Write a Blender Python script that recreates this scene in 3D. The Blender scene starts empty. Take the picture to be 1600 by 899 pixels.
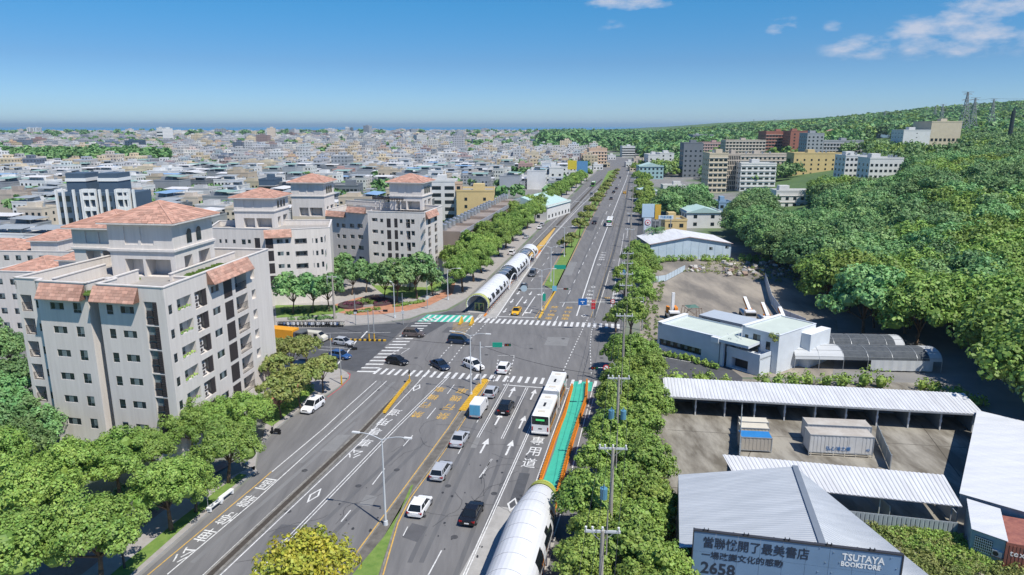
import bpy, math, random
import numpy as np
from mathutils import Vector, Matrix
random.seed(7); RS=np.random.RandomState(7)
R=math.radians
S=bpy.context.scene
C=bpy.context.collection
# ---------- camera (pixel helpers below use the same numbers, in 1600x899 pixels of the photograph)
F=1080.0; CX=800.0; CY=449.5; PIT=math.atan(252.5/1080); H=42.0
cam=bpy.data.objects.new('camera',bpy.data.cameras.new('camera')); C.objects.link(cam)
cam.location=(0,0,H); cam.rotation_euler=(R(90)-PIT,0,0)
cam.data.sensor_width=36; cam.data.lens=36*F/1600; cam.data.clip_start=1; cam.data.clip_end=200000
S.camera=cam
# ---------- world
SUN_EL=R(58); SUN_AZ=R(136)     # azimuth clockwise from +Y: sun to the right and a little behind the camera
w=bpy.data.worlds.new('World'); S.world=w; w.use_nodes=True
nt=w.node_tree; nt.nodes.clear(); N=nt.nodes.new; LK=nt.links.new
out=N('ShaderNodeOutputWorld'); bg=N('ShaderNodeBackground'); sky=N('ShaderNodeTexSky')
sky.sky_type='NISHITA'; sky.sun_disc=False; sky.sun_elevation=SUN_EL; sky.sun_rotation=SUN_AZ
sky.air_density=0.9; sky.dust_density=0.1; sky.ozone_density=4.0; sky.altitude=200
bg.inputs[1].default_value=0.115
tc=N('ShaderNodeTexCoord')
hs=N('ShaderNodeHueSaturation'); hs.inputs['Saturation'].default_value=1.2; hs.inputs['Value'].default_value=1.0
LK(sky.outputs[0],hs.inputs['Color'])
mt=N('ShaderNodeMix'); mt.data_type='RGBA'; mt.blend_type='MULTIPLY'; mt.inputs[0].default_value=1; LK(hs.outputs[0],mt.inputs[6])
def M(op,a,b=None,c=None,clamp=False):
    n=N('ShaderNodeMath'); n.operation=op; n.use_clamp=clamp
    for i,x in enumerate((a,b,c)):
        if x is None: continue
        if isinstance(x,(int,float)): n.inputs[i].default_value=x
        else: LK(x,n.inputs[i])
    return n.outputs[0]
sx=N('ShaderNodeSeparateXYZ'); LK(tc.outputs['Generated'],sx.inputs[0])
az=M('ARCTAN2',sx.outputs[0],sx.outputs[1]); el=M('ARCSINE',sx.outputs[2])
rp=N('ShaderNodeMapRange'); rp.inputs[1].default_value=0.0; rp.inputs[2].default_value=.32; LK(el,rp.inputs[0])
tn=N('ShaderNodeValToRGB'); LK(rp.outputs[0],tn.inputs[0]); e0=tn.color_ramp.elements; e0[0].color=(.46,.61,.88,1); e0[1].color=(.38,.70,.88,1)
for ps_,c_ in ((.26,(.385,.53,.70,1)),(.5,(.31,.65,.77,1))): e1=e0.new(ps_); e1.color=c_
LK(tn.outputs[0],mt.inputs[7])
cmb=N('ShaderNodeCombineXYZ'); LK(M('MULTIPLY',az,9),cmb.inputs[0]); LK(M('MULTIPLY',el,22),cmb.inputs[1])
no=N('ShaderNodeTexNoise'); no.inputs['Scale'].default_value=2.6; no.inputs['Detail'].default_value=9; no.inputs['Roughness'].default_value=.6
LK(cmb.outputs[0],no.inputs['Vector'])
# clouds: (azimuth, elevation, half-width, half-height, strength)
CLD=[]
for px,py,wx,wy,st in [(1490,52,95,34,1.0),(1550,12,80,22,.75),(1345,76,62,18,.8),(1222,42,30,15,.7),(1303,42,18,9,.5),(1255,95,22,9,.25),(985,4,80,13,.95),(955,40,26,9,.35),(70,182,40,10,.16),(1600,30,60,40,.5)]:
    dx=(px-CX)/F; dy=-(py-CY)/F
    d=Vector((dx,math.cos(PIT)+dy*math.sin(PIT),-math.sin(PIT)+dy*math.cos(PIT))).normalized()
    CLD.append((math.atan2(d.x,d.y),math.asin(d.z),wx/1250,wy/1050,min(1,st*1.05)))
# the same scattered clouds carry on round the rest of the sky
for k in range(16):
    CLD.append((R(62+k*17.5),R(6+random.random()*22),.07+random.random()*.08,.02+random.random()*.03,.7))
tot=None
for a,e,wa,we,st in CLD:
    q=M('POWER',M('MULTIPLY',M('SUBTRACT',az,a if a<math.pi else a-2*math.pi),1/wa),2)
    p=M('POWER',M('MULTIPLY',M('SUBTRACT',el,e),1/we),2)
    g=M('MULTIPLY',M('SUBTRACT',1.25,M('ADD',p,q),clamp=True),st)
    tot=g if tot is None else M('MAXIMUM',tot,g)
cl=M('MULTIPLY',M('SUBTRACT',M('ADD',M('MULTIPLY',tot,.62),M('MULTIPLY',no.outputs[0],2.2)),1.32),1.5,clamp=True)
cl=M('MULTIPLY',M('MULTIPLY',cl,M('MULTIPLY',tot,1.6,clamp=True)),.74)
mx=N('ShaderNodeMix'); mx.data_type='RGBA'; LK(cl,mx.inputs[0]); LK(mt.outputs[2],mx.inputs[6]); mx.inputs[7].default_value=(4.6,4.7,5.3,1)
LK(mx.outputs[2],bg.inputs[0]); LK(bg.outputs[0],out.inputs[0])
sun=bpy.data.objects.new('sun',bpy.data.lights.new('sun','SUN')); C.objects.link(sun)
sun.data.energy=4.3; sun.data.angle=R(.55); sun.data.color=(1,.95,.87)
sd=Vector((math.sin(SUN_AZ)*math.cos(SUN_EL),math.cos(SUN_AZ)*math.cos(SUN_EL),math.sin(SUN_EL)))
sun.rotation_euler=(-sd).to_track_quat('-Z','Y').to_euler()
S.view_settings.view_transform='Standard'; S.view_settings.look='None'; S.view_settings.gamma=1; S.view_settings.exposure=0.35
S.render.engine='CYCLES'; S.cycles.max_bounces=5; S.cycles.diffuse_bounces=2; S.cycles.glossy_bounces=2; S.cycles.transparent_max_bounces=4; S.cycles.volume_bounces=0
S.cycles.volume_step_rate=10; S.cycles.use_denoising=True

# ---------- helpers
def G(x,y,z=0.0):
    dx=(x-CX)/F; dy=-(y-CY)/F
    dz=-math.sin(PIT)+dy*math.cos(PIT); t=(z-H)/dz
    return Vector((dx*t,(math.cos(PIT)+dy*math.sin(PIT))*t,z))
def AT(x,y,D):        # point seen at a pixel, D metres straight ahead
    dx=(x-CX)/F; dy=-(y-CY)/F
    fy=math.cos(PIT)+dy*math.sin(PIT); t=D/fy
    return Vector((dx*t,D,H+t*(-math.sin(PIT)+dy*math.cos(PIT))))
def PX(p):
    z=p[2]-H; dep=p[1]*math.cos(PIT)-z*math.sin(PIT); up=p[1]*math.sin(PIT)+z*math.cos(PIT)
    if dep<.1: return (-9999,9999)
    return CX+F*p[0]/dep, CY-F*up/dep
MATS={}
def mat(name,col,rough=.8,var=.12,scale=1.0,metal=0.0,bump=0.0,obrand=0.0,col2=None,trans=0.0,island=0.0,det=5,emit=None,stretch=None,wgt=.5,con=.2):
    if name in MATS: return MATS[name]
    m=bpy.data.materials.new(name); m.use_nodes=True; t=m.node_tree; b=t.nodes['Principled BSDF']
    def n(x): return t.nodes.new('ShaderNode'+x)
    b.inputs['Roughness'].default_value=rough; b.inputs['Metallic'].default_value=metal
    if var or col2 or obrand or island:
        geo=n('NewGeometry'); nz=n('TexNoise'); nz.inputs['Scale'].default_value=scale; nz.inputs['Detail'].default_value=det; nz.inputs['Roughness'].default_value=.65
        if stretch:
            mp=n('Mapping'); zs_=stretch[3] if len(stretch)>3 else 1; mp.inputs['Rotation'].default_value=(0,0,stretch[0]); mp.inputs['Scale'].default_value=(stretch[1],stretch[2],zs_)
            t.links.new(geo.outputs['Position'],mp.inputs[0]); t.links.new(mp.outputs[0],nz.inputs['Vector'])
        else: t.links.new(geo.outputs['Position'],nz.inputs['Vector'])
        mr=n('MapRange'); mr.inputs[1].default_value=wgt-con; mr.inputs[2].default_value=wgt+con
        t.links.new(nz.outputs[0],mr.inputs[0])
        mxn=n('Mix'); mxn.data_type='RGBA'
        c2=col2 or tuple(min(1,c*(1+var)) for c in col); c1=col if col2 else tuple(c*(1-var) for c in col)
        mxn.inputs[6].default_value=(*c1,1); mxn.inputs[7].default_value=(*c2,1); t.links.new(mr.outputs[0],mxn.inputs[0])
        o=mxn.outputs[2]
        for amt,src in ((obrand,'ob'),(island,'is')):
            if not amt: continue
            if src=='ob': q=n('ObjectInfo').outputs['Random']
            else: q=geo.outputs['Random Per Island']
            h=n('HueSaturation'); r=n('MapRange'); r.inputs[3].default_value=1-amt; r.inputs[4].default_value=1+amt
            t.links.new(q,r.inputs[0]); t.links.new(r.outputs[0],h.inputs['Value'])
            r2=n('MapRange'); r2.inputs[3].default_value=.5-amt*.06; r2.inputs[4].default_value=.5+amt*.04
            mu=n('Math'); mu.operation='FRACT'; m3=n('Math'); m3.operation='MULTIPLY'; m3.inputs[1].default_value=7.13
            t.links.new(q,m3.inputs[0]); t.links.new(m3.outputs[0],mu.inputs[0]); t.links.new(mu.outputs[0],r2.inputs[0]); t.links.new(r2.outputs[0],h.inputs['Hue'])
            t.links.new(o,h.inputs['Color']); o=h.outputs[0]
        t.links.new(o,b.inputs['Base Color'])
        if bump:
            nb=n('TexNoise'); nb.inputs['Scale'].default_value=scale*6; nb.inputs['Detail'].default_value=4
            t.links.new(geo.outputs['Position'],nb.inputs['Vector'])
            bn=n('Bump'); bn.inputs['Strength'].default_value=bump; bn.inputs['Distance'].default_value=.05; t.links.new(nb.outputs[0],bn.inputs['Height']); t.links.new(bn.outputs[0],b.inputs['Normal'])
        if trans:
            tr=n('BsdfTranslucent'); ms=n('MixShader'); ms.inputs[0].default_value=trans
            t.links.new(o,tr.inputs[0]); t.links.new(b.outputs[0],ms.inputs[1]); t.links.new(tr.outputs[0],ms.inputs[2])
            t.links.new(ms.outputs[0],t.nodes['Material Output'].inputs[0])
    else: b.inputs['Base Color'].default_value=(*col,1)
    if emit:
        b.inputs['Emission Color'].default_value=(*emit,1); b.inputs['Emission Strength'].default_value=1
    MATS[name]=m; return m
class MB:
    def __init__(s,Mx=None): s.v=[]; s.f=[]; s.mi=[]; s.M=Mx
    def add(s,vs,fs,m=0):
        k=len(s.v)
        for p in vs:
            p=Vector(p) if len(p)==3 else Vector((p[0],p[1],0))
            s.v.append(tuple(s.M@p) if s.M else tuple(p))
        for f in fs: s.f.append([k+i for i in f]); s.mi.append(m)
        return s
    def box(s,x0,x1,y0,y1,z0,z1,m=0,top=None):
        s.add([(x0,y0,z0),(x1,y0,z0),(x1,y1,z0),(x0,y1,z0),(x0,y0,z1),(x1,y0,z1),(x1,y1,z1),(x0,y1,z1)],[(0,3,2,1),(4,5,6,7),(0,1,5,4),(1,2,6,5),(2,3,7,6),(3,0,4,7)],m)
        if top is not None: s.mi[-5]=top
        return s
    def prism(s,pts,z0,z1,m=0,top=None,bottom=True):
        n=len(pts); a=sum(pts[i][0]*pts[(i+1)%n][1]-pts[(i+1)%n][0]*pts[i][1] for i in range(n))
        if a<0: pts=list(pts)[::-1]
        f=[tuple(range(n,2*n))]+[(i,(i+1)%n,n+(i+1)%n,n+i) for i in range(n)]
        if bottom: f.append(tuple(range(n))[::-1])
        s.add([(p[0],p[1],z0) for p in pts]+[(p[0],p[1],z1) for p in pts],f,m)
        if top is not None: s.mi[-len(f)]=top
        return s
    def sheet(s,pts,z,m=0):
        n=len(pts); a=sum(pts[i][0]*pts[(i+1)%n][1]-pts[(i+1)%n][0]*pts[i][1] for i in range(n))
        if a<0: pts=list(pts)[::-1]
        return s.add([(p[0],p[1],z) for p in pts],[tuple(range(n))],m)
    def cyl(s,p0,p1,r0,r1=None,n=8,m=0,cap=True):
        r1=r0 if r1 is None else r1; p0=Vector(p0); p1=Vector(p1); d=(p1-p0).normalized()
        u=d.orthogonal().normalized(); v=d.cross(u); vs=[]
        for p,r in ((p0,r0),(p1,r1)):
            for i in range(n):
                a=2*math.pi*i/n; vs.append(p+(u*math.cos(a)+v*math.sin(a))*r)
        f=[(i,(i+1)%n,n+(i+1)%n,n+i) for i in range(n)]
        if cap: f+=[tuple(range(n))[::-1],tuple(range(n,2*n))]
        return s.add(vs,f,m)
    def tube(s,pts,r,n=6,m=0):
        for a,b in zip(pts,pts[1:]): s.cyl(a,b,r,r,n,m)
        return s
    def build(s,name,mats,parent=None,kind=None,smooth=False):
        me=bpy.data.meshes.new(name); me.from_pydata(s.v,[],s.f)
        if not isinstance(mats,(list,tuple)): mats=[mats]
        for m in mats: me.materials.append(m)
        if len(mats)>1: me.polygons.foreach_set('material_index',s.mi)
        if smooth: me.polygons.foreach_set('use_smooth',[True]*len(s.f))
        me.update()
        return link(name,me,parent,kind)
def link(name,me,parent=None,kind=None):
    o=bpy.data.objects.new(name,me); C.objects.link(o)
    if parent is not None: o.parent=parent
    if kind: o['kind']=kind
    return o
def tag(o,label,cat,group=None):
    o['label']=label; o['category']=cat
    if group: o['group']=group
    return o
def thing(name,label,cat,loc=(0,0,0),rz=0,group=None,scale=1):
    o=bpy.data.objects.new(name,None); C.objects.link(o); o.location=loc; o.rotation_euler=(0,0,rz); o.scale=(scale,)*3 if not isinstance(scale,tuple) else scale
    o.empty_display_size=.5
    return tag(o,label,cat,group)
KIDS={}
def kids(o):
    return [c for c in o.children]
def dup(root,loc,rz,label,group=None,scale=1):
    r=root.copy(); C.objects.link(r); r.location=loc; r.rotation_euler=(0,0,rz); r.scale=(scale,)*3 if not isinstance(scale,tuple) else scale
    r['label']=label
    if group: r['group']=group
    ks=KIDS.get(root.name)
    if ks is None: ks=KIDS[root.name]=[(c,list(c.children)) for c in root.children]
    for c,gs in ks:
        d=c.copy(); C.objects.link(d); d.parent=r
        for g in gs:
            e=g.copy(); C.objects.link(e); e.parent=d
    return r
def npmesh(name,V,Q,mats,mi=None,colors=None,smooth=False):
    me=bpy.data.meshes.new(name); V=np.asarray(V,np.float32); Q=np.asarray(Q,np.int32); nq,k=Q.shape
    me.vertices.add(len(V)); me.vertices.foreach_set('co',V.ravel())
    me.loops.add(nq*k); me.loops.foreach_set('vertex_index',Q.ravel())
    me.polygons.add(nq); me.polygons.foreach_set('loop_start',np.arange(0,nq*k,k,dtype=np.int32))
    for m in (mats if isinstance(mats,(list,tuple)) else [mats]): me.materials.append(m)
    if mi is not None: me.polygons.foreach_set('material_index',np.asarray(mi,np.int32))
    me.polygons.foreach_set('use_smooth',np.full(nq,bool(smooth)))
    if colors is not None:
        at=me.color_attributes.new('Col','FLOAT_COLOR','CORNER')
        at.data.foreach_set('color',np.repeat(np.asarray(colors,np.float32),k,axis=0).ravel())
    me.update(calc_edges=True); me.validate(); return me
# hill on the right and the far ridge
RIDGE=[(-9,0),(.04,0),(.12,14),(.2,26),(.28,46),(.36,56),(.45,66),(.55,80),(.62,92),(.72,104),(.9,110),(1.3,110),(9,60)]
def sm(a,b,x): t=np.clip((x-a)/(b-a),0,1); return t*t*(3-2*t)
def hgt(X,Y):
    X=np.asarray(X,float); Y=np.asarray(Y,float)
    q=np.maximum(0,X-(84+.06*Y)-np.maximum(0,Y-240)*.1)
    near=31*(1-np.exp(-q/125))*sm(-40,90,Y)
    a=np.where(Y>1,X/np.maximum(Y,1),9.0)
    near=near*(.45+.55*sm(.3,.62,a))*(1-.6*sm(1400,2200,Y))
    D=np.hypot(X,Y)
    far=np.interp(a,[r[0] for r in RIDGE],[r[1] for r in RIDGE])*sm(900,3200,D)*(1-sm(4300,5600,D)*.0)
    far=far*np.where(Y>0,1,0)
    bump=(np.sin(X/37+Y/53)+np.sin(X/71-Y/29+1)+np.sin(X/190+2)*2)*.9*np.clip((near+far)/18,0,1)
    return near+far+bump
def gz(x,y): return float(hgt(x,y))
def HIT(px,py):       # point of the terrain seen at a pixel
    lo=None
    for D in np.geomspace(60,5500,420):
        p=AT(px,py,float(D))
        if p.z<=gz(p.x,p.y): return Vector((p.x,p.y,gz(p.x,p.y)))
    return G(px,py) if py>200 else AT(px,py,5000)
def ordn(k):
    if 10<k%100<14: return f'{k}th'
    return f'{k}'+{1:'st',2:'nd',3:'rd'}.get(k%10,'th')
# ---------- materials
asph=mat('asphalt',(.125,.123,.123),.9,.16,.35,bump=.25,col2=(.185,.181,.178),stretch=(R(-12),2.2,.25))
asphd=mat('dark_asphalt',(.075,.078,.085),.9,.2,.5,bump=.2)
conc=mat('concrete',(.36,.35,.33),.85,.15,.8,bump=.2)
concd=mat('weathered_kerb',(.2,.19,.17),.9,.35,1.5)
wpaint=mat('white_road_paint',(.42,.42,.41),.7,.16,2.5,col2=(.7,.7,.68),wgt=.45,con=.12,det=8)
ypaint=mat('yellow_road_paint',(.38,.27,.11),.7,.2,2.5,col2=(.62,.38,.08),wgt=.45,con=.12,det=8)
gpaint=mat('green_lane_paint',(.05,.42,.30),.6,.10,.8)
rpaint=mat('red_kerb_paint',(.5,.09,.1),.7,.15,2)
grass=mat('grass',(.10,.19,.03),.95,.3,1.2,bump=.5,col2=(.19,.27,.06))
soil=mat('soil',(.06,.05,.04),.95,.3,2)
brick=mat('brick_paving',(.25,.14,.11),.9,.25,1.2,col2=(.3,.22,.19))
paverg=mat('grey_paving',(.3,.27,.25),.9,.15,1.0,col2=(.36,.35,.33))
terra=mat('terracotta_paving',(.42,.2,.12),.85,.2,.6)
gravel=mat('gravel',(.16,.145,.125),.95,.3,.12,bump=.4,col2=(.33,.29,.235),stretch=(R(60),1,.3),con=.11,det=10)
yardm=mat('yard_concrete',(.13,.115,.09),.9,.3,.3,bump=.3,col2=(.31,.29,.245),stretch=(R(40),1,.3),con=.1,det=10)
white=mat('white_paint',(.78,.78,.76),.5,.05,2)
offw=mat('cream_render',(.60,.555,.51),.85,.05,1.1,col2=(.72,.67,.62),stretch=(0,1.6,1.6,.12),det=9)
offw2=mat('cream_render_trim',(.58,.54,.5),.8,.05,1.5,col2=(.74,.7,.66))
stone=mat('textured_stone',(.42,.38,.34),.9,.35,2.5,bump=.6)
glass=mat('window_glass',(.02,.03,.035),.12,.4,.7)
glass2=mat('window_glass_light',(.16,.2,.21),.15,.4,.7)
frame=mat('window_frame',(.68,.68,.67),.5,0)
dark=mat('dark_louvre',(.05,.04,.04),.6,.25,3)
dmetal=mat('dark_metal',(.04,.04,.045),.5,.1,2)
galv=mat('galvanised_steel',(.42,.44,.45),.45,.15,1.0,metal=.4)
polew=mat('pale_pole',(.55,.57,.58),.5,.05,1)
black=mat('black_plastic',(.012,.012,.013),.5,0)
tire=mat('tyre_rubber',(.015,.015,.016),.85,0)
rim=mat('wheel_rim',(.35,.35,.36),.35,0,metal=.6)
carglass=mat('car_glass',(.012,.016,.02),.06,0)
redl=mat('tail_lamp_red',(.35,.01,.01),.3,0)
headl=mat('headlamp_clear',(.6,.62,.65),.15,0)
amber=mat('orange_rubber',(.72,.24,.02),.6,.15,3)
yelm=mat('yellow_metal',(.6,.36,.03),.6,.2,2)
tank=mat('steel_tank',(.55,.57,.58),.3,.05,1,metal=.7)
skyb=mat('blue_metal',(.12,.3,.5),.55,.1,1)
wood=mat('bark',(.14,.095,.06),.95,.35,4,bump=.5)
leaf=mat('leaf_green',(.15,.29,.05),.6,.3,.45,trans=.25,island=.3,obrand=.14,col2=(.31,.46,.10))
leafd=mat('leaf_dark',(.10,.24,.085),.6,.3,.25,trans=.2,island=.3,obrand=.32,col2=(.23,.39,.13))
leafb=mat('leaf_bright',(.18,.32,.06),.6,.3,.3,trans=.25,island=.3,obrand=.2,col2=(.29,.41,.08))
leafy=mat('leaf_yellow',(.56,.49,.05),.6,.2,.6,trans=.3,island=.35,col2=(.32,.40,.06))
leafo=mat('leaf_olive',(.18,.27,.06),.6,.3,.6,trans=.25,island=.3,col2=(.32,.33,.1),obrand=.15)
tile_m=bpy.data.materials.new('terracotta_tile'); tile_m.use_nodes=True
def _tile():
    t=tile_m.node_tree; b=t.nodes['Principled BSDF']; b.inputs['Roughness'].default_value=.8
    g=t.nodes.new('ShaderNodeNewGeometry'); h=t.nodes.new('ShaderNodeHueSaturation'); r=t.nodes.new('ShaderNodeMapRange'); r.inputs[3].default_value=.72; r.inputs[4].default_value=1.25
    nz=t.nodes.new('ShaderNodeTexNoise'); nz.inputs['Scale'].default_value=.9
    mx=t.nodes.new('ShaderNodeMix'); mx.data_type='RGBA'; mx.inputs[6].default_value=(.42,.21,.15,1); mx.inputs[7].default_value=(.55,.35,.27,1)
    L=t.links.new; L(g.outputs['Position'],nz.inputs['Vector']); L(nz.outputs[0],mx.inputs[0]); L(g.outputs['Random Per Island'],r.inputs[0]); L(r.outputs[0],h.inputs['Value']); L(mx.outputs[2],h.inputs['Color']); L(h.outputs[0],b.inputs['Base Color'])
_tile(); MATS['terracotta_tile']=tile_m

# ---------- terrain, sea
def terrain():
    rs=np.concatenate([[0],np.geomspace(15,5600,150)]); na=360; az=np.linspace(0,2*math.pi,na,endpoint=False)
    RR,AA=np.meshgrid(rs,az,indexing='ij'); X=RR*np.sin(AA); Y=RR*np.cos(AA); Z=hgt(X,Y)
    land=1-sm(5250,5450,RR); Z=Z*1.0; Z=Z+(RR>5350)*-4*(Z<6)
    V=np.stack([X,Y,Z],-1).reshape(-1,3); i=np.arange(len(rs)-1)[:,None]*na; j=np.arange(na)[None]
    a=i+j; b=i+(j+1)%na; Q=np.stack([a,b,b+na,a+na],-1).reshape(-1,4)[:,::-1]
    g=bpy.data.materials.new('ground_cover'); g.use_nodes=True; t=g.node_tree; bs=t.nodes['Principled BSDF']; bs.inputs['Roughness'].default_value=.95
    ge=t.nodes.new('ShaderNodeNewGeometry'); L=t.links.new
    n1=t.nodes.new('ShaderNodeTexNoise'); n1.inputs['Scale'].default_value=.012; n1.inputs['Detail'].default_value=8; L(ge.outputs['Position'],n1.inputs['Vector'])
    n2=t.nodes.new('ShaderNodeTexNoise'); n2.inputs['Scale'].default_value=.2; n2.inputs['Detail'].default_value=6; L(ge.outputs['Position'],n2.inputs['Vector'])
    sxy=t.nodes.new('ShaderNodeSeparateXYZ'); L(ge.outputs['Position'],sxy.inputs[0])
    mr=t.nodes.new('ShaderNodeMapRange'); mr.inputs[1].default_value=.46; mr.inputs[2].default_value=.56; L(n1.outputs[0],mr.inputs[0])
    mz=t.nodes.new('ShaderNodeMapRange'); mz.inputs[1].default_value=.6; mz.inputs[2].default_value=2.5; L(sxy.outputs[2],mz.inputs[0])
    ma=t.nodes.new('ShaderNodeMath'); ma.operation='MAXIMUM'; L(mr.outputs[0],ma.inputs[0]); L(mz.outputs[0],ma.inputs[1])
    gg=t.nodes.new('ShaderNodeMix'); gg.data_type='RGBA'; gg.inputs[6].default_value=(.045,.10,.03,1); gg.inputs[7].default_value=(.12,.19,.06,1); L(n2.outputs[0],gg.inputs[0])
    cc=t.nodes.new('ShaderNodeMix'); cc.data_type='RGBA'; cc.inputs[6].default_value=(.12,.12,.12,1); cc.inputs[7].default_value=(.3,.29,.27,1); L(n2.outputs[0],cc.inputs[0])
    fm=t.nodes.new('ShaderNodeMix'); fm.data_type='RGBA'; L(ma.outputs[0],fm.inputs[0]); L(cc.outputs[2],fm.inputs[6]); L(gg.outputs[2],fm.inputs[7]); L(fm.outputs[2],bs.inputs['Base Color'])
    link('ground',npmesh('ground',V,Q,g,smooth=True),kind='structure')
terrain()
sea=MB(); n=96; sea.add([(0,0,-1.5)]+[(70000*math.sin(2*math.pi*i/n),70000*math.cos(2*math.pi*i/n),-1.5) for i in range(n)],[(0,(i+1)%n+1,i+1) for i in range(n)])
sea.build('sea',mat('sea_water',(.02,.20,.40),.5,.1,.0006),kind='structure')
# ---------- road, pavements, markings (outlines read off the photograph, laid on the ground)
def gp(pts): return [G(*p) for p in pts]
ROAD=[(70,1040),(222,899),(398,742),(407,698),(430,674),(470,642),(512,618),(534,604),(548,588.5),(543,582),(534,577),(519,574),(440,556),(-500,556),(-500,514),(440,514),(530,512),(600,506),(640,500),(662,492),(700,486),(732,468),(760,440),(815,388),(860,343),(910,290),(938,264),(962,240),(972,226),(984,218),(998,218),(1000,235),(985,262),(992,290),(998,340),(992,400),(984,465),(972,520),(962,560),(950,640),(930,780),(905,899),(885,1040)]
rd=MB().sheet(gp(ROAD),.04).build('road',asph,kind='structure')
def patch(pts,z,m,name,parent=None,kind=None):
    return MB().sheet(gp(pts),z).build(name,m,parent,kind)
patch([(440,556),(519,574),(560,582),(640,505),(600,506.5),(440,516)],.046,asphd,'road_patch',rd)
patch([(640,505),(700,487),(730,486),(655,530),(628,523)],.047,asphd,'road_patch',rd)
patch([(606,782.5),(640,745),(690,690)],.044,asph,'road_patch',rd)
patch([(600,700),(618,700),(640,676),(622,676)],.0445,asphd,'road_patch',rd) if 0 else None
# manhole covers, repair patches and cracks
mh=mat('manhole_iron',(.06,.06,.062),.7,.3,3); pt1=mat('repair_asphalt',(.095,.095,.1),.9,.15,.6); pt2=mat('pale_repair_asphalt',(.2,.2,.197),.9,.12,.6)
for x,y in [(560,760),(620,735),(476,736),(700,760),(772,772),(690,640),(650,560),(760,555),(830,545),(880,530),(560,700),(450,800),(590,610),(840,430),(905,420),(895,380),(710,840),(480,860),(940,560),(600,545)]:
    p=G(x,y); MB().cyl((p.x,p.y,.03),(p.x,p.y,.051),.38,.38,14).build('manhole_cover',mh,rd)
for k,q in enumerate([[(628,840),(644,818),(668,824),(652,848)],[(500,705),(523,706),(548,680),(528,680)],[(800,640),(812,641),(820,620),(808,620)],[(850,540),(886,541),(890,528),(856,527)],[(915,360),(927,361),(936,340),(926,339)],[(880,430),(893,431),(902,410),(890,410)],[(690,520),(706,521),(714,512),(700,511)],[(735,700),(744,701),(752,684),(744,683)],[(420,840),(452,842),(470,822),(440,820)],[(560,790),(580,792),(590,776),(572,774)]]): patch(q,.043+.0003*k,(pt1,pt2)[k%2],'road_repair',rd)
_r=random.Random(5)
for k in range(34):
    x,y=_r.choice([(500,830),(640,700),(730,780),(700,560),(860,540),(900,420),(560,740),(780,700),(620,600),(870,480)]); x+=_r.uniform(-40,40); y+=_r.uniform(-30,30); p=G(x,y); a=_r.uniform(0,6.28); mb=MB()
    for i in range(9):
        q=p+Vector((math.cos(a),math.sin(a),0))*_r.uniform(.5,1.3); d=(q-p).normalized(); n_=Vector((-d.y,d.x,0))*.025; mb.sheet([p-n_,q-n_,q+n_,p+n_],.0485+.0001*i); p=q; a+=_r.uniform(-.6,.6)
    mb.build('crack_seal',mat('tar_seal',(.04,.04,.042),.6,0),rd)
for k in range(70):
    x,y=_r.choice([(700,800),(650,830),(760,760),(720,860),(560,800),(800,690),(845,800),(770,640),(880,470),(810,480)]); p=G(x+_r.uniform(-35,35),y+_r.uniform(-40,40)); r_=_r.uniform(.06,.28); MB().sheet([(p.x+math.cos(t_*.9)*r_*_r.uniform(.6,1.2)*.7,p.y+math.sin(t_*.9)*r_*_r.uniform(.7,1.6)) for t_ in range(7)],.0495).build('oil_spot',MATS['tar_seal'],rd)
# darker and paler wheel tracks along the lanes
trk=mat('tyre_worn_asphalt',(.10,.10,.104),.85,.16,.35,col2=(.14,.14,.14),stretch=(R(-12),2.2,.2)); trp=mat('polished_asphalt',(.165,.164,.164),.85,.12,.35,col2=(.2,.2,.198),stretch=(R(-12),2.2,.2))
def track(ps,w_,m,z):
    q=gp(ps); mb=MB()
    for a,b in zip(q,q[1:]):
        d=(b-a).normalized(); n_=Vector((-d.y,d.x,0))*w_/2; mb.sheet([a-n_,b-n_,b+n_,a+n_],z)
    mb.build('tyre_track',m,rd)
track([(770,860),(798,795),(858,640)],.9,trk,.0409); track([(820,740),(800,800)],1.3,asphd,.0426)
for o in (0,18): track([(640+o,880),(700+o,748),(770+o*.7,610)],.5,trk,.0412+o*.00001); track([(700+o,930),(762+o,770),(812+o*.6,640)],.5,trk,.0415+o*.00001)
for k,ps in enumerate(([(470,724),(570,640),(616,597)],[(360,800),(512,678),(596,596)],[(300,880),(430,770),(556,660)])): track(ps,.55,trp,.0421+.0002*k)
for k,ps in enumerate(([(905,480),(960,330)],[(917,480),(966,330)],[(880,480),(945,330)],[(470,850),(640,690)],[(505,850),(665,690)])): track(ps,.55,trk,.0405+.0001*k)
# concrete bus pads at the stations
patch([(778,792),(804,795),(712,1040),(640,1040)],.047,conc,'bus_pad',rd)
patch([(744,498),(776,497),(846,396),(826,394)],.047,conc,'bus_pad',rd)
def strip(p0,p1,wd,z,m,name='lane_line',n=1,duty=1.0):
    """painted line from pixel to pixel, wd metres wide, n dashes"""
    a=G(*p0); b=G(*p1); d=(b-a); L=d.length; d.normalize(); nn=Vector((-d.y,d.x,0))*wd/2; mb=MB()
    for i in range(n):
        s=a+d*L*i/n; e=s+d*L/n*duty
        mb.sheet([s-nn,e-nn,e+nn,s+nn],z)
    return mb.build(name,m,rd)
def pline(ps,wd,m=None,z=.056,name='lane_line'):
    mb=MB(); q=gp(ps)
    for a,b in zip(q,q[1:]):
        d=(b-a).normalized(); nn=Vector((-d.y,d.x,0))*wd/2; e=d*wd*.3
        mb.sheet([a-nn-e,b-nn+e,b+nn+e,a+nn-e],z); z+=.0006
    return mb.build(name,m or wpaint,rd)
pline([(120,996),(234,897),(400,759),(424,738)],.14,ypaint)
pline([(262,898),(400,782),(550,646),(604,596)],.14)
pline([(425,738),(506,670),(532,646),(588,596)],.14)
pline([(250,962),(318,899),(564,671),(634,601)],.14)
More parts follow.
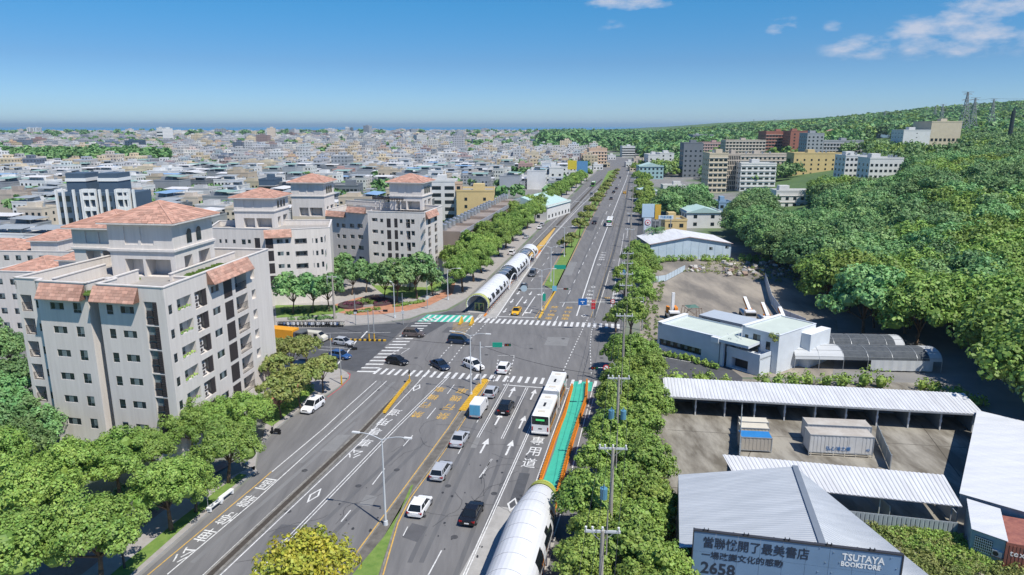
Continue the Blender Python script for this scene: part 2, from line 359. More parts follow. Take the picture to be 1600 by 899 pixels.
pline([(300,947),(345,899),(572,684),(648,604),(671,579)],.14)
pline([(330,963),(393,899),(615,670),(700,587)],.12)
pline([(337,963),(399,899),(619,671),(702,589)],.12)
pline([(500,930),(533,897),(700,670),(748,598)],.14,ypaint)
pline([(590,930),(604,880),(622,818),(642,778),(678,729),(700,697),(765,594)],.14,ypaint)
for a,b in [((533,816),(548,798)),((582,758),(601,733)),((630,698),(645,681)),((667,655),(681,638)),((699,616),(710,601.5))]: strip(a,b,.13,.056,wpaint)
for a,b in [((652,935),(669,899)),((669.5,899),(690,861)),((749,747),(769,718)),((716,710),(725,693)),((745,661),(750,652)),((755,741),(768,718))]: strip(a,b,.13,.056,wpaint)
strip((630,838),(637,824),.1,.056,wpaint)
pline([(705,940),(724,899),(827,670),(853,606)],.12); pline([(709,940),(728,899),(830,670),(856,606)],.12)
for dx in (0,3.2): pline([(745+dx,684),(792+dx,600)],.11); pline([(783+dx,686),(823+dx,604)],.11)
pline([(838,752),(867,670),(890,606)],.13)
pline([(835,940),(846.5,899),(878,797),(910,670),(928,600)],.14)
pline([(919,654),(927,624),(941,625)],.12); pline([(919,654),(939,655)],.12)
pline([(787,602),(852,607)],.3); pline([(880,607.5),(888,608)],.3)
# zebra crossings
def zebra(a,b,n,c,d,wd=.45,name='crossing_stripe',skip=()):
    """stripes from the near line a-b to the far line c-d (pixels)"""
    a,b,c,d=G(*a),G(*b),G(*c),G(*d)
    for i in range(n):
        if i in skip: continue
        t=i/(n-1); p=a.lerp(b,t); q=c.lerp(d,t); u=(b-a).normalized()*wd/2
        MB().sheet([p-u,p+u,q+u,q-u],.0585).build(name,wpaint,rd)
zebra((584,585),(929,605.5),31,(595,576),(931,596),.5)
zebra((731,504),(966,514),27,(739,497),(966,507),.6,skip=(0,))
zebra((558,581),(634,517),14,(586,581.5),(660,517),.6)
zebra((636,514),(660,498),5,(662,514),(684,498),.6)
patch([(652,503),(735,504),(738,493.5),(668,492)],.05,gpaint,'green_crossing',rd)
zebra((660,503),(728,504),8,(673,493),(738,494),.55)
patch([(888,612),(924,612),(926,597.5),(896,596.5)],.05,gpaint,'green_crossing',rd)
# yellow hatch island on the junction
for k in range(9):
    t=k/8; pline([(706+3*t+t*-0,520-22*t*.75),(726+12*t,523-22*t*.8)],.18,ypaint,z=.057)
# stop lines, dotted guide lines
pline([(776,495),(838,497)],.35)
for ps in [[(878,585),(893,552),(908,520),(920,495)],[(924,585),(922,545),(924,520),(929,500)],[(655,596),(700,545),(743,505)],[(690,584),(720,545),(770,495)],[(771,597),(779,560)],[(793,597),(803,560)]]:
    q=gp(ps)
    for a,b in zip(q,q[1:]):
        n=max(2,int((b-a).length/1.6)); mb=MB(); d=(b-a).normalized(); nn=Vector((-d.y,d.x,0))*.09
        for i in range(n):
            s=a+(b-a)*i/n; mb.sheet([s-nn,s+d*.75-nn,s+d*.75+nn,s+nn],.0567)
        mb.build('dotted_guide_line',wpaint,rd)
pline([(778,556),(803,556),(803,560)],.12); pline([(616,624.5-500+7),(616,131)],.01) if 0 else None
pline([(614,552),(626,545),(640,545)],.12); pline([(627,553),(640,545)],.12)
strip((524,574),(557,533),.3,.056,wpaint,n=1); strip((564,529),(574,518),.3,.056,wpaint)
for a,b in [((488,542),(538,544)),((498,547),(540,549)),((440,531),(505,530)),((440,552),(470,553))]: strip(a,b,.14,.056,wpaint)
pline([(430,524),(520,521),(610,520)],.13)
# far side
pline([(747,500),(757,487),(821,415),(880,350),(912,312),(935,290)],.14); 
pline([(775,498),(838,404),(862,371),(905,325),(940,292)],.25)
pline([(733,486),(760,459),(830,383),(880,332),(925,288)],.15)
pline([(712,491),(733,491),(748,470)],.14)
for a,b in [((796,493),(817,464)),((816,494),(836,464))]: strip(a,b,.25,.056,wpaint)
pline([(840,500),(866,456),(893,403),(916,356),(953,290),(970,262)],.16,ypaint)
pline([(835,498),(868,452),(848,446),(873,402),(905,352),(938,290)],.14,ypaint)
pline([(901,494),(930,405),(950,353),(965,315),(979,280),(984,262)],.3)
strip((868,503),(945,340),.16,.056,wpaint,n=14,duty=.35)
strip((940,350),(973,275),.2,.056,wpaint,n=9,duty=.4)
strip((830,440),(880,372),.16,.056,wpaint,n=7,duty=.35)
strip((884,368),(935,300),.2,.056,wpaint,n=8,duty=.35)
pline([(930,497),(948,440),(965,370),(982,300),(984,280)],.14)
pline([(923,497),(938,452),(955,398),(975,325),(980,290)],.1,ypaint)
pline([(954,485),(960,450),(969,400),(975,365)],.14); strip((976,405),(984,330),.14,.056,wpaint,n=3,duty=.6)
pline([(959,487),(966,452)],.12); pline([(966,487),(971,460)],.12)
for x,y in [(845,432),(870,432),(854,396),(872,396),(857,380),(876,381),(952,425),(958,407)]: pline([(x-2.5,y),(x+2.5,y)],.5)
pline([(520,575),(534,579),(547,585),(546,592),(530,608),(512,621)],.14,rpaint,z=.06)
# road lettering
FNT={}
def road_text(ch,px,py,w_,l_,head,m,name='road_lettering',zz=.058,bold=.004):
    p=G(px,py)
    key=(ch,)
    cu=bpy.data.curves.new('c','FONT'); cu.body=ch; cu.align_x='CENTER'; cu.align_y='CENTER'; cu.size=1; cu.offset=bold; cu.resolution_u=2
    o=bpy.data.objects.new('c',cu); C.objects.link(o); bpy.context.view_layer.update()
    me=bpy.data.meshes.new_from_object(o.evaluated_get(bpy.context.evaluated_depsgraph_get())); bpy.data.objects.remove(o)
    co=np.empty(len(me.vertices)*3,np.float32); me.vertices.foreach_get('co',co); co=co.reshape(-1,3)
    if len(co)==0: return None
    mn=co.min(0); mxx=co.max(0); co=(co-(mn+mxx)/2)/np.maximum(mxx-mn,1e-4)*np.array([w_,l_,1]); co[:,2]=0; me.vertices.foreach_set('co',co.ravel())
    me.materials.clear(); me.materials.append(m); me.update()
    o=link(name,me,rd); o.location=(p.x,p.y,zz); o.rotation_euler=(0,0,head); return o
def heading(p,q): a=G(*p); b=G(*q); return math.atan2(b.y-a.y,b.x-a.x)-math.pi/2
hL=heading((400,782),(600,618)); hM=heading((393,899),(615,670)); hR=heading((827,670),(724,899))+math.pi; hF=heading((893,403),(950,300))
for ch,x,y in [('公',287,868),('車',321,837),('停',354,811),('靠',385,784),('區',415,757)]: road_text(ch,x,y,1.5,2.5,hL+math.pi,wpaint)
for ch,x,y in [('公',555,710),('車',571,692.5),('專',586,675),('用',601,660),('道',616.5,645.5)]: road_text(ch,x,y,1.7,2.3,hM+math.pi,wpaint)
for ch,x,y in [('專',840,689.5),('用',834,706),('道',827,724)]: road_text(ch,x,y,1.8,2.5,hR,wpaint)
for ch,x,y in [('禁',652,648.5),('行',665,633.5),('機',676.5,621.5),('車',687.5,609)]: road_text(ch,x,y,1.7,2.2,hM+math.pi,ypaint)
for ch,x,y in [('禁',692,651),('行',702,637),('機',712,623.5),('車',722,611.5)]: road_text(ch,x,y,1.8,2.4,hM+math.pi,ypaint)
for ch,x,y in [('禁',866.5,480.5),('行',864,487),('機',861,492.5),('車',857,498)]: road_text(ch,x,y,1.7,2.0,hF,ypaint)
for ch,x,y in [('禁',889.5,481.5),('行',887,488),('機',884.5,493.5),('車',882.5,498.5)]: road_text(ch,x,y,1.7,2.0,hF,ypaint)
for ch,x,y in [('公',923,455),('車',921.5,461),('專',920,466.5),('用',918.5,471),('道',916.5,476.5)]: road_text(ch,x,y,1.8,2.0,hF,wpaint)
for ch,x,y in [('公',943,395),('車',942,399),('專',940.5,402.5),('用',939.5,406)]: road_text(ch,x,y,1.9,2.0,hF,wpaint)
for ch,x,y in [('慢',962,455),('車',962,460),('道',962,465.5)]: road_text(ch,x,y,1.8,2.2,hF,wpaint)
road_text('40',948,466,1.6,2,hF,ypaint)
def diamond(px,py,w_,l_,head):
    mb=MB(Matrix.Translation((*G(px,py).xy,.058))@Matrix.Rotation(head,4,'Z'))
    o=[(0,-l_/2),(w_/2,0),(0,l_/2),(-w_/2,0)]; i=[(x*.62,y*.72) for x,y in o]
    for k in range(4):
        j=(k+1)%4; mb.add([o[k],o[j],i[j],i[k]],[(0,1,2,3)])
    mb.build('diamond_marking',wpaint,rd)
diamond(491,775,1.2,3.4,hM); diamond(651,606.5,1.3,3.2,hM); diamond(801,789,1.3,3,hR); diamond(927,449,1.3,3,hF); diamond(912,494,1.3,2.6,hF); diamond(936,414,1.3,3,hF)
def arrow(px,py,head,l_=4.5,turn=0):
    mb=MB(Matrix.Translation((*G(px,py).xy,.0583))@Matrix.Rotation(head,4,'Z'))
    mb.add([(-.13,-l_/2),(.13,-l_/2),(.13,l_*.1),(-.13,l_*.1)],[(0,1,2,3)])
    if turn==0: mb.add([(-.48,l_*.1),(.48,l_*.1),(0,l_/2)],[(0,1,2)])
    else:
        s=turn; mb.add([(-.13,l_*.1),(.13,l_*.1),(.13,l_*.3),(-.13,l_*.3)],[(0,1,2,3)]); mb.add([(s*.13,l_*.12),(s*.8,l_*.12),(s*.8,l_*.3),(s*.13,l_*.3)],[(0,1,2,3)]); mb.add([(s*.8,-l_*.02),(s*1.4,l_*.21),(s*.8,l_*.42)],[(0,1,2)])
    mb.build('arrow_marking',wpaint,rd)
for x,y in [(757,697),(796,700),(779,655),(816,660),(800,613),(833,617)]: arrow(x,y,hR,4.6)
for x,y in [(810,458),(829,459),(800,471),(821,472),(789,486)]: arrow(x,y,hF+math.pi,4)
arrow(848,460,hF+math.pi,4,1); arrow(829,488,hF+math.pi,4,1)
# ---------- medians, pavements
def slab(pts,z0,z1,m,name,parent=None,kind='structure',top=None):
    mb=MB().prism(gp(pts),z0,z1,0,1 if top else None); return mb.build(name,[m,top] if top else m,parent,None if parent else kind)
def kerbed(pts,hk,kerbm,topm,inset,name,kind='structure'):
    o=slab(pts,.0,hk,kerbm,name)
    q=gp(pts); c=sum(q,Vector())/len(q); n=len(q); a=sum(q[i].x*q[(i+1)%n].y-q[(i+1)%n].x*q[i].y for i in range(n)); sg=1 if a>0 else -1; ins=[]
    for i in range(n):
        d1=(q[i]-q[i-1]).normalized(); d2=(q[(i+1)%n]-q[i]).normalized(); nn=Vector((-d1.y-d2.y,d1.x+d2.x,0))*sg
        if nn.length<.2: nn=Vector((-d1.y,d1.x,0))*sg
        ins.append(q[i]+nn.normalized()*inset)
    t=MB().sheet(ins,hk+.012).build('planted_top',topm,o); return o
kerbed([(236,990),(321,899),(564,671.5),(634,600),(641,594),(645,597),(640,603),(571,679),(341,899),(256,990)],.22,concd,soil,.3,'lane_divider')
kerbed([(512,930),(536,897),(702,670),(730,632),(749,597),(757,592),(764,592),(757,606),(698,700),(676,731),(640,780),(620,820),(603,880),(588,930)],.22,concd,mat('old_stone',(.13,.12,.105),.9,.35,.9),.2,'central_median')
patch([(533,925),(560,890),(600,842),(640,778),(646,760),(642,762),(633,783),(618,820),(598,882),(584,925)],.25,grass,'grass_strip',None,'structure')
kerbed([(840,499),(846,487),(866,456),(849,446.5),(875,401),(906,352),(938,290),(950,268),(966,264),(952,291),(915,356),(892,404),(869,455),(850,490),(844,500)],.2,concd,grass,.25,'far_median')
patch([(841,498),(846,488),(867,456),(869,456.5),(850,489),(844,499)],.225,yelm,'painted_median_nose',None,'structure')
kerbed([(925,497),(938,453),(955,399),(974,327),(983,280),(985,280),(978,327),(960,399),(943,453),(930,497)],.2,concd,asphd,.12,'bus_lane_divider')
kerbed([(822,402),(845,377),(888,332),(926,292),(940,280),(942,281),(928,293),(891,333),(849,378),(830,402)],.2,concd,soil,.1,'lane_divider')
patch([(826,400),(848,376),(866,357),(868,358),(850,385),(832,402)],.226,ypaint,'painted_divider_edge',None,'structure')
# yellow cat-walk of rubber humps on the divider noses
def humps(p0,p1,n,m,sz,z,name,parent):
    a=G(*p0); b=G(*p1); d=(b-a).normalized(); an=math.atan2(d.y,d.x)
    mb=MB(Matrix.Rotation(0,4,'Z')); me=None
    for i in range(n):
        p=a.lerp(b,(i+.5)/n)
        if me is None:
            q=MB(); x,y,h=sz; q.add([(-x/2,-y/2,0),(x/2,-y/2,0),(x/2,y/2,0),(-x/2,y/2,0),(-x*.3,-y*.35,h),(x*.3,-y*.35,h),(x*.3,y*.35,h),(-x*.3,y*.35,h)],[(4,5,6,7),(0,1,5,4),(1,2,6,5),(2,3,7,6),(3,0,4,7)])
            o=q.build(name,m,parent); me=o.data
        else: o=link(name,me,parent)
        o.location=(p.x,p.y,z); o.rotation_euler=(0,0,an)
hz=thing('rubber_divider','yellow rubber humps along the end of the lane divider','divider',G(640,597),0)
hz.location=(0,0,0); humps((600,648),(640,597),22,yelm,(.55,.5,.32),.22,'rubber_hump',hz)
hz=thing('rubber_divider','yellow rubber humps on the near end of the central median','divider'); humps((722,644),(758,596),20,yelm,(.6,1.1,.3),.22,'rubber_hump',hz)
# green lane with orange delineators
patch([(896,604),(915,597),(922,600),(902,660),(887,706),(866,772),(846,840),(828,840),(850,749),(866,706)],.08,gpaint,'cycle_lane',None,'structure')
def fence_posts(ps,step,label,hh=.8):
    t=thing('delineator_barrier',label,'barrier'); q=gp(ps); me=None
    mb=MB()
    for a,b in zip(q,q[1:]):
        d=(b-a).normalized(); nn=Vector((-d.y,d.x,0))*.2; mb.prism([a-nn,b-nn,b+nn,a+nn],.04,.24)
        n=max(1,int((b-a).length/step))
        for i in range(n):
            p=a.lerp(b,(i+.5)/n)
            if me is None:
                m2=MB().box(-.07,.07,-.14,.14,0,hh); m2.box(-.2,.2,-.2,.2,0,.06); o=m2.build('delineator_post',amber,t); me=o.data
            else: o=link('delineator_post',me,t)
            o.location=(p.x,p.y,.24); o.rotation_euler=(0,0,math.atan2(d.y,d.x))
    mb.build('base_kerb',amber,t)
fence_posts([(894,606),(882,650),(866,690),(845,752)],.42,'orange post barrier along the left side of the green lane',.55)
fence_posts([(917,601),(915,630),(903,665),(889,710),(868,790),(858,830),(848,890),(836,950)],.42,'orange post barrier along the right side of the green lane',.8)
fence_posts([(757,495),(800,443),(845,392)],1.1,'low orange kerb barrier beside the far bus platform',.15)
# pavements
pav=slab([(60,1040),(215,899),(393,742),(402,738),(398,730),(330,760),(250,800),(150,870),(0,990),(-60,1040)],0,.16,conc,'pavement',None,'structure',paverg)
patch([(95,1000),(205,899),(300,815),(386,744),(374,742),(285,810),(190,886),(60,1000)],.172,grass,'grass_verge',None,'structure')
patch([(-100,1000),(130,899),(240,812),(325,748),(360,728),(350,722),(210,812),(60,899),(-180,1000)],.171,brick,'brick_path',None,'structure')
slab([(398,737),(404,700),(428,673),(469,640),(511,617),(533,603),(546,588),(542,583),(533,578),(518,575),(440,560),(430,600),(420,640),(410,690),(380,725)],0,.16,conc,'pavement',None,'structure',paverg)
patch([(425,668),(467,636),(492,612),(480,600),(455,618),(410,660)],.175,grass,'planting_strip',None,'structure')
patch([(440,600),(470,590),(488,600),(450,625),(420,650),(405,650)],.172,terra,'brick_path',None,'structure')
plz=slab([(430,512),(530,510),(600,504),(640,498),(662,490),(698,484),(730,466),(757,440),(812,387),(857,342),(907,289),(936,264),(930,262),(895,285),(830,350),(770,400),(730,425),(700,432),(640,440),(430,448)],0,.15,conc,'plaza_pavement',None,'structure',paverg)
patch([(520,478),(560,466),(590,462),(610,470),(640,478),(668,470),(700,458),(702,462),(672,478),(640,486),(600,492),(560,494),(530,490)],.163,terra,'terracotta_path',None,'structure')
patch([(665,470),(690,458),(705,440),(712,440),(708,460),(680,474)],.166,terra,'terracotta_path',None,'structure')
patch([(432,498),(520,492),(540,486),(525,478),(430,478)],.164,grass,'lawn',None,'structure')
patch([(600,462),(650,468),(690,450),(690,438),(640,442),(580,446)],.1645,grass,'lawn',None,'structure')
# lots on the right
patch([(1060,899),(1010,899),(1000,800),(1010,700),(1030,640),(1045,590),(1500,600),(1545,640),(1600,700),(1600,1040),(1060,1040)],.015,yardm,'yard',None,'structure')
for a,b in [((1043,672),(1510,700)),((1020,760),(1200,772)),((1180,690),(1130,800)),((1330,700),(1345,665)),((1440,665),(1500,745))]:
    q0=G(*a); q1=G(*b); d=(q1-q0).normalized(); nn=Vector((-d.y,d.x,0))*.05; MB().sheet([q0-nn,q1-nn,q1+nn,q0+nn],.02).build('slab_joint',soil,bpy.data.objects['yard'])
patch([(1000,500),(1010,420),(1030,395),(1290,395),(1300,440),(1310,520),(1300,590),(1045,590),(1000,560)],.018,gravel,'gravel_lot',None,'structure')
patch([(1020,590),(1022,548),(1120,560),(1160,590),(1160,600),(1045,598)],.022,asphd,'forecourt',None,'structure')
pline([(1024,556),(1078,566),(1084,560)],.14,z=.027)
patch([(982,390),(1010,390),(1002,330),(1000,300),(985,300)],.02,asphd,'side_yard',None,'structure')
# ---------- foliage
def leaves(C0,Rd,n,lf,rs,flat=.8,sub=20,core=True):
    """leaf quads on lobes: C0 (k,3) centres, Rd (k,) radii"""
    V=[];k=len(C0); per=max(20,n//k)
    for c,r in zip(C0,Rd):
        d=rs.normal(size=(sub,3)); d/=np.linalg.norm(d,axis=1)[:,None]; d[:,2]=np.abs(d[:,2])*1.0-.25*(rs.rand(sub)<.35)
        sc=d*r*(.78+.3*rs.rand(sub,1)); sc[:,2]*=flat
        idx=rs.randint(sub,size=per); o=rs.normal(size=(per,3)); o/=np.linalg.norm(o,axis=1)[:,None]
        sr=r*.30
        P=c+sc[idx]+o*sr*(.75+.3*rs.rand(per,1)); nrm=o*.9+d[idx]*.5+rs.normal(size=(per,3))*.35+np.array([0,0,.25]); nrm/=np.linalg.norm(nrm,axis=1)[:,None]
        t=np.cross(nrm,rs.normal(size=(per,3))); t/=np.linalg.norm(t,axis=1)[:,None]; b=np.cross(nrm,t)
        s=(lf*(.55+.8*rs.rand(per,1)))
        V.append(np.stack([P-t*s*.5-b*s*.35,P+t*s*.5-b*s*.35,P+t*s*.5+b*s*.35,P-t*s*.5+b*s*.35],1))
    V=np.concatenate(V).reshape(-1,3); Q=np.arange(len(V)).reshape(-1,4)
    if core:
        th=np.linspace(0,2*math.pi,8,endpoint=False); ph=[-.8,-.2,.5,1.1]
        CV=[];CQ=[];o=len(V)
        for c,r in zip(C0,Rd):
            g=np.array([[math.cos(p)*math.cos(t),math.cos(p)*math.sin(t),math.sin(p)*flat] for p in ph for t in th])*r*.52+c
            CV.append(g)
            for i in range(3):
                for j in range(8): CQ.append([o+i*8+j,o+i*8+(j+1)%8,o+(i+1)*8+(j+1)%8,o+(i+1)*8+j])
            CQ.append([o+24,o+26,o+28,o+30]); o+=32
        V=np.concatenate([V]+CV); Q=np.concatenate([Q,np.array(CQ)])
    return V,Q
def lobes(R_,hc,k,rs,zc):
    c=[];r=[]
    for i in range(k):
        a=i*2.4+rs.rand(); q=math.sqrt((i+.5)/k); rr=R_*(.72*q); z=zc+hc*(.62*(1-q*q)-.12+.11*rs.randn())
        c.append((rr*math.cos(a),rr*math.sin(a),z)); r.append(R_*(.36+.14*rs.rand()))
    return np.array(c),np.array(r)
def make_tree(name,label,R_,ht,k,n,lf,m,seed,flat=.85,core=True,loc=(0,0,-500),grp=None,cat='tree',trunk_h=None,tr=.22,sub=20):
    rs=np.random.RandomState(seed); t=thing(name,label,cat,loc,0,grp)
    th=trunk_h or ht*.42; zc=th+(ht-th)*.42
    c,r=lobes(R_,(ht-th)*.9,k,rs,zc); V,Q=leaves(c,r,n,lf,rs,flat,core=core,sub=sub)
    mb=MB(); lean=(rs.randn()*.25,rs.randn()*.25)
    mb.cyl((0,0,-.2),(lean[0]*.5,lean[1]*.5,th*.55),tr*1.5,tr,8); mb.cyl((lean[0]*.5,lean[1]*.5,th*.5),(lean[0],lean[1],th),tr,tr*.8,8)
    for i in range(0,k,max(1,k//6)): mb.cyl((lean[0],lean[1],th*.9),tuple(c[i]*np.array([.8,.8,.95])),tr*.6,tr*.22,6)
    mb.build('trunk',wood,t,smooth=True)
    link('crown',npmesh('crown',V,Q,m),t); return t
def add_tree(proto,p,s,label,grp,rz=None,used={}):
    rz=random.random()*6.28 if rz is None else rz
    if proto.name not in used:
        KIDS[proto.name]=[(c,list(c.children)) for c in proto.children]
        used[proto.name]=1; proto.location=p; proto.rotation_euler=(0,0,rz); proto.scale=(s,)*3 if not isinstance(s,tuple) else s; proto['label']=label; proto['group']=grp; return proto
    return dup(proto,p,rz,label,grp,s)
camph=[make_tree('street_tree','x',4.6,8.6,13,22000,.2,leaf,s,grp='x') for s in (1,2,3)]
camb=[make_tree('street_tree','x',3.6,7.6,12,9500,.25,leafb,s) for s in (11,12,13)]
small=[make_tree('plaza_tree','x',2.5,5.4,10,5200,.24,m,s,core=False,trunk_h=1.9,tr=.1) for s,m in ((21,leafd),(22,leafo))]
for i,(x,y,s,lb) in enumerate([(268,830,.86,'round camphor tree beside the pair of white benches'),(357,756,.84,'round street tree next to the bus stop benches, nearest the corner'),(160,922,.95,'street tree at the bottom left kerb'),
      (306,802,.6,'slim leaning tree between the two large street trees'),(236,752,.72,'bright green tree in front of the cream apartment block'),(300,716,.74,'tree touching the foot of the large cream block, left one'),(345,702,.7,'tree touching the foot of the large cream block, right one'),(392,694,.78,'street tree beside the parking bay'),
      (60,858,.98,'wide tree left of the brick path'),(30,955,1.0,'large tree at the bottom left corner of the view'),(112,808,.95,'pale green spreading tree below the left wing of the large block'),(188,782,.84,'tree in the second line behind the round camphor tree'),(-14,806,1.05,'pale green tree at the left edge of the view')]):
    p=G(x,y); add_tree(camph[i%3],(p.x,p.y,.1),s,lb,'street trees along the near left pavement')
# dark trees left of the big block
dkt=[make_tree('dark_tree','x',4.2,7.5,12,9000,.26,leafd,s) for s in (15,16)]
for i,(x,y,s) in enumerate([(22,640,1.0),(-10,600,1.1),(48,690,.9),(8,690,1.1),(-45,650,1.2),(-30,740,1.1),(40,740,.9),(18,585,.9),(-30,560,1.0),(72,720,.8)]):
    p=G(x,y); add_tree(dkt[i%2],(p.x,p.y,0),s,f'dark green garden tree left of the large cream block, {ordn(i+1)} from the street' ,'dark trees beside the large cream block')
# far left row
rowL=[(728,457),(744,441),(757,427),(771,413),(783,401),(795,389),(806,378),(817,368),(827,358),(837,349),(846,341),(855,333),(863,325.5),(871,318.5),(879,312),(887,305.5),(895,299.5),(903,294),(911,288.5),(919,283.5)]
for i,(x,y) in enumerate(rowL):
    p=G(x,y); add_tree(camph[(i+1)%3],(p.x-1.5+random.random(),p.y,.1),(1.0 if i<4 else 1.08)+random.random()*.1,f'leafy street tree in the far left row, {ordn(i+1)} from the crossing','tree row beside the far bus station')
for i,(x,y) in enumerate([(716,437),(738,415),(760,395),(784,374),(806,355),(828,340)]):
    p=G(x,y); add_tree(camb[i%3],(p.x,p.y,.1),1.25,f'tree in the second line behind the far left row, {ordn(i+1)} from the crossing','tree row beside the far bus station')
# right row
rowR=[(935,1000),(1010,985),(905,925),(985,915),(1040,940),(930,880),(1000,860),(950,842),(918,830),(1015,815),(962,790),(1005,770),(946,752),(985,735),(955,712),(1000,705),(970,685),(1010,668),(960,655),(992,645),(968,625),(1005,622),(975,604),(1008,600),(975,580),(1000,578),(968,566)]
for i,(x,y) in enumerate(rowR):
    p=G(x,y+16); add_tree(camb[i%3],(p.x,p.y,.0),(.72+random.random()*.2),f'bushy roadside tree by the power poles, {ordn(i+1)} from the bottom of the view','trees along the right kerb')
for i,(x,y,s) in enumerate([(984,536,1.1),(962,520,.62),(1005,490,.8),(975,475,.75),(1000,468,.95),(990,452,.95),(1012,447,.9),(972,452,.75),(1003,436,.9),(985,425,.85),(1005,418,.85),(992,405,.75),(976,440,.6)]):
    p=G(x,y); add_tree(camb[(i+1)%3],(p.x,p.y,0),s,f'roadside tree beyond the crossing on the right, {ordn(i+1)} from the crossing','trees along the right kerb beyond the crossing')
for i in range(14):
    y=352-i*6.6; p=G(989-.3*i+(i%2)*12,y); add_tree(camb[i%3],(p.x+4,p.y,0),.95+random.random()*.3,f'small roadside tree far down the right kerb, {ordn(i+1)} from the billboards','distant trees along the right kerb')
# yellow tree
yt=make_tree('flowering_tree','yellow-leaved tree on the lane divider in the foreground','tree' and 4.4,8.2,22,8500,.24,leafy,31,core=False,flat=.5,loc=(*G(478,985).xy,.2),sub=12)
# median trees far
ymed=make_tree('median_tree','x',2.6,6.2,9,2600,.34,leafo,33,core=False,flat=.6,trunk_h=2.8,tr=.13)
for i,(x,y,s) in enumerate([(883,400,1.0),(893,388,.9),(905,372,1.25),(913,358,1.2),(921,346,1.2),(930,331,1.25),(936,322,1.2),(942,312,1.3),(948,303,1.2),(952,296,1.2),(957,288,1.1),(961,281,1.1),(964,275,1.0)]):
    p=G(x,y); add_tree(ymed,(p.x,p.y,.2),s,f'olive green tree on the far central median, {ordn(i+1)} from the crossing','trees on the far central median')
# plaza and corner trees
for i,(x,y,s,lb) in enumerate([(458,492,1.35,'tree at the left end of the plaza behind the scooters'),(488,490,1.3,'second plaza tree behind the parked scooters'),(515,488,1.25,'plaza tree beside the tall concrete pole'),(620,474,1.5,'dark plaza tree near the round planter'),(652,468,1.6,'dark plaza tree in front of the right apartment block'),(600,470,1.2,'plaza tree left of the apartment entrance'),(550,462,1.2,'tree in the courtyard between the apartment blocks'),(572,458,1.2,'courtyard tree near the curved path'),(535,452,1.3,'courtyard tree by the left apartment block'),(640,455,1.2,'tree right behind the round planter'),(676,462,1.1,'tree at the shop front of the right block')]):
    p=G(x,y); add_tree(small[0],(p.x,p.y,.15),s*1.22,lb,'plaza trees')
for i,(x,y,s,lb) in enumerate([(470,640,1.25,'olive tree on the corner strip nearest the white parked car'),(505,615,1.15,'olive tree on the corner strip nearest the traffic pole'),(440,655,1.2,'olive tree at the shop corner'),(455,590,1.3,'olive tree in front of the yellow truck'),(430,615,1.2,'olive tree against the apartment block corner'),(478,575,1.1,'olive tree behind the street corner')]):
    p=G(x,y); add_tree(small[1],(p.x,p.y,.15),s,lb,'corner trees')
# hill forest: 300 trees nearest, the rest as one wood
hill=[make_tree('forest_tree','x',6.6,10.5,16,9000,.42,m,s,flat=.8,trunk_h=3) for s,m in ((41,leafd),(42,leafd),(43,leaf),(44,leafb),(45,leafd))]
FB=[(20,70),(60,67),(85,71),(103,79),(121,85),(131,72),(160,74),(179,79),(226,80),(252,84),(330,86),(420,102),(560,140),(800,190),(1200,240)]
def fedge(Y): return float(np.interp(Y,[f[0] for f in FB],[f[1] for f in FB]))
pts=[]
Y=56.0
while Y<1900:
    st=8.8 if Y<420 else 10.5 if Y<800 else 17
    X=fedge(Y)+3 if Y<300 else fedge(Y)-25
    while X<Y*.9+30:
        p=(X+random.uniform(-.35,.35)*st,Y+random.uniform(-.35,.35)*st); z=gz(*p); q=PX((p[0],p[1],z+6))
        X+=st
        if -40<q[0]<1680 and q[1]<980 and z>-5: pts.append((p[0],p[1],z,q,st))
    Y+=st*.9
BL=[]   # clearings for buildings (x0,x1,y0,y1 in pixels at crown height)
CLEAR=[(1105,1153,303,243),(1155,1238,300,243),(1238,1316,276,242),(1318,1358,280,246),(1356,1408,282,250),(1066,1096,278,226),(1096,1194,256,221),(1194,1258,250,208),(1258,1284,252,211),(1285,1354,247,222),(1211,1270,326,300),(998,1052,281,243),(1408,1500,222,192),(1353,1394,219,211),(1036,1070,296,291),(1001,1026,318,300),(1072,1126,358,334),(1038,1072,373,346),(1122,1142,340,318),(1015,1142,406,369),(1003,1052,360,319)]
CLEAR=[(a,b,c,d,560 if a==1408 else HIT((a+b)/2,c).y) for a,b,c,d in CLEAR]
def clear(p,q):
    r=7*F/p[1]
    for (x0,x1,yb,yt,D) in CLEAR:
        if x0-r*.6<q[0]<x1+r*.6 and p[1]<D+22 and p[1]>60:
            if q[1]-r<yb-4 and q[1]+r*.3>yt: return True
    return False
pts=[p for p in pts if not clear(p,p[3])]
cols_=[hill[0],hill[1],hill[4],hill[2],hill[3]]
def pick(x,y):
    v=math.sin(x/23+1.3)+math.sin(y/31+x/47)+random.uniform(-1.1,1.1)
    return 3 if v>1.35 else 4 if v>.95 else random.choice((0,1,2))
for i,p in enumerate(pts[:300]):
    near=p[1]<160; k=pick(p[0],p[1]); k=random.choice((3,3,4,3)) if (near and random.random()<.8) else k
    s=(.8 if p[1]<75 else 1.0)+random.random()*.3
    add_tree(cols_[k],(p[0],p[1],p[2]-.4),s,'x','trees of the wooded hillside')
TREELEFT=pts[300:]
FT=[o for o in C.objects if o.name.startswith('forest_tree') and o.type=='EMPTY']
FT=[o for o in FT if o.get('group')]
def fl(o):
    m=o.children[1].data.materials[0].name; 
    return {'leaf_dark':'dark green','leaf_green':'mid green','leaf_bright':'light yellowish green'}.get(m,'green')
def region(q):
    if q[1]>560: return 'beside the sheds'
    if q[1]>400: return 'behind the black netting tunnels' if q[0]>1250 else 'beyond the gravel lot'
    if q[0]<1150: return 'behind the pale blue hall'
    return 'high on the wooded slope' if q[1]<300 else 'on the lower wooded slope'
cnt={}
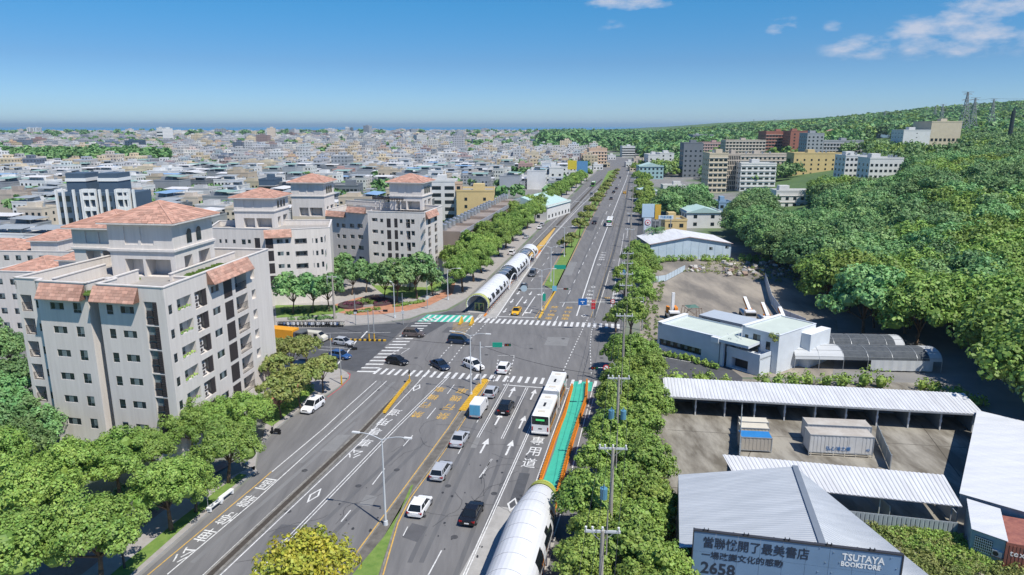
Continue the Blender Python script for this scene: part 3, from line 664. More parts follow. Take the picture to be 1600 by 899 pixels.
lst=sorted(FT,key=lambda o:PX(o.location)[0])
for o in lst:
    k=(fl(o),region(PX(o.location))); cnt[k]=cnt.get(k,0)+1; o['label']=f'{k[0]} broad-crowned tree {k[1]}, {ordn(cnt[k])} from the left'
def wood_mass(name,P,n_leaf,lf,R_,m,kind='stuff',flat=.8,label=None,grow=1.0):
    rs=np.random.RandomState(5); base=[]
    for s in range(6):
        c,r=lobes(R_,R_*1.0,7,rs,R_*.8); base.append(leaves(c,r,n_leaf,lf,rs,flat,sub=9))
    VV=[];QQ=[];o=0
    for i,(x,y,z,s) in enumerate(P):
        V,Q=base[i%6]; a=rs.rand()*6.28; ca,sa=math.cos(a),math.sin(a)
        W=V@np.array([[ca,sa,0],[-sa,ca,0],[0,0,1]])*s*(.85+.3*rs.rand()); W=W+np.array([x,y,z-.5]); VV.append(W); QQ.append(Q+o); o+=len(V)
    if not VV: return None
    o=link(name,npmesh(name,np.concatenate(VV),np.concatenate(QQ),m),kind=kind)
    if label: tag(o,label,'trees')
    return o
A=[(x,y,z,1 if st<10 else 1.35 if st<12 else 2.1) for x,y,z,q,st in TREELEFT]
print('forest left',len(A))
for j,m in enumerate((leafd,leafd,leaf)):
    P=[p for i,p in enumerate(A) if (int((math.sin(p[0]/33)+math.sin(p[1]/41+2)+random.random()*1.6)*1.2)%3)==j]
    NEAR=[p for p in P if p[1]<700]; FARP=[p for p in P if p[1]>=700]
    wood_mass('hillside_wood',NEAR,620,.75,5.0,m,label=['dark wood covering the hillside on the right','deep green wood patches on the hillside','bright green patches of the hillside wood'][j])
    wood_mass('distant_wood',FARP,150,1.7,5.0,m,label=['dark distant wood below the ridge','deep green distant wood below the ridge','lighter patches of the distant wood'][j])
# ---------- buildings
def z5(x,y): return (x/3.625,300+y/3.625)
def z7(x,y): return (x/3.625,480+y/3.625)
def c2(x,y): return (320+x/4.495,290+y/4.495)
def c3(x,y): return (500+x/4.495,265+y/4.495)
def onp(px,P0,P1):
    r=G(*px); u=Vector(P1)-Vector(P0); u.normalize(); det=r.x*(-u.y)+u.x*r.y
    t=(P0[0]*(-u.y)+u.x*P0[1])/det; s=(r.x*P0[1]-r.y*P0[0])/det*-1
    s=((t*r.x-P0[0])*u.x+(t*r.y-P0[1])*u.y)
    return s,H-H*t
def rect(f,x0,y0,x1,y1,P0,P1):
    a=onp(f(x0,y0),P0,P1); b=onp(f(x1,y1),P0,P1); c=onp(f(x0,y1),P0,P1); d=onp(f(x1,y0),P0,P1)
    return [min(a[0],b[0]),max(a[0],b[0]),min(c[1],b[1]),max(a[1],d[1])]
def facade(mb,P0,P1,za,zb,holes=(),m=0):
    P0=Vector(P0).to_2d(); P1=Vector(P1).to_2d(); L=(P1-P0).length; u=(P1-P0)/L; n=Vector((u.y,-u.x))
    hs=[]
    for h in holes:
        u0,u1,a,b,d,bm=h; u0=max(.05,u0);u1=min(L-.05,u1);a=max(za+.02,a);b=min(zb-.05,b)
        if u1-u0>.1 and b-a>.1 and not any(u0<g[1] and u1>g[0] and a<g[3] and b>g[2] for g in hs): hs.append((u0,u1,a,b,d,bm))
    us=sorted({0.0,L,*[x for h in hs for x in h[:2]]}); zs=sorted({za,zb,*[x for h in hs for x in h[2:4]]})
    def P(s,z,d=0): q=P0+u*s-n*d; return (q.x,q.y,z)
    for i in range(len(us)-1):
        cu=(us[i]+us[i+1])/2; st=None
        for j in range(len(zs)-1):
            cz=(zs[j]+zs[j+1])/2; inside=any(h[0]<cu<h[1] and h[2]<cz<h[3] for h in hs)
            if not inside and st is None: st=zs[j]
            if (inside or j==len(zs)-2) and st is not None:
                en=zs[j] if inside else zs[j+1]
                if en>st: mb.add([P(us[i],st),P(us[i+1],st),P(us[i+1],en),P(us[i],en)],[(0,1,2,3)],m)
                st=None
    for u0,u1,a,b,d,bm in hs:
        F_=[P(u0,a),P(u1,a),P(u1,b),P(u0,b)]; B_=[P(u0,a,d),P(u1,a,d),P(u1,b,d),P(u0,b,d)]
        mb.add(F_+B_,[(0,1,5,4),(1,2,6,5),(2,3,7,6),(3,0,4,7)],m); mb.add(B_,[(0,1,2,3)],bm)
    return u,n
WM={}
def unit(kind,w_,h_,parent,P,rz,mats):
    w_=round(w_*5)/5 or .2; h_=round(h_*5)/5 or .2; key=(kind,w_,h_,tuple(m.name for m in mats))
    nm={'win':'window','louv':'louvre','rail':'railing','ac':'air_conditioner','door':'door','plant':'planter','arch':'arched_window'}[kind]
    if key not in WM:
        mb=MB()
        if kind in('win','door'):
            mb.box(-w_/2,w_/2,-.02,.03,0,h_,1); n=max(1,round(w_/.75)); pw=(w_-.07)/n
            for i in range(n):
                x=-w_/2+.05+i*pw; hh=h_-.12
                if kind=='win' and h_>1.15: mb.box(x,x+pw-.05,-.05,-.015,.06,.06+hh*.3,0); mb.box(x,x+pw-.05,-.05,-.015,.1+hh*.3,.06+hh,2 if (i%2) else 0)
                else: mb.box(x,x+pw-.05,-.05,-.015,.06,.06+hh,2 if (i%3==1 or h_>1.3) else 0)
        elif kind=='louv':
            n=max(3,int(h_/.22))
            for i in range(n): mb.box(-w_/2,w_/2,-.09,-.02,i*h_/n,i*h_/n+h_/n*.62,0)
            mb.box(-w_/2,w_/2,-.02,.04,0,h_,1)
        elif kind=='rail':
            mb.box(-w_/2,w_/2,-.03,.03,h_-.05,h_,0); mb.box(-w_/2,w_/2,-.03,.03,.05,.1,0); n=max(3,int(w_/.16))
            for i in range(n+1): x=-w_/2+w_*i/n; mb.box(x-.012,x+.012,-.012,.012,.05,h_,0)
        elif kind=='ac':
            mb.box(-.42,.42,-.18,.18,0,.62,0); mb.cyl((-.1,-.2,.31),(-.1,-.18,.31),.25,.25,12,1); mb.box(-.5,.5,-.25,.25,-.06,-.01,1)
        elif kind=='plant':
            mb.box(-w_/2,w_/2,-.2,.15,0,.25,0); 
            for i in range(int(w_*7)): x=random.uniform(-w_/2,w_/2); y=random.uniform(-.25,.1); z=.25+random.random()*.25; mb.add([(x-.12,y,z),(x+.12,y-.05,z+.05),(x+.1,y+.1,z+.16),(x-.1,y+.12,z+.1)],[(0,1,2,3)],1)
        elif kind=='arch':
            pts=[(-w_/2,0),(w_/2,0),(w_/2,h_-w_/2)]+[(w_/2*math.cos(a),h_-w_/2+w_/2*math.sin(a)) for a in [math.pi*k/8 for k in range(1,8)]]+[(-w_/2,h_-w_/2)]
            mb.add([(x,-.06,z) for x,z in pts],[tuple(range(len(pts)))],0)
            o=[(x*1.28,z*1.0+(.12 if z>h_*.5 else 0)) for x,z in pts]
            for i in range(2,len(pts)-1):
                if 1<i: mb.add([(pts[i][0],-.08,pts[i][1]),(pts[i+1][0],-.08,pts[i+1][1]),(o[i+1][0],-.08,o[i+1][1]),(o[i][0],-.08,o[i][1])],[(0,1,2,3)],1)
        o=mb.build(nm,mats,parent); WM[key]=o.data
    else: o=link(nm,WM[key],parent)
    o.location=P; o.rotation_euler=(0,0,rz); return o
def facing(P0,P1): 
    u=Vector(P1).to_2d()-Vector(P0).to_2d(); return math.atan2(u.y,u.x)
def place(t,loc,P0,P1,kind,u0,u1,a,b,d,mats=None):
    P0=Vector(P0).to_2d(); u=(Vector(P1).to_2d()-P0).normalized(); n=Vector((u.y,-u.x)); q=P0+u*(u0+u1)/2-n*d
    m=mats or {'win':(glass,frame,glass2),'door':(glass,frame,dark),'louv':(dark,dmetal),'rail':(dmetal,),'ac':(offw2,dark),'plant':(offw2,leaf),'arch':(glass,offw2)}[kind]
    return unit(kind,u1-u0,b-a,t,(q.x-loc[0],q.y-loc[1],a),math.atan2(u.y,u.x),list(m))
def hip(t,M_,x0,x1,y0,y1,z,h,over=.9,step=.42,tw=.9,name='roof'):
    x0-=over;x1+=over;y0-=over;y1+=over; w_=min(x1-x0,y1-y0)/2; rows=max(3,int(w_/step)); mb=MB(M_)
    c=[(x0,y0),(x1,y0),(x1,y1),(x0,y1)]
    mb.box(x0,x1,y0,y1,z-.22,z,0)
    o=mb.build('eave',offw2,t); mb=MB(M_); rs=random.Random(3)
    for r in range(rows):
        a=r/rows*w_; b=(r+1)/rows*w_; za=z+h*r/rows+.05; zb=z+h*(r+1)/rows+.0
        A_=[(x0+a,y0+a),(x1-a,y0+a),(x1-a,y1-a),(x0+a,y1-a)]; B_=[(x0+b,y0+b),(x1-b,y0+b),(x1-b,y1-b),(x0+b,y1-b)]
        for k in range(4):
            p,q=Vector(A_[k]),Vector(A_[(k+1)%4]); s,e=Vector(B_[k]),Vector(B_[(k+1)%4]); n=max(1,int((q-p).length/tw)); off=rs.random()*.5/n if n>2 else 0
            for i in range(n):
                f0=0 if i==0 else i/n+off; f1=1 if i==n-1 else (i+1)/n+off; ea=p.lerp(q,f0); eb=p.lerp(q,f1-.004); ec=s.lerp(e,f1-.004); ed=s.lerp(e,f0)
                mb.add([(ea.x,ea.y,za),(eb.x,eb.y,za),(ec.x,ec.y,zb),(ed.x,ed.y,zb),(ea.x,ea.y,za-.09),(eb.x,eb.y,za-.09)],[(0,1,2,3),(4,5,1,0)])
    o=mb.build(name,tile_m,t); o['kind']='stuff'
    mb=MB(M_); zr=z+h+.03; rx0,rx1,ry0,ry1=x0+w_,x1-w_,y0+w_,y1-w_
    R2=[(rx0,ry0),(rx1,ry0),(rx1,ry1),(rx0,ry1)]
    for k in range(4): mb.cyl((*c[k],z+.08),(*R2[k],zr),.09,.09,6)
    mb.cyl((rx0,ry0,zr),(rx1+.001,ry1,zr),.1,.1,6); mb.build('ridge_tile',tile_m,o)
    return o
def awning(t,loc,P0,P1,u0,u1,zt,zb,out=.9,name='awning'):
    """sloped tiled canopy on a wall"""
    P0=Vector(P0).to_2d(); u=(Vector(P1).to_2d()-P0).normalized(); n=Vector((u.y,-u.x)); mb=MB(Matrix.Translation((-loc[0],-loc[1],0))); rows=5; k=max(3,int((u1-u0)/.8)); rs=random.Random(5)
    def P(s,f,dz=0):
        q=P0+u*s+n*(.06+out*f); return (q.x,q.y,zt+(zb-zt)*f+dz)
    for r in range(rows):
        f0=r/rows; f1=(r+1)/rows+.03; sh=(u1-u0)/k*.5*(r%2)
        for i in range(k+1):
            a=max(u0,u0+(u1-u0)*i/k-sh); b=min(u1,u0+(u1-u0)*(i+1)/k-sh)
            if b-a<.05: continue
            mb.add([P(a,f1,.05),P(b-.02,f1,.05),P(b-.02,f0,.0),P(a,f0,.0),P(a,f1,-.04),P(b-.02,f1,-.04)],[(0,1,2,3),(4,5,1,0)])
    for s in (u0,u1): mb.add([P(s,0,0),P(s,1,.0),P(s,0,zb-zt)],[(0,1,2),(2,1,0)])
    mb.add([P(u0,1,-.05),P(u1,1,-.05),P(u1,0,zb-zt-.05),P(u0,0,zb-zt-.05)],[(0,1,2,3)])
    o=mb.build(name,tile_m,t); o['kind']='stuff'; return o
def parapet(mb,pts,z0,z1,th=.25,cap=.12,m=0,mc=1):
    pts=[Vector(p).to_2d() for p in pts]; zz=0
    for a,b in zip(pts,pts[1:]):
        d=(b-a).normalized(); n=Vector((-d.y,d.x))   # inside = left
        q0=a+n*.004;q1=b+n*.004; mb.prism([q0,q1,q1+n*th,q0+n*th],z0,z1,m); 
        c=Vector((-d.y,d.x))*.08; e=d*.08
        mb.prism([a-c-e,b-c+e,b+n*th+c+e,a+n*th+c-e],z1+.002,z1+cap+zz,mc); zz+=.004
def tower(t,loc,K,ang,w_,dp,z0,zc,ze,hr=2.3,fronth=(),arch=True):
    """roof tower: front-right corner K, local x to the left along the front is negative"""
    M_=Matrix.Translation((K[0]-loc[0],K[1]-loc[1],0))@Matrix.Rotation(ang,4,'Z'); mb=MB(M_)
    # local: front runs from (-w,0) to (0,0), facing -y ; right side (0,0)->(0,dp)
    facade(mb,(-w_,0),(0,0),z0,zc,[(w_*.22,w_*.5,z0+.1,z0+2.5,1.6,0),(w_*.54,w_*.93,z0+.1,z0+2.5,2.2,2)])
    facade(mb,(0,0),(0,dp),z0,zc,[(dp*.22,dp*.42,z0+.1,z0+2.6,1.5,0),(dp*.58,dp*.88,z0+.1,z0+2.7,1.5,0)])
    facade(mb,(0,dp),(-w_,dp),z0,zc); facade(mb,(-w_,dp),(-w_,0),z0,zc)
    mb.box(-w_-.25,.25,-.25,dp+.25,zc,zc+.3,1); mb.box(-w_-.12,.12,-.12,dp+.12,zc-.2,zc-.003,1)
    facade(mb,(-w_,0),(0,0),zc+.3,ze-.2,[(w_*.25,w_*.46,zc+.9,ze-.6,.15,2),(w_*.5,w_*.7,zc+.9,ze-.6,.15,2)])
    facade(mb,(0,0),(0,dp),zc+.3,ze-.2); facade(mb,(0,dp),(-w_,dp),zc+.3,ze-.2); facade(mb,(-w_,dp),(-w_,0),zc+.3,ze-.2)
    mb.box(-w_,0,0,dp,ze-.26,ze-.203,0)
    o=mb.build('roof_tower',[offw,offw2,offw],t)
    if arch:
        for s in (.38,.62) if arch==2 else (.3,.5,.7):
            a=unit('arch',dp*.13,(ze-zc)*.52,o,(0,0,0),0,[glass,offw2]); q=M_@Vector((.0,dp*s,zc+.75)); a.location=q; a.rotation_euler=(0,0,ang+math.pi/2)
    hip(o,M_,-w_,0,0,dp,ze,hr); return o
# ---- the big apartment block on the left
loc=(-42.0,81.0); A=Vector(loc); r_=Vector((.125,.992)); l_=Vector((-.992,.125)); l_.normalize(); r_.normalize()
def BP(l,r): return A+l_*l+r_*r
fl_=Vector((-.977,.21)).normalized()
t=thing('apartment_block','large cream apartment block with red hipped roof towers, nearest on the left','apartment block',(loc[0],loc[1],0)); TB=t
mb=MB(Matrix.Translation((-loc[0],-loc[1],0))); pit=3.12; NF=7
B=BP(0,27.1); Cc=A+fl_*18.5
hR_=[];todo=[]
for k in range(NF):
    z=20.95-pit*k
    if z<3.2: break
    for (u0,u1,a,b,d,kind) in [(.55,1.35,z-1.5,z-.3,.12,'win'),(2.35,5.4,z-1.75,z,.9,'winp'),(6.2,9.0,z-2.3,z,1.1,'acs'),(10.1,12.05,z-1.15,z-.1,.15,'win'),(13.2,15.4,z-2.6,z-.05,.2,'louv'),(16.3,19.6,z-2.5,z-.05,1.5,'bal'),(20.85,22.1,z-1.5,z-.1,.6,'rec')]:
        if d>.5 or kind=='win' or kind=='louv': hR_.append((u0,u1,a,b,d,0))
        todo.append((A,B,kind,u0,u1,a,b,d))
facade(mb,A,B,0,23,hR_)
hF_=[]
s1=A+fl_*9.5; s2=A+fl_*11.0
hA=[];hB=[]
def FU(seg0,u0,u1): return (seg0-u1,seg0-u0)
for k in range(NF):
    z=20.95-pit*k
    if z<3.2: break
    for (u0,u1,a,b,d,kind) in [(1.2,3.0,z-2.75,z+.2,.3,'louvac'),(4.5,6.4,z-1.5,z-.55,.14,'win'),(7.5,8.4,z-1.75,z-.45,.14,'win')]:
        x0,x1=FU(9.5,u0,u1); hA.append((x0,x1,a,b,d,2)); todo.append((s1,A,kind,x0,x1,a,b,d))
    for (u0,u1,a,b,d,kind) in [(12.15,13.3,z-1.85,z-.45,.14,'win'),(14.7,16.75,z-1.55,z-.6,.14,'win')]:
        x0,x1=FU(18.5,u0,u1); hB.append((x0,x1,a,b,d,2)); todo.append((Cc,s2,kind,x0,x1,a,b,d))
facade(mb,s1,A,0,23,hA); facade(mb,Cc,s2,0,23,hB)
nb=Vector((-fl_.y,fl_.x))*-1
if nb.y<0: nb=-nb
s1b=s1+nb*3.2; s2b=s2+nb*3.2
facade(mb,s2,s2b,0,23); facade(mb,s2b,s1b,0,21.9); facade(mb,s1b,s1,0,23)
# left wing, set back
Wa=Cc+nb*.9; Wb=Wa+fl_*4.1; hW=[]
for k in range(NF):
    z=20.95-pit*k
    if z<3.2: break
    hW.append((.5,2.2,z-2.3,z-.1,1.3,0)); todo.append((Wb,Wa,'bal',.5,2.2,z-2.3,z-.1,1.2))
    hW.append((2.8,3.5,z-1.8,z-.7,.14,2)); todo.append((Wb,Wa,'win',2.8,3.5,z-1.8,z-.7,.14))
facade(mb,Wb,Wa,5.5,22.6,hW); facade(mb,Wb,Wa,0,5.5,[(2.1,3.3,.2,2.9,.3,2)],m=3); facade(mb,Wa,Cc,0,23); D1=BP(23,27.1); facade(mb,Wb+nb*24,Wb,0,22.6); facade(mb,B,Wb+nb*24,0,22.6)
mb.add([(*s1b,21.6),(*A,21.6),(*B,21.6),(*(Wb+nb*24),21.6),(*Wb,21.6),(*Wa,21.6),(*Cc,21.6),(*s2,21.6),(*s2b,21.6)],[tuple(range(9))],4); mb.f[-1]=mb.f[-1]
parapet(mb,[s1b,s1,A,B,Wb+nb*24,Wb,Wa],21.6,23.0); parapet(mb,[Wa,Cc,s2,s2b,s1b],21.6,23.0)
# inner terrace walls
for p,q,h in [((5.0,9.2),(5.0,26),1.0),((.3,10),(5,10),.5),((9.5,3),(9.5,9),1.5),((16.5,2.5),(16.5,12),1.5)]:
    parapet(mb,[BP(*p),BP(*q)],21.6,21.6+h)
mb.build('wall',[offw,offw2,glass2,stone,paverg],t)
for (p0,p1,kind,u0,u1,a,b,d) in todo:
    if kind=='win': place(t,loc,p0,p1,'win',u0,u1,a,b,d-.04)
    elif kind=='winp': place(t,loc,p0,p1,'win',u0+.1,u0+1.9,a+.3,b-.1,d-.05); place(t,loc,p0,p1,'plant',u0+.1,u1-.1,a,b,.2)
    elif kind=='acs':
        place(t,loc,p0,p1,'louv',u0+1.9,u1,a,b,.15)
        for q in (.15,1.1): place(t,loc,p0,p1,'ac',u0+.3,u0+1.5,a+q,b,.5)
    elif kind=='louv': place(t,loc,p0,p1,'louv',u0,u1,a,b,.06)
    elif kind=='louvac':
        place(t,loc,p0,p1,'louv',u0+1.25,u1,a+.1,b-.1,.04,(dark,dmetal))
        for q in (.2,1.15): place(t,loc,p0,p1,'ac',u0,u0+1.2,a+q,b,.3,(dark,dmetal))
    elif kind=='bal': place(t,loc,p0,p1,'rail',u0,u1,a,a+1.1,.08); place(t,loc,p0,p1,'win',u0+.3,u1-.2,a+.1,b-.2,d-.06)
awning(t,loc,A,B,9.3,20.4,23.1,21.35,1.0); 
awning(t,loc,s1,A,*FU(9.5,3.5,9.9),22.85,21.1,1.0); awning(t,loc,Cc,s2,*FU(18.5,11.2,17.8),22.85,21.05,1.0)
an=math.atan2(r_.y,r_.x)-math.pi/2
tower(t,loc,BP(5.7,11.5),an,9.5,10,21.6,25.2,29.2,2.4,arch=2); tower(t,loc,BP(17.9,18.5),an,8.6,9,21.6,24.0,27.3,2.1,arch=2)
for l0,l1,r0,r1 in [(6.0,14.5,.6,2.6),(10.0,11.4,4,10),(17.2,18.6,4,12),(.6,4.7,11,20)]:
    rs=np.random.RandomState(int(l0*10)); mb=MB(Matrix.Translation((-loc[0],-loc[1],0))); mb.prism([BP(l0,r0),BP(l1,r0),BP(l1,r1),BP(l0,r1)],21.6,21.85,0)
    for i in range(int((l1-l0)*(r1-r0)*16)):
        q=BP(rs.uniform(l0+.15,l1-.15),rs.uniform(r0+.15,r1-.15)); z=21.85; h=rs.uniform(.1,.35); a=rs.uniform(0,3.14); dx,dy=math.cos(a)*.16,math.sin(a)*.16
        mb.add([(q.x-dx,q.y-dy,z),(q.x+dx,q.y+dy,z),(q.x+dx*1.6,q.y+dy,z+h),(q.x-dx,q.y-dy*1.4,z+h)],[(0,1,2,3),(3,2,1,0)],1)
    mb.build('roof_garden',[grass,grass],t)['kind']='stuff'
# ---- blocks seen across the side street
def aptblock(label,A_,Rr,Ll,wing,top,frontspec,rightspec,wingspec,towers,pitch,nrow,awn=(),name='apartment_block',tang=None):
    loc=(A_[0],A_[1]); t=thing(name,label,'apartment block',(loc[0],loc[1],0)); T_=Matrix.Translation((-loc[0],-loc[1],0)); mb=MB(T_)
    A_=Vector(A_).to_2d(); Rr=Vector(Rr).to_2d(); Ll=Vector(Ll).to_2d(); back=Rr-A_; out=[]
    def specs(P0,P1,spec,zb):
        hs=[]
        for f,x0,y0,x1,y1,d,kind,n in spec:
            u0,u1,a,b=rect(f,x0,y0,x1,y1,P0,P1)
            for k in range(n):
                aa,bb=a-k*pitch,b-k*pitch
                if aa<.5: break
                hs.append((u0,u1,aa,bb,d,0)); out.append((P0,P1,kind,u0,u1,aa,bb,d))
        facade(mb,P0,P1,0,zb,hs)
    specs(A_,Rr,rightspec,top); specs(Ll,A_,frontspec,top)
    bk=back.normalized()*back.length
    if wing:
        W0=Vector(wing[0]).to_2d(); W1=Vector(wing[1]).to_2d(); zt=wing[2]; specs(W1,W0,wingspec,zt); facade(mb,W0,Ll,0,top)
        facade(mb,Ll+bk,W1+(Ll+bk-W0),0,zt) if 0 else None
        E_=W1+back*.9; facade(mb,E_,W1,0,zt); facade(mb,Rr,E_,0,min(top,zt))
        mb.sheet([A_,Rr,E_,W1,W0,Ll],min(top,zt)-1.2,2); parapet(mb,[W1,W0],zt-1.2,zt+.05); parapet(mb,[E_,W1],zt-1.2,zt+.05)
        parapet(mb,[Ll,A_,Rr,E_],top-1.2,top+.05)
    else:
        E_=Ll+bk; facade(mb,Rr,E_,0,top); facade(mb,E_,Ll,0,top); mb.sheet([A_,Rr,E_,Ll],top-1.2,2); parapet(mb,[Ll,A_,Rr,E_,Ll],top-1.2,top+.05)
    mb.build('wall',[offw,offw2,paverg],t)
    for (p0,p1,kind,u0,u1,a,b,d) in out:
        if kind=='win': place(t,loc,p0,p1,'win',u0,u1,a,b,d-.04)
        elif kind=='louv': place(t,loc,p0,p1,'louv',u0,u1,a,b,max(.05,d-.1))
        elif kind=='bal': place(t,loc,p0,p1,'rail',u0,u1,a,a+1.1,.06); place(t,loc,p0,p1,'win',u0+.2,u1-.1,a+.1,b-.1,d-.06)
    ang=math.atan2(back.y,back.x)-math.pi/2
    if tang is not None: ang=tang
    for K,w_,dp,z0,zc,ze,hr in towers: tower(t,loc,K,ang,w_,dp,z0,zc,ze,hr)
    for (p0,p1,f,x0,x1,zt,zb) in awn:
        a0=onp(f(x0,330),p0,p1)[0]; a1=onp(f(x1,330),p0,p1)[0]; awning(t,loc,p0,p1,min(a0,a1),max(a0,a1),zt,zb,.8)
    return t,ang
A3=Vector((-22.5,181.0)); R3=G(691,322.5,20).to_2d(); L3=G(574,331,20).to_2d(); W30=L3+Vector((0,6.5)); W31=G(508,335,17.5).to_2d()
A3=G(663,333,20).to_2d()
t3,a3=aptblock('cream apartment block with dark pergola on its roof terrace beside the tree row',A3,R3,L3,(W30,W31,18.6),20,
 [(c3,363,342,404,366,.6,'win',5),(c3,421,346,444,372,.15,'win',5),(c3,467,345,498,408,.2,'louv',5),(c3,520,345,546,408,.2,'louv',5),(c3,558,350,580,378,.15,'win',5),(c3,602,350,634,412,.9,'bal',5),(c3,638,350,664,384,.3,'win',5)],
 [(c3,727,336,740,366,.15,'win',5),(c3,757,325,778,382,.5,'bal',5),(c3,803,303,822,356,.5,'bal',5)],
 [(c3,60,380,84,432,1.0,'bal',4),(c3,115,378,135,404,.2,'win',4),(c3,153,383,180,408,.2,'win',4),(c3,209,383,240,408,.2,'win',4),(c3,262,384,300,410,.2,'win',4)],
 [(G(660,328,19).to_2d(),9.6,9,18.8,22.6,26.6,2.1)],3.07,5,awn=[(A3,R3,c3,740,818,20.1,18.4),(W31,W30,c3,45,180,18.7,17.2),(W31,W30,c3,195,325,20.2,18.7)])
# pergola on the terrace
pg=MB(); q=G(608,327,19).to_2d(); px_,py_=q
M_=Matrix.Translation((px_-A3.x,py_-A3.y,0))@Matrix.Rotation(a3,4,'Z'); pg.M=M_
for x in (-4,-2.5,2,3.5):
    for y in (0,3): pg.box(x-.12,x+.12,y-.12,y+.12,18.8,21.7,1)
for i in range(12): pg.box(-4.6+i*.78,-4.3+i*.78,-.8,3.8,21.7,21.95,0)
for y in (-.1,3.0): pg.box(-4.8,4.6,y,y+.2,21.95,22.1,0)
pg.build('pergola',[dark,offw2],t3)
aw=MB(Matrix.Translation((-A3.x,-A3.y,0))); P0=A3; u3=(R3-A3).normalized(); n3=Vector((u3.y,-u3.x)); 
for i in range(9):
    a=P0+u3*(i*.9-.5); b=a+u3*.85; aw.add([(*(a+n3*.05),4.2),(*(b+n3*.05),4.2),(*(b+n3*1.5),3.4),(*(a+n3*1.5),3.4)],[(3,2,1,0),(0,1,2,3)])
aw.build('shop_awning',skyb,t3)
A2=G(515,356,18.2).to_2d(); R2_=A2+Vector((-3.0,14)); L2=G(412.9,361,18.2).to_2d(); W2a=L2+Vector((0,2.5)); W2b=G(326,358,18).to_2d()
aptblock('cream apartment block with two red roofed towers in the middle distance',A2,R2_,L2,(W2a,W2b,18.2),18.2,
 [(c2,424,372,483,443,.25,'louv',4),(c2,503,378,551,405,.15,'win',4),(c2,630,375,718,408,.8,'bal',4),(c2,565,378,590,405,.15,'win',4),(c2,753,372,763,405,.12,'win',4),(c2,775,372,795,405,.12,'win',4),(c2,812,362,830,400,.12,'win',4)],
 [(c2,842,362,850,388,.12,'win',4)],
 [(c2,140,378,160,405,.12,'win',4),(c2,196,380,218,408,.12,'win',4),(c2,100,378,120,405,.12,'win',4),(c2,300,380,325,408,.12,'win',4),(c2,257,378,290,415,.12,'win',4),(c2,347,370,392,442,.3,'louv',4)],
 [(G(430,357,17).to_2d(),10.2,9.5,17,21.2,24.6,2.0),(G(499,343,17).to_2d()+Vector((0,6)),9.4,9,17,22.6,26.6,2.1)],3.0,4,awn=[(L2,A2,c2,412,608,18.4,16.6)],tang=R(-4))
# low cream blocks with hipped roofs at the far left edge
def lowblock(label,px,py,w_,d_,h,ang,towers=1):
    p=G(px,py); t=thing('low_apartment','x' if 0 else label,'apartment block',(p.x,p.y,0),ang); mb=MB(); hs=[]
    for k in range(int(h//3.1)):
        for i in range(int(w_/3)): hs.append((.9+i*3,2.3+i*3,1+k*3.1,2.3+k*3.1,.15,0))
    facade(mb,(0,0),(w_,0),0,h,hs); facade(mb,(w_,0),(w_,d_),0,h,[(x-w_*0,y,a,b,c,e) for x,y,a,b,c,e in hs if y<d_-1]); facade(mb,(w_,d_),(0,d_),0,h); facade(mb,(0,d_),(0,0),0,h); mb.sheet([(0,0),(w_,0),(w_,d_),(0,d_)],h-.6,2); parapet(mb,[(0,0),(w_,0),(w_,d_),(0,d_),(0,0)],h-.6,h+.1)
    mb.build('wall',[offw,offw2,paverg],t)
    for (u0,u1,a,b,d,_) in hs:
        unit('win',1.4,1.2,t,((u0+u1)/2,d-.05,a),0,[glass,frame,glass2])
        if u1<d_-1: unit('win',1.4,1.2,t,(w_-d+.05,(u0+u1)/2,a),math.pi/2,[glass,frame,glass2])
    hip(t,None,w_*.1,w_*.55,1,d_-1,h,2.2); 
    mb=MB(); mb.box(w_*.62,w_*.85,2,d_-3,h-.5,h+2.2); mb.build('stair_house',offw,t); hip(t,None,w_*.62,w_*.85,2,d_-3,h+2.4,1.4,.5)
    return t
lowblock('low cream block with brownish red hipped roof left of the large apartment block',2,520,22,13,13,R(-6))
lowblock('low cream block with salmon roofs at the left edge of the view',-60,470,30,12,12.5,R(-4)); lowblock('small cream block with pale orange pyramid roof behind the large apartment block',40,452,26,11,13,R(-3))
# ---------- buildings on the right
corr=mat('corrugated_grey_steel',(.36,.4,.43),.45,.08,.4,metal=.2); corrw=mat('corrugated_white_steel',(.64,.65,.66),.5,.08,.6,col2=(.47,.47,.47),stretch=(R(-5),1.5,.2),wgt=.6); corrb=mat('roof_grey_steel',(.36,.39,.42),.5,.07,.7,metal=.1,col2=(.46,.49,.52),stretch=(R(20),.25,2))
palew=mat('pale_blue_wall',(.50,.60,.68),.7,.08,.4); plw=mat('pale_plaster',(.60,.64,.68),.75,.07,.5); gro=mat('pale_green_roof',(.50,.56,.50),.8,.06,.4); bbm=mat('billboard_blue_grey',(.15,.24,.36),.6,.1,.4)
rusty=mat('rusted_red_steel',(.3,.09,.06),.8,.4,1.2,col2=(.16,.08,.06)); rustw=mat('weathered_white_steel',(.52,.51,.48),.7,.12,.8,col2=(.6,.6,.59)); netm=mat('black_shade_net',(.05,.06,.07),.9,.25,1.5,col2=(.09,.10,.11)); netw=mat('white_cloth',(.55,.57,.58),.8,.06,.6,trans=.15)
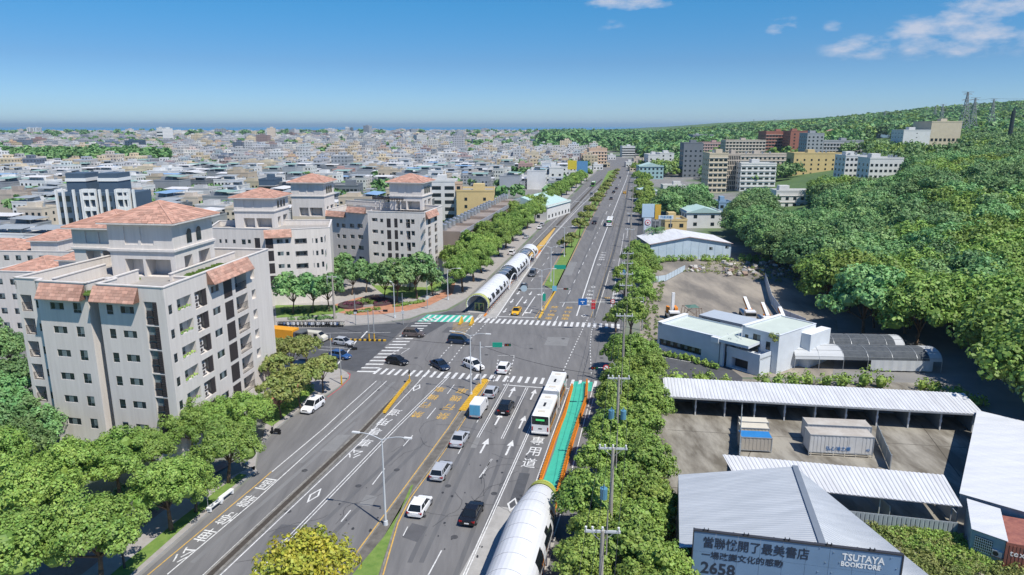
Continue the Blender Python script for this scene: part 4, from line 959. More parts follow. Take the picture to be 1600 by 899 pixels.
def corrug(mb,a,b,c,d,pitch=.3,h=.05,m=0):
    """corrugated sheet on quad a,b,c,d with ribs running a->d"""
    a,b,c,d=map(Vector,(a,b,c,d)); n=max(2,int((b-a).length/pitch)); up=(b-a).cross(d-a).normalized()
    if up.z<0: up=-up
    for i in range(n):
        for f0,f1,o0,o1 in ((0,.25,0,0),(.25,.4,0,h),(.4,.85,h,h),(.85,1,h,0)):
            p=a.lerp(b,(i+f0)/n)+up*o0; q=a.lerp(b,(i+f1)/n)+up*o1; r=d.lerp(c,(i+f1)/n)+up*o1; s=d.lerp(c,(i+f0)/n)+up*o0
            mb.add([p,q,r,s],[(0,1,2,3)],m)
    mb.add([a-up*.05,b-up*.05,c-up*.05,d-up*.05],[(3,2,1,0)],m)
def rel(mb,loc): mb.M=Matrix.Translation((-loc[0],-loc[1],0)); return mb
# wash bays
a0=G(1041,646).to_2d(); b0=G(1518,675).to_2d(); u=(b0-a0).normalized(); n=Vector((-u.y,u.x)); L=(b0-a0).length
t=thing('bay_shed','long shed of ten open bays with a white ribbed roof behind the yard','shed',(*a0,0),math.atan2(u.y,u.x)); D=6.0
mb=MB(); corrug(mb,(-.4,-.9,3.05),(L+.9,-.9,3.05),(L+.9,D-.6,3.7),(-.4,D-.6,3.7),.5,.06); mb.build('roof',corrw,t)
mb=MB(); mb.box(-.1,L+.1,D-.9,D-.8,0,3.4,0); mb.build('rear_wall',mat('bay_wall',(.3,.31,.32),.8,.3,.5),t)
for i in range(11):
    x=L*i/10; MB().box(x-.09,x+.09,-.1,.1,0,3.0).box(x-.14,x+.14,-.14,.14,1.2,1.6).build('post',polew,t)
    MB().box(x-.05,x+.05,.12,D-.92,0,2.5).build('partition',mat('bay_partition',(.2,.24,.27),.6,.2,1),t)
mb=MB(); mb.box(-.3,L+.3,-.95,-.83,2.82,3.0); mb.build('beam',galv,t)
# white lean-to
a=G(1296,770,3.0); b=G(1504,792,3.0); bl=G(1156,713,3.6); br=G(1475,742.6,3.6); d=(b-a).normalized(); fl0=a-d*9.5; fl0.z=3.0
t=thing('open_shed','long white ribbed roof on posts with a grey corrugated fence in front','shed',(*b.xy,0)); T_=(b.x,b.y)
mb=rel(MB(),T_); corrug(mb,fl0,b,br,bl-(br-bl).normalized()*2,.45,.06); mb.build('roof',corrw,t)
wa=G(1296,796,1.7); wb=G(1498,818,1.7); dd=(wb-wa).normalized(); w0=wa-dd*8
mb=rel(MB(),T_); nrib=46
for i in range(nrib):
    p=w0.lerp(wb,i/nrib); q=w0.lerp(wb,(i+.62)/nrib); r=w0.lerp(wb,(i+1)/nrib); o=Vector((-dd.y,dd.x,0))*.07
    mb.add([(p.x,p.y,0),(q.x,q.y,0),(q.x,q.y,1.75),(p.x,p.y,1.75)],[(0,1,2,3)]); mb.add([(q.x,q.y,0),(r.x+o.x,r.y+o.y,0),(r.x+o.x,r.y+o.y,1.75),(q.x,q.y,1.75)],[(0,1,2,3)])
mb.prism([w0+Vector((0,.1,0)),wb+Vector((0,.1,0)),wb+Vector((0,.18,0)),w0+Vector((0,.18,0))],0,1.7)
mb.build('corrugated_fence',corr,t)
for f in (.1,.38,.66,.97):
    p=fl0.lerp(b,f); MB(Matrix.Translation((p.x-T_[0],p.y-T_[1]+.5,0))).box(-.06,.06,-.06,.06,0,3).build('post',galv,t)
    q=(bl-(br-bl).normalized()*2).lerp(br,f); MB(Matrix.Translation((q.x-T_[0],q.y-T_[1]-.3,0))).box(-.06,.06,-.06,.06,0,3.55).build('post',galv,t)
    mb=rel(MB(),T_); p=fl0.lerp(b,min(1,f+.05)); mb.prism([(p.x,p.y+.6),(p.x+.08,p.y+.6),(q.x+.08,q.y-.5),(q.x,q.y-.5)],.3,1.8); mb.build('partition',corr,t)
# long white shed on the right edge
p=[G(1526.6,641,3.5),G(1581.7,654,3.5),G(1565.5,790,3.4),G(1499,771,3.4)]; e=(p[1]-p[0]); p[1]=p[0]+e*2.2; p[2]=p[3]+(p[2]-p[3])*2.2
t=thing('long_shed','long plain white flat roofed shed along the right side of the yard','shed',(*p[3].xy,0)); T_=p[3].xy
mb=rel(MB(),T_); corrug(mb,p[3],p[0],p[1],p[2],1.0,.03); mb.build('roof',mat('plain_white_roof',(.52,.54,.56),.7,.05,.5,col2=(.64,.65,.67),stretch=(R(60),.4,2),det=8),t)
mb=rel(MB(),T_); ins=[q.xy for q in p]; c_=sum(ins,Vector((0,0)))/4; mb.prism([c_+(q-c_)*.985 for q in ins],0,3.3); mb.build('wall',mat('shed_wall',(.35,.38,.4),.7,.15,.6),t)
p=[G(1510.4,779,3.2),G(1563,795,3.2),G(1575.5,846.5,2.9),G(1518,826.5,2.9)]
t=thing('small_shed','small pale blue shed with white sloping roof and a barred window','shed',(*p[3].xy,0)); T_=p[3].xy
mb=rel(MB(),T_); corrug(mb,p[3],p[0],p[1],p[2],.5,.03); mb.build('roof',MATS['plain_white_roof'],t)
mb=rel(MB(),T_); c_=sum((q.xy for q in p),Vector((0,0)))/4; ww=[c_+(q.xy-c_)*.94 for q in p]; mb.prism(ww,0,2.8); mb.build('wall',mat('faded_blue_steel',(.25,.38,.45),.6,.15,.8),t)
uu=(ww[2]-ww[3]).normalized(); an_=math.atan2(uu.y,uu.x); q=ww[3].lerp(ww[2],.38)-T_
mb=MB(); mb.box(-.75,.75,-.05,.03,0,1.5,0)
for i in range(9): mb.box(-.72+i*.17,-.68+i*.17,-.1,-.06,.03,1.47,1)
for j in range(6): mb.box(-.75,.75,-.09,-.05,j*.28,.05+j*.28,1)
o=mb.build('barred_window',[glass,white],t); o.location=(q.x,q.y,.8); o.rotation_euler=(0,0,an_)
q=ww[3].lerp(ww[2],.8)-T_; o=unit('ac',.8,.6,t,(q.x,q.y,.9),an_,[offw2,dark])
# red container with lettering
p0=G(1566,893); t=thing('red_container','rusty red shipping container with white letters at the right edge','container',(p0.x+.4,p0.y+.6,0),R(-22))
mb=MB(); 
for i in range(20): mb.box(i*.3,i*.3+.18,-.03,.0,.1,2.5); 
mb.box(0,6,0,2.4,0,2.6); mb.build('body',rusty,t)
MB().box(-.02,6.02,.02,5.5,2.62,2.75).build('roof',mat('rusty_tile_roof',(.2,.07,.06),.9,.4,1.5,col2=(.36,.14,.1)),t)
def text(s,parent,loc_,rot,size,m,name='lettering',ext=.01,bold=.0,sx=1,align='CENTER'):
    cu=bpy.data.curves.new('c','FONT'); cu.body=s; cu.align_x=align; cu.align_y='CENTER'; cu.size=size; cu.offset=bold; cu.extrude=ext; cu.resolution_u=2
    o=bpy.data.objects.new('c',cu); C.objects.link(o); bpy.context.view_layer.update()
    me=bpy.data.meshes.new_from_object(o.evaluated_get(bpy.context.evaluated_depsgraph_get())); bpy.data.objects.remove(o); me.materials.clear(); me.materials.append(m)
    o=link(name,me,parent); o.location=loc_; o.rotation_euler=rot; o.scale=(sx,1,1); return o
text('te',t,(.75,-.045,1.7),(R(90),0,0),.9,white)
text('x',t,(1.4,-.045,1.7),(R(90),0,0),.9,white)
# bookshop: big grey hall with faceted roof and a hoarding in front
PK=G(1242,729,8.5); TL=G(1060,742,6.4); RR_=G(1408,870,6.0); dn=(RR_-PK); dn.z=0; FRt=RR_+dn.normalized()*3; FRt.z=5.8
FLc=G(1062,899,6.4); FLc=TL+(FLc-TL)*2.2; mid=G(1302,899,8.0); _bl=G(1085,828,8.6); _br=G(1411,867,8.6)
def _cut(a,b):
    # where the roof edge meets the hoarding, half a metre behind it
    d=b-a
    for i in range(400):
        q=a+d*(i/200); yy=_bl.y+(_br.y-_bl.y)*(q.x-_bl.x)/(_br.x-_bl.x)+.6
        if q.y<=yy: return q
    return b
FLc=_cut(TL,FLc); mid=_cut(PK,mid)
t=thing('grey_hall','large grey steel hall with faceted ribbed roof behind the bookshop hoarding','building',(*TL.xy,0)); T_=TL.xy
mb=rel(MB(),T_); corrug(mb,FLc,TL,PK,mid,.28,.03)
o=mb.build('roof_slope',corrb,t)
mb=rel(MB(),T_); FE=_cut(FRt,FRt+(mid-PK)) if FRt.y>50 else FRt+Vector((-2,-.1,0)); FE.z=5.4; corrug(mb,mid,PK,FRt,FE,.42,.03) ; mb.build('roof_slope',corrb,t)
mb=rel(MB(),T_); d=(mid-PK).normalized(); s=Vector((d.y,-d.x,0))*.28; k=Vector((0,0,.12)); mb.add([PK-s+k,PK+s+k,mid+s+k,mid-s+k,PK-s,PK+s,mid+s,mid-s],[(0,1,2,3),(0,4,5,1),(1,5,6,2),(2,6,7,3),(3,7,4,0)]); mb.build('ridge_cap',mat('ridge_steel',(.25,.28,.31),.4,.05,1,metal=.3),t)
mb=rel(MB(),T_)
for a,b in ((FLc,TL),(TL,PK),(PK,FRt),(FRt,FE)): mb.add([(a.x,a.y,0),(b.x,b.y,0),(b.x,b.y,b.z-.04),(a.x,a.y,a.z-.04)],[(0,1,2,3),(3,2,1,0)])
mb.build('wall',corr,t)
bl=G(1085,828,8.6); br=G(1411,867,8.6); d=(br-bl); L=d.length; an_=math.atan2(d.y,d.x)
t=thing('billboard','blue grey hoarding with dark Chinese lettering in front of the grey hall','billboard',(bl.x,bl.y,0),an_)
k_=0
for i in range(9):
    for j,(za,zb) in enumerate(((1.5,4.6),(4.62,6.6),(6.62,8.5))): MB().box(L*i/9+.01,L*(i+1)/9-.01,0,.08,za,zb).build('panel',bbm,t)
mb=MB(); mb.box(-.08,L+.08,-.06,.25,8.5,8.62); mb.box(-.08,0,-.06,.25,1,8.5); mb.box(L,L+.1,-.06,.25,1,8.5)
for i in range(6): mb.box(L*i/5-.06,L*i/5+.06,.1,.5,0,8.5)
mb.build('frame',dmetal,t)
for i in range(5): MB().box(L*(i+.3)/5-.25,L*(i+.3)/5+.25,.0,.1,8.63,8.72).box(L*(i+.3)/5-.2,L*(i+.3)/5-.14,-.08,.1,8.7,8.86).box(L*(i+.3)/5+.14,L*(i+.3)/5+.2,-.08,.1,8.7,8.86).build('floodlight',dmetal,t)
ink=mat('dark_ink',(.02,.03,.05),.6,0)
text('當聯悅開了最美書店',t,(.75,-.02,7.5),(R(90),0,0),1.1,ink,bold=.012,align='LEFT',sx=.86)
text('一場改變文化的感動',t,(.72,-.02,6.35),(R(90),0,0),.72,ink,bold=.01,align='LEFT',sx=1.02)
text('2658',t,(.72,-.02,5.1),(R(90),0,0),1.5,ink,bold=.03,align='LEFT',sx=.95)
text('TSUTAYA',t,(L*.725,-.02,7.75),(R(90),0,0),.86,white,bold=.02,align='LEFT',sx=.86); text('BOOKSTORE',t,(L*.722,-.02,7.12),(R(90),0,0),.58,white,bold=.02,align='LEFT',sx=.88)
rs=random.Random(8); sh=None
for i in range(16):
    for j in range(6):
        if i<9 and j<4: continue
        x=.4+i*1.07+(j%2)*.5; z=8.2-j*1.05+(rs.random()-.5)*.3
        if sh is None:
            sh=MB().add([(-.13,0,.05),(0,-.02,-.06),(.13,0,.05),(0,-.1,.02)],[(0,1,3),(1,2,3)]).build('paper_bird',white,t); s0=sh
        else: s0=link('paper_bird',sh.data,t)
        s0.location=(x,-.0,z); s0.rotation_euler=(0,rs.random()-.5,0)
# white showroom: two blocks
a=G(1026.5,545).to_2d(); rb=G(1160,590,0).to_2d()
K=[G(1026.5,486,5).to_2d(),G(1063,476,5).to_2d(),G(1121.6,507.6,5).to_2d()]
uu=(K[2]-K[0]).normalized(); vv=Vector((-uu.y,uu.x)); P0=K[0]-vv*7.0+uu*.2; P0=a; Q1=P0+uu*16
t=thing('showroom','low white showroom with pale green roof and long strip window','building',(*P0,0),math.atan2(uu.y,uu.x))
mb=MB(); facade(mb,(0,0),(13.2,0),0,5.2,[(.4,9.6,.9,2.2,.4,2)]); facade(mb,(13.2,0),(13.2,9),0,5.2); facade(mb,(13.2,9),(0,9),0,5.2); facade(mb,(0,9),(0,0),0,5.2); mb.sheet([(0,0),(13.2,0),(13.2,9),(0,9)],4.85,1); parapet(mb,[(0,0),(13.2,0)],4.8,5.2,.3,.1,0,0); parapet(mb,[(0,9),(0,0)],4.8,5.35,.8,.12,0,3)
mb.box(13.2,19,-.6,9,4.6,5.1,0,top=1); mb.box(13.5,14.1,-.2,.4,0,4.6); mb.box(15.5,18.9,3,3.2,0,4.6,2); mb.box(11.8,13.3,-.75,-.05,4.3,5.25,3)
mb.build('wall',[plw,gro,glass,white],t)
for i in range(6): unit('win',1.4,1.2,t,(1.2+i*1.55,.35,.95),0,[glass,dmetal,glass2])
P1=G(1160,590).to_2d()+Vector((0,4.2)); P1=G(1160.4,510,7).to_2d(); r2=(G(1218,524.7,7).to_2d()-P1); an2=math.atan2(r2.y,r2.x); Lr=r2.length; r3=G(1255.6,502,7).to_2d()-G(1218,524.7,7).to_2d(); Dr=r3.length
t=thing('two_storey_annex','white two storey block with pale green roof and scaffold on its front','building',(*P1,0),an2)
mb=MB(); facade(mb,(0,0),(Lr,0),0,7.1,[(.6,1.3,4.3,5.7,.2,2),(2.2,3.7,3.9,6.2,.25,2),(4.8,5.7,3.9,5.4,.2,2),(.8,4.6,.2,2.4,1.0,2)]); facade(mb,(Lr,0),(Lr,Dr),0,7.1); facade(mb,(Lr,Dr),(0,Dr),0,7.1); facade(mb,(0,Dr),(0,0),0,7.1); mb.sheet([(0,0),(Lr,0),(Lr,Dr),(0,Dr)],6.9,1); parapet(mb,[(0,Dr),(0,0)],6.8,7.2,.5,.1,0,3); parapet(mb,[(0,0),(Lr,0),(Lr,Dr),(0,Dr)],6.85,7.0,.15,.06,0,0)
mb.box(Lr,Lr+1.8,Dr*.6,Dr+2,0,6.2,0,top=3)
mb.build('wall',[plw,gro,glass,white],t)
for x0,x1,z0,z1 in ((.6,1.3,4.3,5.7),(2.2,3.7,3.9,6.2),(4.8,5.7,3.9,5.4)): unit('win',x1-x0,z1-z0,t,((x0+x1)/2,.16,z0),0,[glass,dmetal,glass2])
mb=MB(); mb.box(-.6,Lr-1.2,-3.4,-.02,2.9,3.2); mb.box(-.6,Lr-1.2,-3.5,-3.4,2.75,3.9); mb.box(Lr-1.3,Lr-1.2,-3.4,-.05,2.75,3.9); mb.build('balcony',plw,t)
mb=MB(); facade(mb,(-.6,-3.4),(Lr-1.2,-3.4),0,2.74,[(1.1,4.4,.2,2.1,1.2,1)]); facade(mb,(Lr-1.2,-3.4),(Lr-1.2,-.05),0,2.74); mb.box(-.6,-.5,-3.4,-.1,0,2.74); mb.build('ground_floor_bay',[plw,dark],t)
mb=MB()
for x in (-.4,0,1.2): mb.cyl((x,-3.2,3.2),(x,-3.2,5.4),.04,.04,5)
for a,b in (((-.4,-3.2,5.4),(-2.8,-1,3.6)),((-.4,-3.2,4.6),(2.4,-.3,3.3)),((0,-.2,7),(2.2,-3.2,3.2)),((-2.5,-.8,5.2),(1.2,-3.2,4.5)),((-2.8,-1,3.6),(0,-3.2,5.4)),((-.4,-.4,6.4),(1.6,-3.2,3.3))): mb.cyl(a,b,.05,.05,5)
mb.build('scaffold_frame',polew,t)
V,Q=leaves(np.array([[Lr-.9,-.2,6.7],[Lr-.6,-.3,6.0]]),np.array([.8,.5]),500,.16,np.random.RandomState(3)); link('ivy',npmesh('ivy',V,Q,leafo),t)
# greenhouse tunnels
def tunnel(label,x0,x1,y0,y1,base,ang,cover,z0=2.0,h=1.6):
    t=thing('net_tunnel',label,'greenhouse',(*base,0),ang); L=x1-x0; W_=y1-y0; n=10; seg=12
    def arc(k): a=math.pi*k/n; return (y0+W_/2-W_/2*math.cos(a),z0+h*math.sin(a))
    for i in range(seg):
        xa=x0+L*i/seg; xb=x0+L*(i+1)/seg
        m=netm if cover(i/seg) else netw; mb=MB()
        for k in range(n):
            a,b=arc(k),arc(k+1); mb.add([(xa,*a),(xb,*a),(xb,*b),(xa,*b)],[(0,1,2,3),(3,2,1,0)] if 0 else [(0,1,2,3)])
        mb.build('net_panel',m,t)
    mb=MB()
    for i in range(seg//2+1):
        x=x0+L*2*i/seg
        for k in range(n): a,b=arc(k),arc(k+1); mb.cyl((x,a[0],a[1]+.03),(x,b[0],b[1]+.03),.045,.045,4)
        mb.cyl((x,y0,0),(x,y0,z0),.05,.05,5); mb.cyl((x,y1,0),(x,y1,z0),.05,.05,5)
    for k in (1,3,5,7,9): a=arc(k); mb.cyl((x0,a[0],a[1]+.03),(x1,a[0],a[1]+.03),.03,.03,4)
    mb.build('hoop_frame',galv,t); return t
g0=G(1241,578).to_2d(); g1=G(1480,583).to_2d(); ga=math.atan2((g1-g0).y,(g1-g0).x)
tf=tunnel('front shade net tunnel with white cloth at both ends',0,25,0,6.3,g0,ga,lambda f:.3<f<.85)
tunnel('rear black shade net tunnel behind the first one',3,22,7.0,12.5,g0+Vector((.2,.4)),ga,lambda f:f<.9)
mb=MB(); 
for i in range(14): mb.add([(13+i*.75,-.1-.12*(i%2),.25),(13.75+i*.75,-.1-.12*((i+1)%2),.25),(13.75+i*.75,-.03,2.1),(13+i*.75,-.03,2.1)],[(0,1,2,3)])
mb.build('cloth_curtain',netw,tf)
# pale blue hall
p0=G(1015.8,406).to_2d(); p1=G(1141,404.5).to_2d(); L=(p1-p0).length; t=thing('pale_blue_hall','pale blue gabled steel hall behind the gravel lot','hall',(*p0,0),math.atan2((p1-p0).y,(p1-p0).x))
mb=MB(); mb.add([(0,0,0),(L,0,0),(L,0,5),(L*.47,0,7.2),(0,0,5)],[(0,1,2,3,4)]); mb.add([(L,0,0),(L,18,0),(L,18,5),(L,0,5),(0,18,0),(0,18,5)],[(0,1,2,3),(4,5,2,1)]); mb.build('wall',palew,t)
for i in range(11):
    x=L*i/10
    MB().box(x-.03,x+.03,-.06,-.005,.1,5.0 if i in(0,10) else 5+2.2*(1-abs(i/10-.47)/.53)-.25).build('seam',mat('seam_blue',(.42,.53,.62),.6,.05,1),t)
mb=MB(); corrug(mb,(-.4,-.5,5.0),(-.4,18,5.0),(L*.47,18,7.35),(L*.47,-.5,7.35),.8,.05); mb.build('roof_slope',corrw,t); mb=MB(); corrug(mb,(L+.4,-.5,5.0),(L+.4,18,5.0),(L*.47,18,7.35),(L*.47,-.5,7.35),.8,.05); mb.build('roof_slope',corrw,t)
mb=MB(); m_=rusty; mb.add([(-.4,-.55,4.95),(L*.47,-.55,7.25),(L*.47,-.55,7.45),(-.4,-.55,5.15)],[(0,1,2,3)]); mb.add([(L*.47,-.55,7.25),(L+.4,-.55,4.95),(L+.4,-.55,5.15),(L*.47,-.55,7.45)],[(0,1,2,3)]); mb.build('verge_board',mat('pinkish_trim',(.5,.36,.34),.7,.1,1),t)
unit('win',1.2,1,t,(L*.75,-.02,3),0,[glass,frame,glass2]); unit('win',1.2,1,t,(L*.95,-.02,3.4),0,[glass,frame,glass2])
# yard fences
def mesh_fence(ps,h,label,m,step=2.4,panel=None):
    q=gp(ps); t=thing('yard_fence',label,'fence',(q[0].x,q[0].y,0)); T_=q[0].xy
    for a,b in zip(q,q[1:]):
        n=max(1,int((b-a).length/step))
        for i in range(n):
            p=a.lerp(b,i/n); r=a.lerp(b,(i+1)/n); MB(Matrix.Translation((p.x-T_[0],p.y-T_[1],0))).box(-.06,.06,-.06,.06,0,h+.15).build('fence_post',galv,t)
            d=(r-p).normalized(); nn=Vector((-d.y,d.x,0))*.03; rel(mb:=MB(),T_).prism([p-nn+d*.1,r-nn-d*.1,r+nn-d*.1,p+nn+d*.1],.15,h,0); mb.build('fence_panel',m,t)
mesh_fence([(1152,765),(1158,652),(1160,640)],2.4,'dark steel fence between the two halves of the yard',mat('fence_steel',(.2,.25,.28),.5,.1,1))
mesh_fence([(1390,735),(1368,684)],2.0,'steel gate fence right of the white containers',MATS['fence_steel'])
mesh_fence([(1195,440),(1205,476),(1222,500),(1258,515)],2.4,'blue grey hoarding fence beside the crane trucks',mat('hoarding_blue',(.5,.58,.66),.6,.1,1))
mesh_fence([(1016,443),(1040,440),(1062,428),(1070,424)],1.8,'pale steel sliding fence at the entrance of the gravel lot',palew)
# containers in the yard
def container(label,px,py,l,w_,h,an,m,top=None,extra=None,zb=.25,doors=True):
    p=G(px,py); t=thing('container',label,'container',(p.x,p.y,0),an); mb=MB(); mb.box(0,l,0,w_,zb,zb+h,0,top=1); n=int(l/.45)
    for i in range(n): mb.box(i*l/n+.05,i*l/n+l/n*.6,-.03,.0,zb+.12,zb+h-.12,0)
    mb.build('body',[m,top or m],t)
    mb=MB()
    for a,b in ((0,0),(l,0),(0,w_),(l,w_)): mb.box(a-.05,a+.05,b-.05,b+.05,0,zb+h+.03)
    mb.box(-.04,l+.04,-.07,-.035,zb,zb+.1); mb.box(-.04,l+.04,-.07,-.035,zb+h-.1,zb+h+.02); mb.build('frame',galv,t)
    if doors:
        for x in (l*.62,l*.72): MB().box(x,x+l*.095,-.06,-.034,zb+.15,zb+h-.15).build('door',m,t)
    return t
roofd=mat('dirty_roof',(.36,.32,.27),.9,.3,.5,col2=(.5,.47,.42)); bluet=mat('blue_tarpaulin',(.03,.2,.48),.5,.1,1)
p=G(1262,713); q=G(1363,718); an_=math.atan2((q-p).y,(q-p).x)
t=container('long white container with blue scribbled characters and a stained roof, nearer of two',1263,712,7.9,2.4,2.5,an_,rustw,roofd,zb=.5)
text('弘心鴻之欄',t,(3.6,-.07,1.15),(R(90),0,0),.62,mat('blue_spray',(.03,.16,.4),.7,0)); text('中',t,(7.3,-.07,1.1),(R(90),0,0),.5,MATS['blue_spray'])
mb=MB()
for x in (.2,1.6,3.0,4.4,5.8,7.4): mb.box(x,x+.12,-.1,.0,0,.5)
mb.box(0,7.9,-.12,-.02,.28,.36); mb.box(0,7.9,-.12,-.02,.02,.1); mb.build('base_frame',mat('cream_steel',(.5,.46,.38),.7,.2,1),t)
container('second white container with rusty roof behind the scribbled one',1259,694,8.2,2.3,2.5,an_,rustw,roofd,zb=.4,doors=False)
container('cream cabin nearest the fence under a blue sheet',1157,706,3.9,2.0,1.9,an_,mat('tan_steel',(.42,.38,.32),.8,.1,1),bluet,doors=False)
container('small cream cabin in the middle of three by the fence',1156,692,3.7,1.7,2.0,an_,mat('cream_panel',(.6,.55,.44),.8,.08,1),doors=False)
container('small cream cabin farthest back of the three by the fence',1156,682,3.7,1.6,2.0,an_,MATS['cream_panel'],doors=False)
# low annex roof behind the showroom
P2=G(1092,492,3.6).to_2d(); t=thing('rear_annex','low grey roofed annex behind the showroom','building',(*P2,0),math.atan2(uu.y,uu.x)); MB().box(0,15,0,6,0,3.6,0,top=1).build('wall',[corr,mat('grey_membrane',(.4,.45,.5),.7,.05,.5)],t); MB().box(.8,5,-.05,.0,2.2,3.2).build('window',glass,t)
# ---------- named buildings in the middle distance
def paint(name,c,v=.07): return mat(name,c,.8,v,.3)
COL=dict(cream=(.58,.50,.36),white=(.66,.66,.64),grey=(.32,.34,.36),yellow=(.62,.47,.22),brick=(.33,.13,.09),beige=(.52,.45,.37),turq=(.3,.46,.46),dgrey=(.16,.18,.2),navy=(.06,.1,.15),pink=(.45,.3,.27),blue=(.22,.36,.52),peach=(.6,.43,.3))
WB=[]
def bld(label,P,w_,d_,h,ang,col,cols=None,floor=3.2,name='building',roof='flat',bands=False,win=(1.5,1.4),group=None,roofcol=(.3,.3,.29),trim=None,tanks=0,side=True,single=False,cat='building'):
    t=thing(name,label,cat,tuple(P),ang,group); m=paint('wall_'+col,COL[col]); tr=trim or offw2
    mb=MB(); mb.box(0,w_,0,d_,-3,h,0,top=1)
    mb.box(-.12,w_+.12,-.12,.12,h,h+.8,0); mb.box(-.12,.12,.12,d_-.12,h,h+.8,0); mb.box(w_-.12,w_+.12,.12,d_-.12,h,h+.8,0); mb.box(-.12,w_+.12,d_-.12,d_+.12,h,h+.8,0)
    if bands:
        for k in range(1,int(h/floor)+1): mb.box(-.25,w_+.25,-.3,.0,k*floor-.25,k*floor,2); mb.box(w_,w_+.25,-.0,d_,k*floor-.25,k*floor,2)
    mb.build('wall',[m,paint('flat_roof',roofcol,.2),tr],t)
    nf=max(1,int(h/floor)); nc=cols or max(1,int(w_/3)); mb=MB(); one=None
    for k in range(nf):
        z=k*floor+1.0
        for i in range(nc):
            x=(i+.5)*w_/nc
            if single:
                if one is None: one=MB().box(-win[0]/2,win[0]/2,-.06,.02,0,win[1]).build('window',glass,t); o=one
                else: o=link('window',one.data,t)
                o.location=(x,0,z)
            else: mb.box(x-win[0]/2,x+win[0]/2,-.06,.02,z,z+win[1])
        if side:
            for s in range(max(1,int(d_/4))):
                y=(s+.5)*d_/max(1,int(d_/4)); mb.box(w_-.02,w_+.06,y-.7,y+.7,z,z+win[1]); mb.box(-.06,.02,y-.7,y+.7,z,z+win[1])
    if mb.v: mb.build('window',glass,t)['kind']='stuff'
    rs=random.Random(label)
    if roof=='flat' and w_>5:
        x=rs.uniform(.1,.5)*w_; MB().box(x,x+min(5,w_*.35),d_*.3,d_*.3+min(5,d_*.4),h,h+2.8).build('stair_house',m,t)
    if roof=='gable':
        mb=MB(); mb.add([(-.5,-.5,h),(w_+.5,-.5,h),(w_+.5,d_+.5,h),(-.5,d_+.5,h),(w_/2,-.5,h+w_*.16),(w_/2,d_+.5,h+w_*.16)],[(0,4,5,3),(4,1,2,5),(0,1,4),(2,3,5)]); mb.build('roof',paint('gable_roof',roofcol),t)
    if roof=='dome': hip(t,None,w_*.2,w_*.8,d_*.2,d_*.8,h,3,.4,name='roof')
    for i in range(tanks):
        x=rs.uniform(.06,.94)*w_; y=rs.uniform(.15,.85)*d_; MB().cyl((x,y,h+.5),(x,y,h+2),.65,.65,10).box(x-.6,x+.6,y-.6,y+.6,h,h+.5).build('water_tank',tank,t)
    return t
def bpx(label,x0,x1,yb,yt,dep,col,ang=0,D=None,**k):
    P=HIT(x0,yb) if D is None else AT(x0,yb,D); 
    if D is not None: P.z=AT(x0,yb,D).z
    sc=F/max(1,(P.y*math.cos(PIT)+(H-P.z)*math.sin(PIT))); return bld(label,P,(x1-x0)/sc/max(.3,math.cos(ang)),dep,(yb-yt)/sc,ang,col,**k)
bpx('cream block of open balconies standing in the trees right of the road',1105,1134,303,243,16,'cream',bands=True,cols=4,win=(2.2,1.3),tanks=3)
bpx('beige slab with close window piers behind the balcony block',1134,1153,300,244,14,'beige',cols=7,win=(.7,2.4))
bpx('pale long school wing with dark window rows',1155,1238,278,243,16,'beige',cols=12,bands=True,tanks=3); bpx('low white wing with roof terrace below the school',1155,1210,300,258,12,'white',cols=6,bands=True,win=(2.4,1.2))
bpx('long yellow building with few small windows',1238,1316,276,242,14,'yellow',cols=7,win=(1.2,1.4),tanks=4); bpx('white building with a row of water tanks, right of the yellow one',1318,1358,280,246,14,'white',cols=6,tanks=5); bpx('white stepped house at the edge of the wood',1356,1408,282,250,14,'white',cols=7,tanks=6)
bpx('grey stone tower with arched windows near the road',1066,1096,278,226,14,'dgrey',cols=4,floor=4); bpx('grey office slab far behind the stone tower',1082,1114,230,212,30,'grey',cols=8,win=(4,1.6),roofcol=(.25,.25,.27))
bpx('pinkish school wing with red trimmed windows',1096,1132,252,224,16,'pink',cols=9,bands=True); bpx('long beige school building with regular dark windows',1132,1194,256,221,18,'beige',cols=12,bands=True,win=(2.2,1.6))
bpx('red brick college building with many open floors',1194,1232,250,208,24,'brick',cols=8,bands=True,win=(2.6,1.6)); bpx('plain red brick tower beside the college building',1232,1258,248,207,20,'brick',cols=2); bpx('grey concrete stair tower right of the red brick building',1258,1284,252,211,18,'grey',cols=4)
bpx('grey long terrace building with colonnades',1285,1354,247,222,18,'grey',cols=14,bands=True,win=(1.6,2)); bpx('grey pavilion with small white dome on the skyline',1287,1314,226,207,18,'beige',cols=5,roof='dome')
bpx('small white villa with balconies in the trees',1211,1270,326,300,9,'white',cols=5,bands=True,tanks=1); bpx('low white roofed house below the balcony block',1036,1072,348-6,337,8,'white',cols=3,roof='gable',roofcol=(.6,.6,.6)) if 0 else None
bpx('turquoise two storey house beside the road trees',998,1036,281,262,14,'turq',cols=6,roof='gable',roofcol=(.4,.55,.52)); bpx('large white warehouse behind the turquoise house',1012,1030,268,243,22,'white',cols=2); bpx('white warehouse annex with sloping roof',1030,1052,268,241,20,'white',cols=2); bpx('long cream shop building behind the turquoise house',1000,1030,262,252,14,'cream',cols=6); bpx('yellow gabled shop with small windows',1028,1046,264,250,12,'yellow',cols=3)
bpx('white hospital block with grid of windows at the road end',972,992,246,230,20,'white',cols=10,win=(2,1.6)); bpx('peach coloured office block left of the road end',920,948,262,234,22,'peach',cols=6,bands=True,tanks=3); bpx('peach stepped block left of the tall peach block',908,921,262,242,18,'peach',cols=3); bpx('cream flats left of the peach blocks',843,862,252,239,20,'cream',cols=4); bpx('cream stepped flats above the tree row',822,842,256,240,16,'cream',cols=4,tanks=2)
